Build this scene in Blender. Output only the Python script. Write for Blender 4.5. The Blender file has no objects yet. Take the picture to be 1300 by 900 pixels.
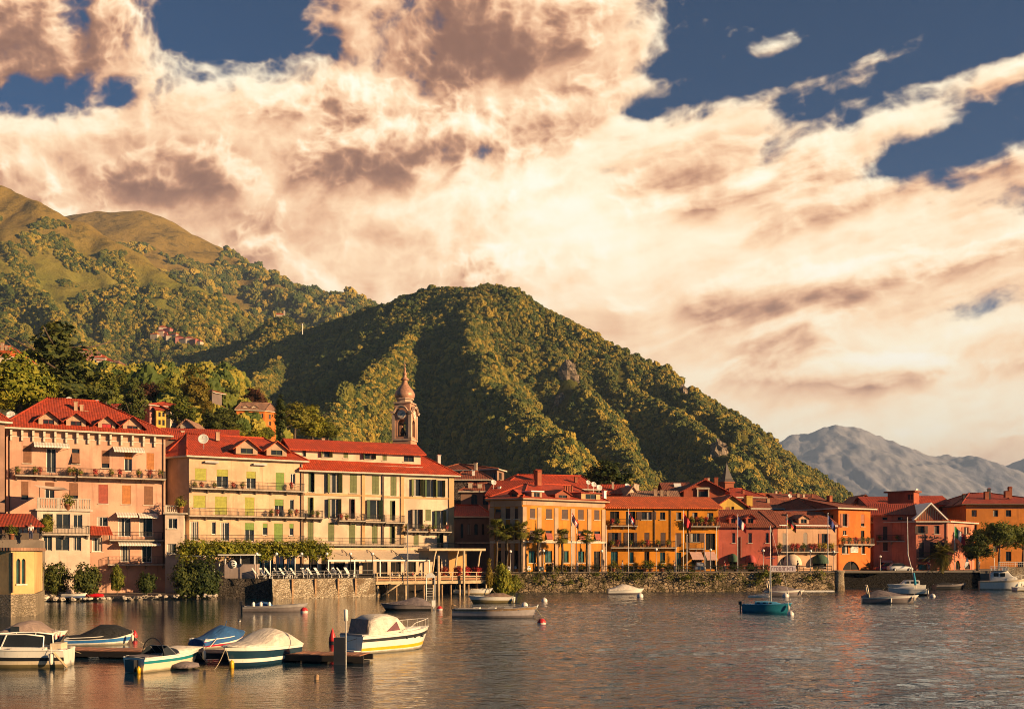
import bpy, math, random
import numpy as np
from mathutils import Vector, Matrix, noise as mnoise
R = math.radians
random.seed(7)
rng = np.random.default_rng(11)
sc = bpy.context.scene
COL = sc.collection

# ------------------------------------------------------------ camera
F = 1300.0; CX = 650.0; HY = 703.0; CH = 5.5      # focal length / centre column / horizon row of the photograph, eye height
cam_d = bpy.data.cameras.new('camera'); cam = bpy.data.objects.new('camera', cam_d); COL.objects.link(cam)
cam.location = (0, 0, CH); cam.rotation_euler = (R(90), 0, 0)
cam_d.sensor_width = 36; cam_d.lens = 36.0
cam_d.shift_y = (HY - 450) / 1300.0
cam_d.clip_start = 0.5; cam_d.clip_end = 40000
sc.camera = cam
EXPO = 1.02
SUN_EL, SUN_AZ = 14.0, 112.0     # elevation, azimuth from +Y towards +X
sc.view_settings.view_transform = 'Standard'; sc.view_settings.look = 'None'
sc.view_settings.exposure = EXPO; sc.view_settings.gamma = 1
sc.cycles.use_denoising = True; sc.cycles.denoising_prefilter = 'ACCURATE'; sc.cycles.denoising_input_passes = 'RGB_ALBEDO_NORMAL'
sc.cycles.filter_width = 1.0; sc.cycles.max_bounces = 6; sc.cycles.diffuse_bounces = 2; sc.cycles.glossy_bounces = 3
sc.cycles.transmission_bounces = 3; sc.cycles.volume_bounces = 0; sc.cycles.transparent_max_bounces = 6

# ------------------------------------------------------------ node helpers
class NT:
    def __init__(s, tree): s.t = tree; s.n = tree.nodes; s.l = tree.links
    def new(s, typ, **kw):
        n = s.n.new(typ)
        for k, v in kw.items(): setattr(n, k, v)
        return n
    def link(s, a, b): s.l.new(a, b)
    def put(s, sock, v):
        if hasattr(v, 'is_linked') or isinstance(v, bpy.types.NodeSocket): s.l.new(v, sock)
        else: sock.default_value = v
    def math(s, op, a, b=0.0, c=None, clamp=False):
        n = s.n.new('ShaderNodeMath'); n.operation = op; n.use_clamp = clamp
        s.put(n.inputs[0], a); s.put(n.inputs[1], b)
        if c is not None: s.put(n.inputs[2], c)
        return n.outputs[0]
    def vmath(s, op, a, b=None):
        n = s.n.new('ShaderNodeVectorMath'); n.operation = op
        s.put(n.inputs[0], a)
        if b is not None: s.put(n.inputs[1], b)
        return n.outputs['Value'] if op in ('LENGTH', 'DOT_PRODUCT') else n.outputs[0]
    def noise(s, vec, scale, detail=4, rough=0.5, dist=0.0, out='Fac'):
        n = s.n.new('ShaderNodeTexNoise')
        if vec is not None: s.l.new(vec, n.inputs['Vector'])
        n.inputs['Scale'].default_value = scale; n.inputs['Detail'].default_value = detail
        n.inputs['Roughness'].default_value = rough; n.inputs['Distortion'].default_value = dist
        return n.outputs[out]
    def mapr(s, v, a, b, c=0.0, d=1.0, smooth=True):
        n = s.n.new('ShaderNodeMapRange'); n.interpolation_type = 'SMOOTHSTEP' if smooth else 'LINEAR'
        s.put(n.inputs[0], v); n.inputs[1].default_value = a; n.inputs[2].default_value = b
        n.inputs[3].default_value = c; n.inputs[4].default_value = d
        return n.outputs[0]
    def mapping(s, vec, loc=(0,0,0), rot=(0,0,0), scale=(1,1,1), typ='POINT'):
        n = s.n.new('ShaderNodeMapping'); n.vector_type = typ; s.l.new(vec, n.inputs['Vector'])
        n.inputs['Location'].default_value = loc; n.inputs['Rotation'].default_value = rot; n.inputs['Scale'].default_value = scale
        return n.outputs[0]
    def ramp(s, fac, stops, interp='LINEAR'):
        n = s.n.new('ShaderNodeValToRGB'); n.color_ramp.interpolation = interp
        e = n.color_ramp.elements
        while len(e) < len(stops): e.new(0.5)
        for el, (p, c) in zip(e, stops): el.position = p; el.color = (*c, 1) if len(c) == 3 else c
        s.put(n.inputs[0], fac)
        return n.outputs[0]
    def mix(s, fac, a, b, blend='MIX'):
        n = s.n.new('ShaderNodeMix'); n.data_type = 'RGBA'; n.blend_type = blend
        s.put(n.inputs[0], fac)
        for k, v in ((6, a), (7, b)):
            if isinstance(v, bpy.types.NodeSocket): s.l.new(v, n.inputs[k])
            else: n.inputs[k].default_value = (*v, 1) if len(v) == 3 else v
        return n.outputs[2]

# ------------------------------------------------------------ sky
world = bpy.data.worlds.new('World'); sc.world = world; world.use_nodes = True
W = NT(world.node_tree); W.n.clear()
sky = W.new('ShaderNodeTexSky', sky_type='NISHITA'); sky.sun_disc = False
sky.sun_elevation = R(SUN_EL); sky.sun_rotation = R(SUN_AZ); sky.air_density = 0.62; sky.dust_density = 0.15; sky.ozone_density = 2.0
bg1 = W.new('ShaderNodeBackground'); bg1.inputs[1].default_value = 0.05; W.link(W.mix(1.0, sky.outputs[0], (0.012, 0.42, 0.64), 'MULTIPLY'), bg1.inputs[0])
tc = W.new('ShaderNodeTexCoord'); sep = W.new('ShaderNodeSeparateXYZ'); W.link(tc.outputs['Generated'], sep.inputs[0])
ysafe = W.math('MAXIMUM', sep.outputs[1], 0.05)
cu = W.math('DIVIDE', sep.outputs[0], ysafe); cv = W.math('DIVIDE', sep.outputs[2], ysafe)
comb = W.new('ShaderNodeCombineXYZ'); W.link(cu, comb.inputs[0]); W.link(cv, comb.inputs[1])
uv = comb.outputs[0]
def U(px): return (px - CX) / F
def V(py): return (HY - py) / F
PERM = rng.permutation(512).astype(np.int64)
GR = np.stack([np.cos(np.arange(512) * 2.399), np.sin(np.arange(512) * 2.399)], 1)
def pnoise(x, y):
    xi = np.floor(x).astype(np.int64); yi = np.floor(y).astype(np.int64); xf = x - xi; yf = y - yi
    def g(ix, iy, dx, dy):
        h = PERM[(PERM[ix & 511] + iy) & 511]; return GR[h, 0] * dx + GR[h, 1] * dy
    u = xf * xf * xf * (xf * (xf * 6 - 15) + 10); v = yf * yf * yf * (yf * (yf * 6 - 15) + 10)
    a = g(xi, yi, xf, yf); b = g(xi + 1, yi, xf - 1, yf); c = g(xi, yi + 1, xf, yf - 1); d = g(xi + 1, yi + 1, xf - 1, yf - 1)
    return (a + (b - a) * u) + ((c + (d - c) * u) - (a + (b - a) * u)) * v
def fbm(x, y, o=5):
    s = 0; a = 1.0
    for i in range(o): s = s + pnoise(x * 2 ** i + 17.3 * i, y * 2 ** i + 5.1 * i) * a; a *= 0.5
    return s
def cloud_field():
    """cloud cover and cloud light over the part of the sky dome the lake looks at, on a grid of tangents"""
    nx, ny = 1900, 860
    xs = np.linspace(-500, 1800, nx); ys = np.linspace(-330, 720, ny)
    X, Y = np.meshgrid(xs, ys)
    def E(px, py, a, b, rot=0, p=1.0):
        t = R(rot); dx = X - px; dy = Y - py
        u = (dx * math.cos(t) - dy * math.sin(t)) / a; v = (dx * math.sin(t) + dy * math.cos(t)) / b
        d = np.clip(1 - np.sqrt(u * u + v * v), 0, 1); return (d * d * (3 - 2 * d)) ** p
    def S(L): return sum(E(*l[:5]) * l[5] for l in L)
    def ss(a, b, v): t = np.clip((v - a) / (b - a), 0, 1); return t * t * (3 - 2 * t)
    # warped coordinates: slow swirl and fine tearing
    wx = 34 * fbm(X / 300, Y / 260, 3) + 8 * fbm(X / 70 + 3, Y / 60, 4); wy = 26 * fbm(X / 300 + 7, Y / 260, 3) + 7 * fbm(X / 70 + 11, Y / 60, 4)
    Xw, Yw = X + wx, Y + wy
    t = R(15); Xr = (Xw * math.cos(t) - Yw * math.sin(t)); Yr = (Xw * math.sin(t) + Yw * math.cos(t))
    heap = fbm(Xw / 190, Yw / 150, 9)
    bil = 0.35 - np.abs(pnoise(Xw / 62, Yw / 54)) - 0.5 * np.abs(pnoise(Xw / 30 + 3, Yw / 26)) - 0.25 * np.abs(pnoise(Xw / 14, Yw / 12 + 5)) - 0.12 * np.abs(pnoise(Xw / 7, Yw / 6 + 5))
    strk = fbm(Xr / 260, Yr / 74, 9)
    side = ss(700, 980, X + 0.35 * Y)
    tex = (heap * 0.78 + bil * 0.74) * (1 - side) + (strk * 0.95 + bil * 0.34) * side
    cover = S([(40, 30, 190, 120, 0, 0.95), (165, 75, 70, 60, 20, 0.55), (230, 240, 470, 210, -4, 1.3), (300, 120, 215, 95, -8, 0.75), (480, 40, 110, 150, 10, 1.0),
        (690, 60, 230, 190, -25, 1.5), (560, 350, 760, 340, 0, 1.6), (1000, 430, 800, 290, 0, 1.7), (930, 160, 240, 60, 14, 0.75), (1140, 150, 190, 52, 15, 0.85), (1250, 245, 290, 80, 14, 1.0),
        (985, 62, 80, 30, 17, 0.62), (1260, 98, 90, 26, 10, 0.5), (1050, 100, 160, 26, 17, 0.45), (880, 100, 80, 30, 22, 0.35), (40, 185, 170, 80, 0, 0.7), (245, 8, 40, 24, 0, 0.55), (392, 25, 46, 60, -30, 0.5),
        (1020, 580, 900, 190, 0, 1.3), (350, 470, 700, 260, 0, 1.3), (-400, 300, 500, 500, 0, 1.5), (1750, 420, 560, 330, 0, 1.5), (500, -250, 500, 200, 0, 0.8)])
    holes = S([(300, 26, 165, 72, -4, 1.0), (60, 122, 120, 44, -4, 0.95), (435, 66, 60, 36, -35, 0.5), (1120, 0, 420, 125, 9, 0.95), (1180, 196, 150, 34, 14, 0.75), (870, 70, 70, 50, 30, 0.5)])
    d0 = cover * 0.9 - holes + tex * 1.45 - 0.16
    alpha = ss(-0.04, 0.66, d0 + 0.25 * bil + 0.12)
    # dark-bellied banks in front of the bright sheet
    k1 = S([(625, 40, 220, 90, 14, 0.9), (540, 180, 250, 62, 8, 0.85), (40, 45, 200, 110, 0, 0.9), (370, 128, 150, 44, 5, 0.6), (235, 214, 150, 46, 0, 0.9), (900, 205, 250, 36, 14, 0.85), (1190, 216, 280, 40, 14, 1.0),
            (950, 385, 260, 76, 2, 0.7), (1090, 464, 280, 42, 0, 0.7), (860, 250, 220, 34, 12, 0.5), (430, 305, 280, 66, 0, 0.45), (720, 150, 190, 60, 20, 0.6), (700, 330, 240, 50, 5, 0.4), (1180, 330, 220, 34, 6, 0.35), (60, 230, 180, 60, 0, 0.35)])
    d1 = k1 * 0.85 + tex * 0.75 - 0.28
    soft = lambda v, k: np.where(v > 0, 1 - np.exp(-np.maximum(v, 0) * k), 0)
    heap2 = 0.5 + 0.55 * tex + 0.35 * heap
    dens = soft(d0, 1.1) * (0.30 + 0.55 * heap2) + soft(d1, 1.6) * (0.45 + 0.5 * heap2)
    # light comes in from the upper right: walk towards it and add up what is in the way
    sx, sy = (xs[1] - xs[0]), (ys[1] - ys[0]); tau = np.zeros_like(dens); w = 0
    for k in range(1, 13):
        st = 1.5 * k ** 1.35; ox = int(round(st * 0.62 / sx)); oy = int(round(-st * 0.78 / sy))
        sh = np.roll(np.roll(dens, -ox, 1), -oy, 0); g = 1.0 / (1 + 0.12 * k); tau += sh * g; w += g
    tau = tau / w
    edge = dens - tau
    glow = S([(560, 320, 700, 260, 0, 0.16), (690, 245, 260, 190, -20, 0.34), (1000, 340, 500, 190, 10, 0.26), (1180, 440, 400, 170, 0, 0.26), (860, 300, 350, 140, 0, 0.16), (1030, 560, 640, 170, 0, 0.42), (360, 200, 110, 90, 0, 0.20), (270, 95, 230, 70, -5, 0.34), (1160, 150, 180, 60, 14, 0.2), (985, 60, 80, 36, 16, 0.1), (75, 178, 110, 60, 0, 0.22), (465, 120, 90, 100, 0, 0.16), (660, 150, 120, 80, 0, 0.1)])
    gloom = S([(625, 30, 260, 100, 14, 0.34), (200, 200, 420, 260, 0, 0.08), (530, 185, 270, 70, 8, 0.16), (40, 30, 260, 150, 0, 0.26), (235, 214, 170, 55, 0, 0.12), (1190, 214, 300, 44, 13, 0.20), (900, 200, 260, 40, 13, 0.12), (930, 385, 300, 100, 0, 0.12), (1090, 462, 300, 56, 0, 0.10), (250, 330, 420, 120, 0, 0.02)])
    lum = 0.685 + glow * 0.80 - gloom * 0.90 - 0.36 * tau - 0.05 * ss(0, 0.8, d1) + 1.40 * edge * (1 - 0.25 * side) + 0.10 * (tex - 0.05) - 0.13 * ss(230, -20, Y) * ss(950, 500, X)
    lum = np.where(lum < 0.32, 0.12 + 0.20 * np.exp((lum - 0.32) / 0.20), lum)
    lum = np.where(lum > 0.72, 0.72 + 0.30 * (1 - np.exp(-(lum - 0.72) / 0.30)), lum)
    return X, Y, alpha, lum
CSTOPS = [(0.0, (84, 58, 54)), (0.15, (138, 97, 80)), (0.32, (194, 142, 110)), (0.50, (232, 182, 142)), (0.68, (252, 214, 172)), (0.86, (255, 238, 206)), (1.0, (255, 250, 236))]
def cloud_colour(lum):
    p = [a for a, _ in CSTOPS]
    return np.stack([np.interp(lum, p, [(c[k] / 255.0) ** 2.2 for _, c in CSTOPS]) for k in range(3)], -1)
kx = 1.0 / (2 ** EXPO)
CLX, CLY, CLA, CLL = cloud_field()
buf = np.concatenate([cloud_colour(CLL) * kx * 1.22, CLA[..., None]], -1)[::-1].astype(np.float32)
cloud_img = bpy.data.images.new('cloud_cover', buf.shape[1], buf.shape[0], alpha=True, float_buffer=True)
cloud_img.colorspace_settings.name = 'Non-Color'; cloud_img.alpha_mode = 'CHANNEL_PACKED'
cloud_img.pixels.foreach_set(np.ascontiguousarray(buf).ravel()); cloud_img.update(); cloud_img.pack()
cl = W.new('ShaderNodeTexImage'); cl.image = cloud_img; cl.extension = 'EXTEND'; cl.interpolation = 'Linear'
tx0, tx1 = U(CLX[0, 0]), U(CLX[0, -1]); ty0, ty1 = V(CLY[-1, 0]), V(CLY[0, 0])
cxy = W.new('ShaderNodeCombineXYZ'); W.link(W.mapr(cu, tx0, tx1, 0, 1, False), cxy.inputs[0]); W.link(W.mapr(cv, ty0, ty1, 0, 1, False), cxy.inputs[1]); W.link(cxy.outputs[0], cl.inputs[0])
ccol = cl.outputs[0]; alpha = cl.outputs[1]
bg2 = W.new('ShaderNodeBackground'); W.link(ccol, bg2.inputs[0]); bg2.inputs[1].default_value = 1.0
front = W.mapr(sep.outputs[1], 0.08, 0.3)
afac = W.math('MULTIPLY', alpha, front)
mixs = W.new('ShaderNodeMixShader'); W.link(afac, mixs.inputs[0]); W.link(bg1.outputs[0], mixs.inputs[1]); W.link(bg2.outputs[0], mixs.inputs[2])
wo = W.new('ShaderNodeOutputWorld'); W.link(mixs.outputs[0], wo.inputs[0])
world.cycles.sampling_method = 'MANUAL'; world.cycles.sample_map_resolution = 512

# ------------------------------------------------------------ sun
sd = bpy.data.lights.new('sun', 'SUN'); sun = bpy.data.objects.new('sun', sd); COL.objects.link(sun)
sd.energy = 5.0; sd.angle = R(0.5); sd.color = (1.0, 0.67, 0.35)
SV = Vector((math.sin(R(SUN_AZ)) * math.cos(R(SUN_EL)), math.cos(R(SUN_AZ)) * math.cos(R(SUN_EL)), math.sin(R(SUN_EL))))
sun.rotation_euler = (-SV).to_track_quat('-Z', 'Y').to_euler(); sun.location = (60, -60, 80)

# ------------------------------------------------------------ materials
MATS = {}
def newmat(name):
    m = bpy.data.materials.new(name); m.use_nodes = True
    N = NT(m.node_tree); N.n.clear()
    out = N.new('ShaderNodeOutputMaterial'); b = N.new('ShaderNodeBsdfPrincipled'); N.link(b.outputs[0], out.inputs[0])
    N.b = b; N.out = out
    return m, N
def bump(N, h, strength=0.3, dist=0.05):
    n = N.new('ShaderNodeBump'); n.inputs['Strength'].default_value = strength; n.inputs['Distance'].default_value = dist
    N.link(h, n.inputs['Height']); N.link(n.outputs[0], N.b.inputs['Normal'])
def plain(name, col, rough=0.6, metal=0.0, vary=0.12, scale=3.0, spec=0.4, coat=0.0):
    if name in MATS: return MATS[name]
    m, N = newmat(name); t = N.new('ShaderNodeTexCoord')
    n = N.noise(t.outputs['Object'], scale, 5, 0.6)
    c = N.mix(N.mapr(n, 0.3, 0.7), tuple(x * (1 - vary) for x in col), tuple(min(1, x * (1 + vary)) for x in col))
    N.link(c, N.b.inputs['Base Color']); N.b.inputs['Roughness'].default_value = rough; N.b.inputs['Metallic'].default_value = metal
    N.b.inputs['Specular IOR Level'].default_value = spec; N.b.inputs['Coat Weight'].default_value = coat
    MATS[name] = m; return m
def stucco(name, col, stain=0.55, stone=0.0):
    col = tuple(x * 0.92 for x in col)
    """painted render: patchy paint, rain streaks, fine grain"""
    if name in MATS: return MATS[name]
    m, N = newmat(name); t = N.new('ShaderNodeTexCoord'); o = t.outputs['Object']
    big = N.noise(o, 0.30, 5, 0.6, 0.4); fine = N.noise(o, 3.2, 6, 0.65)
    streak = N.noise(N.mapping(o, scale=(1.6, 1.6, 0.12)), 1.4, 5, 0.6)
    c = N.mix(N.mapr(big, 0.35, 0.68), tuple(x * 0.78 for x in col), tuple(min(1, x * 1.12) for x in col))
    c = N.mix(N.math('MULTIPLY', N.mapr(streak, 0.52, 0.75), stain), c, (col[0] * 0.5, col[1] * 0.45, col[2] * 0.42))
    c = N.mix(N.math('MULTIPLY', N.mapr(fine, 0.45, 0.75), 0.35), c, tuple(x * 0.78 for x in col))
    N.link(c, N.b.inputs['Base Color']); N.b.inputs['Roughness'].default_value = 0.9; N.b.inputs['Specular IOR Level'].default_value = 0.2
    bump(N, fine, 0.25, 0.04); MATS[name] = m; return m
def tiles(name, col):
    if name in MATS: return MATS[name]
    m, N = newmat(name); t = N.new('ShaderNodeTexCoord'); uvn = t.outputs['UV']
    br = N.new('ShaderNodeTexBrick'); N.link(uvn, br.inputs['Vector']); br.offset = 0.0
    br.inputs['Scale'].default_value = 1.0; br.inputs['Brick Width'].default_value = 0.32; br.inputs['Row Height'].default_value = 0.42
    br.inputs['Mortar Size'].default_value = 0.03; br.inputs['Mortar Smooth'].default_value = 0.6; br.inputs['Bias'].default_value = -0.1
    br.inputs['Color1'].default_value = (*[x * 1.25 for x in col], 1); br.inputs['Color2'].default_value = (*[x * 0.68 for x in col], 1)
    br.inputs['Mortar'].default_value = (*[x * 0.6 for x in col], 1)
    big = N.noise(t.outputs['Object'], 0.45, 5, 0.62, 0.5); mid = N.noise(t.outputs['Object'], 2.3, 5, 0.7)
    c = N.mix(N.math('MULTIPLY', N.mapr(big, 0.40, 0.66), 0.65), br.outputs['Color'], tuple((x * 0.55 + 0.01) for x in col))
    c = N.mix(N.math('MULTIPLY', N.mapr(mid, 0.48, 0.72), 0.6), c, (col[0] * 1.2, col[1] * 1.7, col[2] * 1.7))
    N.link(c, N.b.inputs['Base Color']); N.b.inputs['Roughness'].default_value = 0.75; N.b.inputs['Specular IOR Level'].default_value = 0.25
    wv_ = N.new('ShaderNodeTexWave'); wv_.bands_direction = 'X'; N.link(uvn, wv_.inputs['Vector']); wv_.inputs['Scale'].default_value = 1.0 / 0.32 * 0.314; wv_.inputs['Distortion'].default_value = 0.6
    bump(N, N.math('ADD', wv_.outputs['Fac'], N.math('ADD', N.math('MULTIPLY', br.outputs['Fac'], -0.6), mid)), 0.45, 0.06)
    MATS[name] = m; return m
def slats(name, col, period=0.09, rough=0.55, axis=1):
    if name in MATS: return MATS[name]
    m, N = newmat(name); t = N.new('ShaderNodeTexCoord')
    w = N.new('ShaderNodeTexWave'); w.bands_direction = 'Z'; N.link(t.outputs['Object'], w.inputs['Vector'])
    w.inputs['Scale'].default_value = 0.314 / period
    n = N.noise(t.outputs['Object'], 2.5, 4, 0.6)
    c = N.mix(N.mapr(n, 0.3, 0.7), tuple(x * 0.8 for x in col), tuple(min(1, x * 1.15) for x in col))
    N.link(c, N.b.inputs['Base Color']); N.b.inputs['Roughness'].default_value = rough
    bump(N, w.outputs['Fac'], 0.6, 0.03); MATS[name] = m; return m
def stripes(name, c1, c2, period=0.5, rough=0.85):
    if name in MATS: return MATS[name]
    m, N = newmat(name); t = N.new('ShaderNodeTexCoord'); s = N.new('ShaderNodeSeparateXYZ'); N.link(t.outputs['Object'], s.inputs[0])
    f = N.math('FRACT', N.math('DIVIDE', s.outputs[0], period)); k = N.mapr(f, 0.48, 0.52)
    n = N.noise(t.outputs['Object'], 2, 4, 0.6)
    N.link(N.mix(N.math('MULTIPLY', n, 0.3), N.mix(k, c1, c2), tuple(x * 0.6 for x in c1)), N.b.inputs['Base Color']); N.b.inputs['Roughness'].default_value = rough
    MATS[name] = m; return m
def rubble(name, c1, c2, joint, scale=1.5, moss=None, streak=0.3):
    """stone masonry: irregular stones with dark joints, stains and green growth"""
    if name in MATS: return MATS[name]
    m, N = newmat(name); t = N.new('ShaderNodeTexCoord'); o = t.outputs['Object']
    wv_ = N.vmath('ADD', o, N.vmath('MULTIPLY', N.vmath('SUBTRACT', N.noise(o, 1.2, 3, out='Color'), (0.5, 0.5, 0.5)), (0.35, 0.35, 0.35)))
    mp = N.mapping(wv_, scale=(1, 1, 1.5))
    v = N.new('ShaderNodeTexVoronoi'); v.feature = 'DISTANCE_TO_EDGE'; N.link(mp, v.inputs['Vector']); v.inputs['Scale'].default_value = scale
    vc = N.new('ShaderNodeTexVoronoi'); N.link(mp, vc.inputs['Vector']); vc.inputs['Scale'].default_value = scale
    sp = N.new('ShaderNodeSeparateColor'); N.link(vc.outputs['Color'], sp.inputs[0])
    c = N.mix(sp.outputs[0], c1, c2)
    c = N.mix(N.mapr(N.noise(o, 5, 6, 0.7), 0.35, 0.75, 0, 0.5), c, tuple(x * 0.5 for x in c1))
    st = N.noise(N.mapping(o, scale=(1, 1, 0.2)), 0.8, 5, 0.6)
    c = N.mix(N.math('MULTIPLY', N.mapr(st, 0.45, 0.7), streak), c, tuple(x * 0.25 for x in c1))
    if moss: c = N.mix(N.mapr(N.noise(o, 0.7, 6, 0.65), 0.47, 0.6, 0, 0.85), c, moss)
    j = N.mapr(v.outputs['Distance'], 0.02, 0.10, 0.0, 1.0)
    c = N.mix(j, joint, c)
    N.link(c, N.b.inputs['Base Color']); N.b.inputs['Roughness'].default_value = 0.95; N.b.inputs['Specular IOR Level'].default_value = 0.15
    bump(N, N.math('ADD', j, N.noise(o, 4, 5, 0.7)), 0.9, 0.15); MATS[name] = m; return m
def leafmat(name, cols, per_obj=0.25, trans=0.3, patch=0):
    """foliage: colour varies from clump to clump and from tree to tree"""
    if name in MATS: return MATS[name]
    m, N = newmat(name); t = N.new('ShaderNodeTexCoord'); g = N.new('ShaderNodeNewGeometry'); oi = N.new('ShaderNodeObjectInfo')
    n = N.noise(t.outputs['Object'], 0.9, 4, 0.6)
    f = N.math('ADD', N.math('MULTIPLY', n, 0.8), N.math('ADD', N.math('MULTIPLY', g.outputs['Random Per Island'], 0.35), N.math('MULTIPLY', N.math('SUBTRACT', oi.outputs['Random'], 0.5), per_obj)))
    c = N.ramp(f, [(0.25, cols[0]), (0.55, cols[1]), (0.85, cols[2])])
    if patch: c = N.mix(N.mapr(N.noise(g.outputs['Position'], patch, 4, 0.6), 0.42, 0.62), c, N.mix(0.55, c, cols[0]))
    N.link(c, N.b.inputs['Base Color']); N.b.inputs['Roughness'].default_value = 0.7; N.b.inputs['Specular IOR Level'].default_value = 0.2
    if trans:
        tr = N.new('ShaderNodeBsdfTranslucent'); N.link(c, tr.inputs[0]); mx = N.new('ShaderNodeMixShader'); mx.inputs[0].default_value = trans
        N.link(N.b.outputs[0], mx.inputs[1]); N.link(tr.outputs[0], mx.inputs[2]); N.link(mx.outputs[0], N.out.inputs[0])
    MATS[name] = m; return m

# ------------------------------------------------------------ mesh builder and object helpers
class MB:
    def __init__(s): s.v = []; s.f = []; s.m = []; s.s = []
    def add(s, pts, faces, m=0, smooth=False):
        k = len(s.v); s.v += [tuple(p) for p in pts]
        for f in faces: s.f.append([k + i for i in f]); s.m.append(m); s.s.append(smooth)
    def poly(s, pts, m=0, smooth=False): s.add(pts, [list(range(len(pts)))], m, smooth)
    def box(s, x0, x1, y0, y1, z0, z1, m=0):
        p = [(x0,y0,z0),(x1,y0,z0),(x1,y1,z0),(x0,y1,z0),(x0,y0,z1),(x1,y0,z1),(x1,y1,z1),(x0,y1,z1)]
        s.add(p, [(0,3,2,1),(4,5,6,7),(0,1,5,4),(1,2,6,5),(2,3,7,6),(3,0,4,7)], m)
    def prism(s, poly, z0, z1, m=0):
        n = len(poly); p = [(x, y, z0) for x, y in poly] + [(x, y, z1) for x, y in poly]
        s.add(p, [tuple(range(n-1, -1, -1)), tuple(range(n, 2*n))] + [(i, (i+1) % n, n+(i+1) % n, n+i) for i in range(n)], m)
    def tube(s, pts, r, n=6, m=0, smooth=True, cap=True):
        pts = [Vector(p) for p in pts]; rs = r if isinstance(r, (list, tuple)) else [r] * len(pts)
        k = len(s.v)
        for i, p in enumerate(pts):
            d = (pts[min(i+1, len(pts)-1)] - pts[max(i-1, 0)])
            d = d.normalized() if d.length > 1e-9 else Vector((0, 0, 1))
            a = Vector((0, 0, 1)) if abs(d.z) < 0.95 else Vector((1, 0, 0))
            x = d.cross(a).normalized(); y = d.cross(x)
            for j in range(n):
                t = 2 * math.pi * j / n
                s.v.append(tuple(p + (x * math.cos(t) + y * math.sin(t)) * rs[i]))
        for i in range(len(pts) - 1):
            for j in range(n):
                s.f.append([k+i*n+j, k+i*n+(j+1) % n, k+(i+1)*n+(j+1) % n, k+(i+1)*n+j]); s.m.append(m); s.s.append(smooth)
        if cap:
            s.f.append([k+j for j in range(n)][::-1]); s.m.append(m); s.s.append(False)
            s.f.append([k+(len(pts)-1)*n+j for j in range(n)]); s.m.append(m); s.s.append(False)
    def bar(s, p, q, r=0.03, m=0, n=4): s.tube([p, q], r, n, m, False)
    def lathe(s, prof, n=12, c=(0,0,0), m=0, smooth=True, rot0=0.0):
        k = len(s.v)
        for r, z in prof:
            for j in range(n):
                t = rot0 + 2 * math.pi * j / n; s.v.append((c[0] + r*math.cos(t), c[1] + r*math.sin(t), c[2] + z))
        for i in range(len(prof) - 1):
            for j in range(n):
                s.f.append([k+i*n+j, k+i*n+(j+1) % n, k+(i+1)*n+(j+1) % n, k+(i+1)*n+j]); s.m.append(m); s.s.append(smooth)
    def loft(s, rings, m=0, smooth=True, closed=False, mrow=None):
        """rings: list of equally long point lists; faces between neighbours"""
        k = len(s.v); n = len(rings[0])
        for r in rings: s.v += [tuple(p) for p in r]
        for i in range(len(rings) - 1):
            for j in range(n if closed else n - 1):
                j2 = (j + 1) % n
                s.f.append([k+i*n+j, k+i*n+j2, k+(i+1)*n+j2, k+(i+1)*n+j]); s.m.append(mrow[j] if mrow else m); s.s.append(smooth)
    def build(s, name, mats, parent=None, loc=(0,0,0), rz=0.0, uvs=True):
        me = bpy.data.meshes.new(name); me.from_pydata(s.v, [], s.f)
        mats = mats if isinstance(mats, (list, tuple)) else [mats]
        for x in mats: me.materials.append(x)
        me.polygons.foreach_set('material_index', s.m); me.polygons.foreach_set('use_smooth', s.s)
        if uvs and len(s.f):
            layer = me.uv_layers.new(name='metres').data
            for p in me.polygons:
                nz = p.normal; h = Vector((-nz.y, nz.x, 0))
                h = h.normalized() if h.length > 1e-4 else Vector((1, 0, 0)); w = nz.cross(h)
                for li in p.loop_indices:
                    co = me.vertices[me.loops[li].vertex_index].co; layer[li].uv = (co.dot(h), co.dot(w))
        me.update()
        return link(name, me, parent, loc, rz)
def link(name, data, parent=None, loc=(0,0,0), rz=0.0):
    o = bpy.data.objects.new(name, data); COL.objects.link(o)
    o.location = loc; o.rotation_euler = (0, 0, rz)
    if parent is not None: o.parent = parent
    return o
def tag(o, label, cat, group=None, kind=None):
    if label: o['label'] = label
    if cat: o['category'] = cat
    if group: o['group'] = group
    if kind: o['kind'] = kind
    return o
def empty(name, loc, rz, label, cat, group=None):
    return tag(link(name, None, None, loc, rz), label, cat, group)
def dup(root, loc, rz=None, label=None, scale=None, group=None):
    def cp(o, parent):
        c = o.copy(); COL.objects.link(c)
        if parent is not None: c.parent = parent
        for ch in list(o.children): cp(ch, c)
        return c
    r = cp(root, None); r.location = loc
    if rz is not None: r.rotation_euler = (0, 0, rz)
    if scale is not None: r.scale = scale if isinstance(scale, tuple) else (scale,)*3
    if label: r['label'] = label
    if group: r['group'] = group
    return r
def P3(px, py, d): return Vector(((px - CX) / F * d, d, CH + (HY - py) / F * d))
def PX(px, d): return (px - CX) / F * d
def ZZ(py, d): return CH + (HY - py) / F * d
def WD(py): return CH * F / (py - HY)         # distance of a point of the water surface

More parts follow.
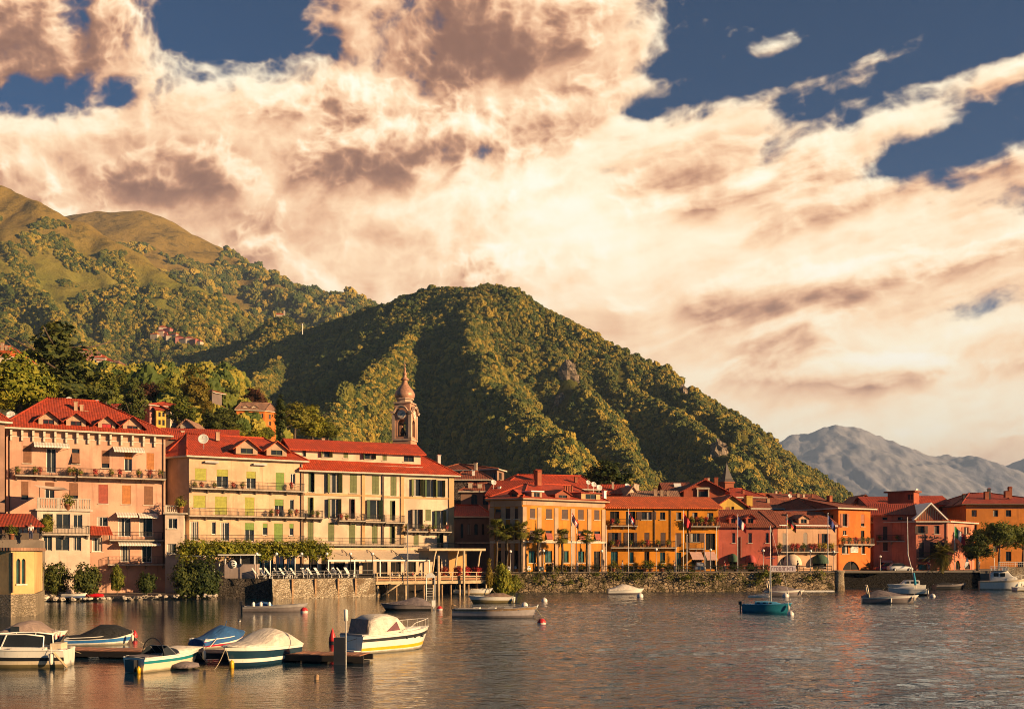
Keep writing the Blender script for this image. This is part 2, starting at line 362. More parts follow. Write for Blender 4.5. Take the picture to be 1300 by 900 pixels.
# ------------------------------------------------------------ terrain
def tents(X, Y, ridges):
    H = np.full(X.shape, -1e9)
    for slope, rr, pts in ridges:
        P = [P3(a, b, c) for a, b, c in pts]
        for p, q in zip(P[:-1], P[1:]):
            dx, dy = q.x - p.x, q.y - p.y; L2 = dx * dx + dy * dy + 1e-9
            t = np.clip(((X - p.x) * dx + (Y - p.y) * dy) / L2, 0, 1)
            D = np.hypot(X - p.x - t * dx, Y - p.y - t * dy)
            H = np.maximum(H, p.z + t * (q.z - p.z) - slope * (np.sqrt(D * D + rr * rr) - rr))
    return H
class Terrain:
    def __init__(s, name, x0, x1, y0, y1, nx, ny, fn, mat):
        s.xs = np.linspace(x0, x1, nx); s.ys = np.linspace(y0, y1, ny)
        X, Y = np.meshgrid(s.xs, s.ys); s.H = fn(X, Y); s.X, s.Y = X, Y
        me = bpy.data.meshes.new(name)
        co = np.stack([X, Y, s.H], 2).reshape(-1, 3)
        i = np.arange((ny - 1) * nx).reshape(ny - 1, nx)[:, :-1].ravel()
        fc = np.stack([i, i + 1, i + nx + 1, i + nx], 1)
        keep = (s.H.ravel()[fc].max(1) > -3.0); fc = fc[keep]
        me.from_pydata(co.tolist(), [], fc.tolist()); me.materials.append(mat)
        me.polygons.foreach_set('use_smooth', [True] * len(me.polygons)); me.update()
        s.o = link(name, me); s.o['kind'] = 'structure'
    def h(s, x, y):
        fx = np.clip((x - s.xs[0]) / (s.xs[1] - s.xs[0]), 0, len(s.xs) - 1.001); fy = np.clip((y - s.ys[0]) / (s.ys[1] - s.ys[0]), 0, len(s.ys) - 1.001)
        i = fx.astype(int); j = fy.astype(int); a = fx - i; b = fy - j
        return (s.H[j, i] * (1-a) + s.H[j, i+1] * a) * (1-b) + (s.H[j+1, i] * (1-a) + s.H[j+1, i+1] * a) * b

mh, N = newmat('hill_ground'); t = N.new('ShaderNodeTexCoord'); o = t.outputs['Object']
n1 = N.noise(o, 0.012, 6, 0.65); n2 = N.noise(o, 0.06, 6, 0.7)
c = N.mix(N.mapr(n1, 0.4, 0.65), (0.05, 0.058, 0.012), (0.11, 0.095, 0.02)); c = N.mix(N.mapr(n2, 0.55, 0.75, 0, 0.6), c, (0.13, 0.10, 0.06))
N.link(c, N.b.inputs['Base Color']); N.b.inputs['Roughness'].default_value = 1; N.b.inputs['Specular IOR Level'].default_value = 0.0; bump(N, n2, 0.6, 6.0)
mg, N = newmat('mountain_meadow'); t = N.new('ShaderNodeTexCoord'); o = t.outputs['Object']
sp = N.new('ShaderNodeSeparateXYZ'); N.link(o, sp.inputs[0])
n1 = N.noise(o, 0.006, 6, 0.6); n2 = N.noise(o, 0.03, 7, 0.7)
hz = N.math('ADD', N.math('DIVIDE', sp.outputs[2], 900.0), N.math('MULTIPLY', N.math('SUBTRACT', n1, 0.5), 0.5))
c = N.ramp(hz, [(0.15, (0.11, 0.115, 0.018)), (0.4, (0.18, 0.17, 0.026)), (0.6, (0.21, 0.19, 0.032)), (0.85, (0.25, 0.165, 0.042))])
c = N.mix(N.mapr(n2, 0.5, 0.68, 0, 0.75), c, (0.05, 0.045, 0.014))
N.link(c, N.b.inputs['Base Color']); N.b.inputs['Roughness'].default_value = 1; N.b.inputs['Specular IOR Level'].default_value = 0.0; bump(N, n2, 0.7, 12.0)
mf, N = newmat('haze_tinted_far_rock'); t = N.new('ShaderNodeTexCoord'); o = t.outputs['Object']
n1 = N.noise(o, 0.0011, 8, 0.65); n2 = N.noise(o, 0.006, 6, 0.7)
c = N.mix(N.mapr(n1, 0.4, 0.6), (0.19, 0.19, 0.23), (0.27, 0.26, 0.28)); c = N.mix(N.mapr(n2, 0.5, 0.7, 0, 0.4), c, (0.13, 0.14, 0.15)); bump(N, n2, 0.5, 40.0)  # pale bluish haze is partly put into the rock colour
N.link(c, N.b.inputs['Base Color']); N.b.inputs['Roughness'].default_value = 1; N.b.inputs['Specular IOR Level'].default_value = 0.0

MID = [(0.80, 12, [(150,470,1960),(240,450,1900),(300,440,1850),(335,432,1800),(357,413,1780),(385,423,1750),(430,411,1700),(470,399,1650),(525,377,1580),(575,369,1530),(620,363,1500),(650,373,1480),(700,400,1440),(740,425,1400),(780,446,1350),(830,475,1300),(870,495,1250),(910,525,1200),(950,557,1150),(985,587,1100),(1010,609,1050),(1040,628,1000),(1100,646,950),(1180,668,900)]),
    (1.0, 8, [(600,378,1480),(592,405,1390),(602,445,1250),(628,485,1120),(662,525,1000),(702,565,880),(738,602,780),(765,640,680)]),
    (1.0, 8, [(530,387,1560),(522,432,1380),(482,472,1200),(442,512,1060),(425,560,930),(430,610,820)]),
    (0.9, 8, [(655,382,1470),(668,425,1380),(722,465,1280),(738,495,1200),(762,535,1080),(790,575,950),(815,620,810)]),
    (0.9, 8, [(745,432,1390),(778,475,1280),(842,525,1150),(900,565,1000),(945,610,860)]),
    (0.9, 8, [(835,480,1290),(884,515,1180),(942,565,1050),(990,615,930)]),
    (0.9, 8, [(910,530,1190),(955,580,1080),(1000,625,960)]),
    (0.9, 8, [(385,432,1740),(372,450,1600),(345,475,1450),(300,510,1250)]), (0.9, 4, [(349,407,1785),(363,406,1785)])]
def mid_h(X, Y):
    wx = fbm(X / 130, Y / 130, 4); h = tents(X + 16 * wx, Y + 16 * fbm(X / 130 + 9, Y / 130, 4), MID)
    return np.minimum(h, h + 0) + (7 * fbm(X / 90, Y / 90, 5) + 16 * (0.35 - np.abs(pnoise(X / 95 + 0.25 * wx, Y / 130)) * 1.2)) * np.clip(h / 60, 0.15, 1)
T_mid = Terrain('middle_hill', -900, 620, 420, 2300, 340, 400, mid_h, mh)
LEFT = [(0.85, 20, [(-500,60,2600),(-300,110,2550),(-100,190,2500),(0,243,2500),(50,259,2450),(100,281,2400),(150,311,2330),(200,341,2270),(260,379,2180),(310,411,2120),(335,432,2080),(360,460,2040)]),
    (1.05, 10, [(-120,260,2350),(-40,305,2150),(0,338,2000),(40,370,1900),(60,392,1820),(90,420,1720),(118,450,1600),(150,490,1350)]),
    (1.05, 10, [(70,275,2430),(120,330,2240),(165,375,2100),(205,405,2040),(240,428,2000),(262,445,1960)]),
    (1.05, 10, [(200,345,2265),(240,385,2150),(280,415,2060),(310,440,2000)]),
    (1.05, 10, [(-20,255,2480),(20,310,2330),(60,350,2230),(85,385,2120)]),
    (1.0, 10, [(-60,380,1750),(-10,410,1640),(30,430,1530),(60,455,1400),(110,490,1200)])]
def left_h(X, Y): return tents(X + 30 * fbm(X / 260, Y / 260, 4), Y + 30 * fbm(X / 260 + 4, Y / 260, 4), LEFT) + 14 * fbm(X / 160, Y / 160, 6) + 34 * (0.35 - np.abs(pnoise(X / 170, Y / 260)) * 1.2)
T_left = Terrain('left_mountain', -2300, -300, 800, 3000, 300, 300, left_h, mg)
BACK = [(0.62, 40, [(-100,300,3700),(60,285,3650),(95,275,3620),(180,272,3600),(210,286,3550),(260,313,3450),(320,343,3350),(380,369,3250),(420,382,3150),(440,380,3100),(468,397,3050),(520,425,3000),(600,470,2900)]),
    (0.85, 15, [(180,275,3600),(232,330,3350),(285,372,3100),(335,412,2850),(360,450,2600)]), (0.85, 15, [(262,315,3440),(335,352,3150),(405,392,2900),(430,420,2700)]), (0.85, 15, [(385,372,3240),(440,400,2950),(470,425,2750)])]
def back_h(X, Y): return tents(X + 40 * fbm(X / 320, Y / 320, 4), Y + 40 * fbm(X / 320 + 4, Y / 320, 4), BACK) + 12 * fbm(X / 200, Y / 200, 6) + 30 * (0.35 - np.abs(pnoise(X / 230, Y / 330)) * 1.2)
T_back = Terrain('back_mountain', -2300, 300, 2200, 4600, 240, 220, back_h, mg)
FAR = [(0.55, 60, [(800,640,11664),(900,604,11664),(930,594,11664),(960,570,11664),(985,562,11664),(1010,555,11664),(1035,552,11664),(1052,544,11664),(1066,541,11664),(1082,543,11664),(1110,554,11664),(1150,569,11664),(1200,581,11664),(1240,581,11534),(1265,590,11534),(1285,595,11534),(1300,589,11664),(1330,570,11793),(1400,538,12052),(1500,520,12312),(1700,600,12312)]),
    (0.7, 30, [(1066,543,11664),(1062,565,11145),(1085,590,10627),(1120,615,10108),(1150,650,9460)]), (0.7, 30, [(1150,570,11664),(1180,595,11016),(1210,625,10238),(1230,660,9460)]),
    (0.7, 30, [(985,563,11664),(1000,595,10886),(1010,630,10108)]), (0.7, 30, [(1265,591,11534),(1275,615,10886),(1290,650,10108)]), (0.7, 30, [(1110,556,11664),(1135,580,11275),(1165,605,10756),(1175,640,9979)])]
def far_h(X, Y): return tents(X + 115 * fbm(X / 900, Y / 900, 5), Y + 115 * fbm(X / 900 + 4, Y / 900, 5), FAR) + 60 * fbm(X / 540, Y / 540, 8) + 80 * (0.35 - np.abs(fbm(X / 440, Y / 720, 4)))
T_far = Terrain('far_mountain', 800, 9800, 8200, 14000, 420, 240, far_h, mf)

# town slope on the left, and flat shore land
def slope_h(X, Y):
    px = X / Y * F + CX
    k = np.clip((470 - px) / 190, 0, 1); k = k * k * (3 - 2 * k)
    z = np.interp(Y, [150, 185, 230, 262, 300, 340, 480, 700, 1000, 1400], [2.6, 6, 22, 38, 47, 60, 88, 125, 170, 200])
    return 2.4 + (z - 2.4) * k + 1.5 * fbm(X / 30, Y / 30, 4) * k
msl, N = newmat('slope_grass'); t = N.new('ShaderNodeTexCoord'); n = N.noise(t.outputs['Object'], 0.15, 6, 0.65)
N.link(N.mix(N.mapr(n, 0.4, 0.65), (0.03, 0.04, 0.010), (0.085, 0.075, 0.025)), N.b.inputs['Base Color']); N.b.inputs['Roughness'].default_value = 1
T_slope = Terrain('town_hillside', -760, 60, 165, 1250, 200, 220, slope_h, msl)

# ------------------------------------------------------------ forest
mleaf = leafmat('forest_leaves', [(0.05, 0.068, 0.010), (0.19, 0.16, 0.019), (0.35, 0.235, 0.03)], 1.0, 0.0, 0.012)
def forest(name, label, ter, n, rad, keep_fn, seed, mat):
    r = np.random.default_rng(seed)
    x = r.uniform(ter.xs[0], ter.xs[-1], n); y = r.uniform(ter.ys[0], ter.ys[-1], n); z = ter.h(x, y)
    px = x / y * F + CX; py = HY - (z - CH) / y * F
    ok = (px > -60) & (px < 1360) & (z > 2) & keep_fn(px, py, x, y, z)
    x, y, z, px, py = x[ok], y[ok], z[ok], px[ok], py[ok]
    order = np.argsort(y); top = np.full(1500, 1e9); keep = []
    for i in order:                                   # nearest first: leave out what a nearer slope hides
        c = int(px[i]) + 60
        if 0 <= c < 1499:
            if py[i] < top[max(0, c-2):c+3].max() + 10: keep.append(i)
            top[c] = min(top[c], py[i])
    keep = np.array(keep); x, y, z = x[keep], y[keep], z[keep]
    s = rad * np.exp(r.normal(0, 0.40, len(x)))
    me = bpy.data.meshes.new(name); me.from_pydata(np.stack([x, y, z + s * 0.55], 1).tolist(), [], [])
    at = me.attributes.new('size', 'FLOAT', 'POINT'); at.data.foreach_set('value', s.astype(np.float32))
    me.materials.append(mat)
    ob = link(name, me); tag(ob, label, 'forest', None, 'stuff')
    g = bpy.data.node_groups.new(name + ' scatter', 'GeometryNodeTree')
    g.interface.new_socket('Geometry', in_out='INPUT', socket_type='NodeSocketGeometry'); g.interface.new_socket('Geometry', in_out='OUTPUT', socket_type='NodeSocketGeometry')
    nn = g.nodes; ll = g.links
    gi = nn.new('NodeGroupInput'); go = nn.new('NodeGroupOutput'); jn = nn.new('GeometryNodeJoinGeometry')
    for k in range(5):
        ic = nn.new('GeometryNodeMeshIcoSphere'); ic.inputs['Radius'].default_value = 1.0; ic.inputs['Subdivisions'].default_value = 4
        nz = nn.new('ShaderNodeTexNoise'); nz.inputs['Scale'].default_value = 1.7; nz.inputs['Detail'].default_value = 5; nz.inputs['Roughness'].default_value = 0.75
        pos = nn.new('GeometryNodeInputPosition'); ad = nn.new('ShaderNodeVectorMath'); ad.operation = 'ADD'; ad.inputs[1].default_value = (k * 7.3, k * 3.1, 0)
        ll.new(pos.outputs[0], ad.inputs[0]); ll.new(ad.outputs[0], nz.inputs['Vector'])
        m1 = nn.new('ShaderNodeMath'); m1.operation = 'MULTIPLY_ADD'; ll.new(nz.outputs['Fac'], m1.inputs[0]); m1.inputs[1].default_value = 2.0; m1.inputs[2].default_value = -0.95
        nr = nn.new('GeometryNodeInputNormal'); sc_ = nn.new('ShaderNodeVectorMath'); sc_.operation = 'SCALE'; ll.new(nr.outputs[0], sc_.inputs[0]); ll.new(m1.outputs[0], sc_.inputs['Scale'])
        stp = nn.new('GeometryNodeSetPosition'); ll.new(ic.outputs[0], stp.inputs[0]); ll.new(sc_.outputs[0], stp.inputs['Offset'])
        sm = nn.new('GeometryNodeSetMaterial'); sm.inputs['Material'].default_value = mat; ll.new(stp.outputs[0], sm.inputs[0])
        ti = nn.new('GeometryNodeGeometryToInstance'); ll.new(sm.outputs[0], ti.inputs[0]); ll.new(ti.outputs[0], jn.inputs[0])
    ip = nn.new('GeometryNodeInstanceOnPoints'); ll.new(gi.outputs[0], ip.inputs['Points']); ll.new(jn.outputs[0], ip.inputs['Instance']); ip.inputs['Pick Instance'].default_value = True
    rv = nn.new('FunctionNodeRandomValue'); rv.data_type = 'INT'; rv.inputs['Min'].default_value = 0; rv.inputs['Max'].default_value = 4
    ll.new([s_ for s_ in rv.outputs if s_.type == 'INT'][0], ip.inputs['Instance Index'])
    for s_ in rv.inputs:
        if s_.type == 'INT' and s_.name == 'Min': s_.default_value = 0
        if s_.type == 'INT' and s_.name == 'Max': s_.default_value = 4
    rr = nn.new('FunctionNodeRandomValue'); rr.data_type = 'FLOAT_VECTOR'; rr.inputs[0].default_value = (-0.4, -0.4, 0); rr.inputs[1].default_value = (0.4, 0.4, 6.28)
    ll.new(rr.outputs[0], ip.inputs['Rotation'])
    na = nn.new('GeometryNodeInputNamedAttribute'); na.data_type = 'FLOAT'; na.inputs[0].default_value = 'size'
    sz = nn.new('ShaderNodeCombineXYZ'); m2 = nn.new('ShaderNodeMath'); m2.operation = 'MULTIPLY'; ll.new(na.outputs[0], m2.inputs[0]); m2.inputs[1].default_value = 1.15
    ll.new(na.outputs[0], sz.inputs[0]); ll.new(na.outputs[0], sz.inputs[1]); ll.new(m2.outputs[0], sz.inputs[2]); ll.new(sz.outputs[0], ip.inputs['Scale'])
    ll.new(ip.outputs[0], go.inputs[0])
    md = ob.modifiers.new('scatter', 'NODES'); md.node_group = g
    print(name, len(x)); return ob
def rocky(px, py, x, y, z):
    k = np.ones(px.shape, bool)
    for a, b, w, h in ((722, 482, 14, 26), (712, 510, 10, 14), (915, 578, 13, 20), (868, 498, 8, 12), (790, 480, 8, 16), (945, 560, 9, 9)):
        k &= ((px - a) / w) ** 2 + ((py - b) / h) ** 2 > 1.0
    return k & (rng.random(px.shape) < 0.97)
forest('hill_forest', 'dense woodland covering the pointed hill behind the bell tower', T_mid, 1300000, 1.4, rocky, 3, mleaf)
forest('mountain_forest', 'woodland spread over the slopes of the tall left mountain', T_left, 1000000, 2.0, lambda px, py, x, y, z: (z + 190 * fbm(x / 170, y / 170, 4) < 800) & (fbm(x / 110 + 30, y / 110, 4) > -0.30 + np.clip((z - 420) / 500, 0, 0.6)), 4, mleaf)
forest('distant_forest', 'patchy woods below the bare meadows of the back mountain', T_back, 200000, 4.5, lambda px, py, x, y, z: (z + 260 * fbm(x / 260, y / 260, 4) < 930) & (fbm(x / 160 + 30, y / 160, 4) > -0.1), 5, mleaf)
forest('hillside_woods', 'low woods and gardens between the houses on the slope', T_slope, 26000, 2.0, lambda px, py, x, y, z: (y > 235) & (px < 455) & ((px > 125) | (y > 420)) & (fbm(x / 40, y / 40, 3) > -0.25), 6, leafmat('garden_leaves', [(0.05, 0.07, 0.009), (0.14, 0.14, 0.016), (0.26, 0.20, 0.025)], 0.9, 0.0))

# ------------------------------------------------------------ water and shore
mw, N = newmat('lake_water'); t = N.new('ShaderNodeTexCoord'); o = t.outputs['Object']
N.b.inputs['Base Color'].default_value = (0.004, 0.021, 0.038, 1); N.b.inputs['Roughness'].default_value = 0.025; N.b.inputs['IOR'].default_value = 1.5; N.b.inputs['Specular IOR Level'].default_value = 0.5
wp = N.vmath('ADD', o, N.vmath('MULTIPLY', N.vmath('SUBTRACT', N.noise(o, 0.12, 3, out='Color'), (0.5, 0.5, 0.5)), (4, 4, 0)))
w1 = N.noise(N.mapping(wp, (0, 0, 0), (0, 0, R(12)), (0.30, 1.0, 1)), 0.65, 3, 0.55)
w2 = N.noise(N.mapping(wp, (3, 0, 0), (0, 0, R(-18)), (0.55, 1.0, 1)), 1.7, 4, 0.6)
w3 = N.noise(o, 5.0, 3, 0.6); sx_ = N.new('ShaderNodeSeparateXYZ'); N.link(o, sx_.inputs[0]); sx_ = sx_.outputs[0]
calm = N.mapr(N.noise(N.mapping(o, scale=(0.5, 1, 1)), 0.035, 3, 0.6), 0.35, 0.65, 0.55, 1.0)
h = N.math('ADD', N.math('MULTIPLY', w2, N.mapr(sx_, -12, 6, 0.022, 0.24)), N.math('MULTIPLY', w3, N.mapr(sx_, -12, 6, 0.012, 0.035)))
bump(N, N.math('MULTIPLY', h, calm), 1.0, 1.0)
def water_sheet():
    xs = np.concatenate([[-4000, -900, -300, -150], np.arange(-100, -48, 0.4), np.arange(-48, 60, 0.2), np.arange(60, 150, 0.4), [200, 400, 1200, 4000, 18000]])
    ys = np.concatenate([[-300, -50, 0, 15], np.arange(28, 80, 0.16), np.arange(80, 150, 0.3), np.arange(150, 190, 0.6), [220, 300, 600, 2000, 19500]])
    X, Y = np.meshgrid(xs, ys)
    m = np.clip((X + 110) / 12, 0, 1) * np.clip((155 - X) / 12, 0, 1) * np.clip((Y - 18) / 10, 0, 1) * np.clip((196 - Y) / 12, 0, 1)
    a, b = math.cos(R(14)), math.sin(R(14)); c2, s2 = math.cos(R(-22)), math.sin(R(-22))
    gust = (0.75 + 0.45 * pnoise(X / 38, Y / 17)) * (0.14 + 1.30 * np.clip((X + 7 + 3 * pnoise(X / 9, Y / 6)) / 10, 0, 1))
    wx = X + 0.8 * pnoise(X / 5, Y / 5); wy = Y + 0.8 * pnoise(X / 5 + 9, Y / 5)
    Z = 0.055 * pnoise((wx * a - wy * b) / 2.4, (wx * b + wy * a) / 0.95) + 0.045 * pnoise((wx * c2 - wy * s2) / 1.3 + 40, (wx * s2 + wy * c2) / 0.7) + 0.06 * pnoise(X / 6.0, Y / 2.6) + 0.018 * pnoise(X / 0.7 + 9, Y / 0.45)
    Z = Z * m * gust - 0.0
    nx, ny = len(xs), len(ys)
    i = np.arange((ny - 1) * nx).reshape(ny - 1, nx)[:, :-1].ravel()
    me = bpy.data.meshes.new('lake_water'); me.vertices.add(nx * ny); me.vertices.foreach_set('co', np.stack([X, Y, Z], 2).ravel().astype(np.float32))
    fc = np.stack([i, i + 1, i + nx + 1, i + nx], 1); nf = len(fc)
    me.loops.add(nf * 4); me.polygons.add(nf); me.loops.foreach_set('vertex_index', fc.ravel().astype(np.int32))
    me.polygons.foreach_set('loop_start', np.arange(0, nf * 4, 4, dtype=np.int32)); me.polygons.foreach_set('loop_total', np.full(nf, 4, np.int32))
    me.polygons.foreach_set('use_smooth', np.ones(nf, bool)); me.materials.append(mw); me.update(calc_edges=True); me.validate()
    return link('lake_water', me)
water = water_sheet(); water['kind'] = 'structure'
mp_, N = newmat('paving'); t = N.new('ShaderNodeTexCoord'); n = N.noise(t.outputs['Object'], 1.5, 6, 0.7)
N.link(N.mix(n, (0.12, 0.10, 0.08), (0.2, 0.17, 0.14)), N.b.inputs['Base Color']); N.b.inputs['Roughness'].default_value = 0.9
mroad, N = newmat('asphalt'); t = N.new('ShaderNodeTexCoord'); n = N.noise(t.outputs['Object'], 3, 6, 0.7)
N.link(N.mix(n, (0.04, 0.04, 0.04), (0.07, 0.065, 0.06)), N.b.inputs['Base Color']); N.b.inputs['Roughness'].default_value = 0.9

# ------------------------------------------------------------ haze
hz_m = bpy.data.materials.new('haze'); hz_m.use_nodes = True; N = NT(hz_m.node_tree); N.n.clear()
vo = N.new('ShaderNodeVolumePrincipled'); vo.inputs['Color'].default_value = (0.50, 0.68, 1.0, 1); vo.inputs['Density'].default_value = 4.4e-5; vo.inputs['Anisotropy'].default_value = 0.0
ou = N.new('ShaderNodeOutputMaterial'); N.link(vo.outputs[0], ou.inputs['Volume'])
hb = MB(); hb.box(-5000, 13500, -400, 20500, -4, 1620)
haze = hb.build('haze', hz_m, uvs=False); haze['kind'] = 'stuff'
haze['label'] = 'pale evening haze lying over the lake and the far mountain'
# ============================================================ buildings
GLASS = plain('window_glass', (0.022, 0.026, 0.030), 0.12, 0, 0.2, 0.6, 0.12)
GREENGLASS = plain('shop_glass', (0.03, 0.075, 0.065), 0.10, 0, 0.3, 1.0, 0.6)
CURT = plain('net_curtain', (0.30, 0.26, 0.21), 0.9)
DARK = plain('dark_interior', (0.010, 0.009, 0.008), 0.8, 0, 0.3, 0.8, 0.2)
WHITE = plain('white_paint', (0.72, 0.68, 0.60), 0.5, 0, 0.08)
TRIM = plain('pale_stone_trim', (0.50, 0.43, 0.33), 0.85, 0, 0.15)
IRON = plain('black_iron', (0.030, 0.026, 0.024), 0.5, 0.3)
STEEL = plain('grey_metal', (0.30, 0.28, 0.26), 0.45, 0.3)
WOODF = plain('brown_timber', (0.085, 0.042, 0.022), 0.6, 0, 0.25)
GRNSH = slats('green_shutter', (0.115, 0.125, 0.035)); DGRSH = slats('dark_green_shutter', (0.04, 0.065, 0.022))
YBLIND = slats('yellow_green_roller_blind', (0.34, 0.32, 0.05), 0.06); GBLIND = slats('green_roller_blind', (0.17, 0.25, 0.045), 0.06)
BRBLIND = slats('brown_screen', (0.19, 0.075, 0.032), 0.06); ORBLIND = slats('orange_screen', (0.42, 0.15, 0.035), 0.06); RDSCREEN = slats('red_screen', (0.30, 0.055, 0.028), 0.07)
BRSH = slats('brown_shutter', (0.060, 0.024, 0.014)); ORSH = slats('rust_shutter', (0.30, 0.085, 0.028)); REDBL = slats('red_blind', (0.42, 0.02, 0.02), 0.06)
SLABM = plain('balcony_stone', (0.40, 0.34, 0.27), 0.9, 0, 0.2)
BRACK = plain('grey_stone', (0.24, 0.20, 0.16), 0.9, 0, 0.25)
RED_T = tiles('red_roof_tiles', (0.42, 0.048, 0.014)); DRED_T = tiles('dark_red_roof_tiles', (0.33, 0.042, 0.016)); BRN_T = tiles('brown_roof_tiles', (0.24, 0.062, 0.030)); OR_T = tiles('orange_roof_tiles', (0.50, 0.088, 0.018)); PALE_T = tiles('weathered_roof_tiles', (0.30, 0.15, 0.09))
CHIM = stucco('chimney_render', (0.46, 0.30, 0.19)); BRICK = stucco('red_brick', (0.32, 0.10, 0.05))

def off_poly(poly, o):
    n = len(poly); out = []
    for i in range(n):
        a, b, c = Vector(poly[i-1]), Vector(poly[i]), Vector(poly[(i+1) % n])
        d1 = (b - a).normalized(); d2 = (c - b).normalized()
        n1 = Vector((d1.y, -d1.x)); n2 = Vector((d2.y, -d2.x))
        m = (n1 + n2); k = m.length_squared
        out.append(b + m * (2 * o / k) if k > 0.2 else b + n1 * o)
    return out
class Bld:
    """house on a plan chain of wall corners seen from the lake (left to right); parts are children of one Empty at its first corner"""
    def __init__(s, name, label, cat, chain, zb, ze, wall, depth=10.0, group=None, root=None, wname='wall', inw=None):
        s.P = [Vector((PX(px, d), d)) for px, d in chain]; s.zb, s.ze = zb, ze; s.wall = wall; s.wname = wname
        s.main = max(range(len(s.P) - 1), key=lambda i: (s.P[i+1] - s.P[i]).length)
        d = (s.P[s.main+1] - s.P[s.main]).normalized(); s.inw = Vector(inw).normalized() if inw else Vector((-d.y, d.x)); s.depth = depth; s.dir = d
        a, b = s.P[0] + s.inw * depth, s.P[-1] + s.inw * depth
        s.poly = s.P + [b, a]
        s.root = root or empty(name, (s.P[0].x, s.P[0].y, zb), 0, label, cat, group)
        s.o3 = Vector(s.root.location); s.ops = {}
    def fr(s, i):
        if i < 0: i = s.main
        d = (s.poly[(i+1) % len(s.poly)] - s.poly[i]); L = d.length; d = d / L
        return s.poly[i], d, Vector((-d.y, d.x)), L
    def uz(s, i, px, py, off=0.0):
        p, d, n, L = s.fr(i); p = p + n * off; r = (px - CX) / F
        u = (r * p.y - p.x) / (d.x - r * d.y); t = p.y + u * d.y
        return u, CH + (HY - py) / F * t
    def loc(s, i, u, off, z):
        p, d, n, L = s.fr(i); q = p + d * u + n * off
        return (q.x - s.o3.x, q.y - s.o3.y, z - s.o3.z)
    def ang(s, i): d = s.fr(i)[1]; return math.atan2(d.y, d.x)
    def rect(s, i, r, off=0.0):
        x0, y0, x1, y1 = r; ym = (y0 + y1) / 2; xm = (x0 + x1) / 2
        u0 = s.uz(i, x0, ym, off)[0]; u1 = s.uz(i, x1, ym, off)[0]; z1 = s.uz(i, xm, y0, off)[1]; z0 = s.uz(i, xm, y1, off)[1]
        return u0, u1, max(z0, s.zb + 0.02), z1
    def part(s, i, mb, name, mats, u, off, z, parent=None):
        if parent is None: return mb.build(name, mats, s.root, s.loc(i, u, off, z), s.ang(i))
        return mb.build(name, mats, parent)
    def win(s, i, r, st='g', name='window', frame=None, shut=None, glass=None, sill=True, hole=True, arch=False, off=0.0):
        """an opening in wall i: frame with its pane, and shutters, blind or screen as sub-parts"""
        frame = frame or WOODF; glass = glass or GLASS
        u0, u1, z0, z1 = s.rect(i, r); w, h = u1 - u0, z1 - z0; rc = 0.17 if hole else -0.02
        if hole: s.ops.setdefault(i if i >= 0 else s.main, []).append((u0, u1, z0, z1, arch))
        m = MB(); t = min(0.07, w * 0.12)
        m.box(0, t, rc-0.03, rc+0.03, 0, h); m.box(w-t, w, rc-0.03, rc+0.03, 0, h); m.box(t, w-t, rc-0.03, rc+0.03, h-t, h); m.box(t, w-t, rc-0.03, rc+0.03, 0, t)
        if w > 0.7 and st in 'g so bh d'.split(): m.box(w/2-0.025, w/2+0.025, rc-0.02, rc+0.025, t, h-t)
        o = s.part(i, m, name, frame, u0, off, z0)
        g = MB(); g.box(t*0.5, w-t*0.5, rc+0.035, rc+0.06, t*0.5, h-t*0.5); g.build('pane', glass, o)
        if sill and hole:
            k = MB(); k.box(-0.12, w+0.12, -0.12, 0.10, -0.09, -0.003); k.build('sill', TRIM, o)
        if st in ('g', 'so', 'sq') and hole and glass is GLASS and random.random() < 0.55:     # net curtains drawn to one or both sides
            for q in random.choice(((0,), (1,), (0, 1))):
                cw = w * random.uniform(0.2, 0.34); x = t if q == 0 else w - t - cw; k = MB(); k.loft([[(x + cw*j/6, rc + 0.012 + 0.012*math.sin(j*2.1), zz) for j in range(7)] for zz in (t, h*0.5, h-t)]); k.build('curtain', CURT, o)
        sh = shut or GRNSH
        if st in ('sc', 'sp'):                      # closed, or one leaf ajar
            for q in (0, 1):
                k = MB(); x = 0 if q == 0 else w/2
                if st == 'sp' and q == 1:
                    a = random.uniform(50, 75); dx, dy = math.cos(R(a)) * w/2, math.sin(R(a)) * w/2
                    k.prism([(w, 0.0), (w, 0.05), (w-dx, 0.05-dy), (w-dx, -dy)], 0.02, h-0.02)
                else: k.box(x+0.01, x+w/2-0.01, 0.02, 0.07, 0.01, h-0.01)
                k.build('shutter', sh, o)
        elif st == 'so':                            # open against the wall
            for q in (0, 1):
                k = MB(); x = -w/2-0.02 if q == 0 else w+0.02
                k.box(x, x+w/2, -0.075, -0.025, 0.0, h); k.build('shutter', sh, o)
        elif st == 'sq':                            # leaves standing half open
            for q in (0, 1):
                a = random.uniform(25, 60); dx, dy = math.cos(R(a)) * w*0.45, math.sin(R(a)) * w*0.45; k = MB()
                if q == 0: k.prism([(0, 0), (-dx, -dy), (-dx+0.03, -dy-0.04), (0.04, -0.03)], 0.01, h-0.01)
                else: k.prism([(w, 0), (w-0.04, -0.03), (w+dx-0.03, -dy-0.04), (w+dx, -dy)], 0.01, h-0.01)
                k.build('shutter', sh, o)
        elif st in ('bl', 'bh', 'bq'):              # roller blind down, half down, or three quarters
            f = {'bl': 0.99, 'bh': 0.38, 'bq': 0.75}[st]; k = MB(); k.box(0.02, w-0.02, 0.03, 0.07, h*(1-f), h-0.01); k.build('roller_blind', sh, o)
        elif st == 'aw':                            # screen pushed out at the foot
            k = MB(); k.prism([(0, 0), (w, 0), (w, 0.03), (0, 0.03)], 0, 0.01)
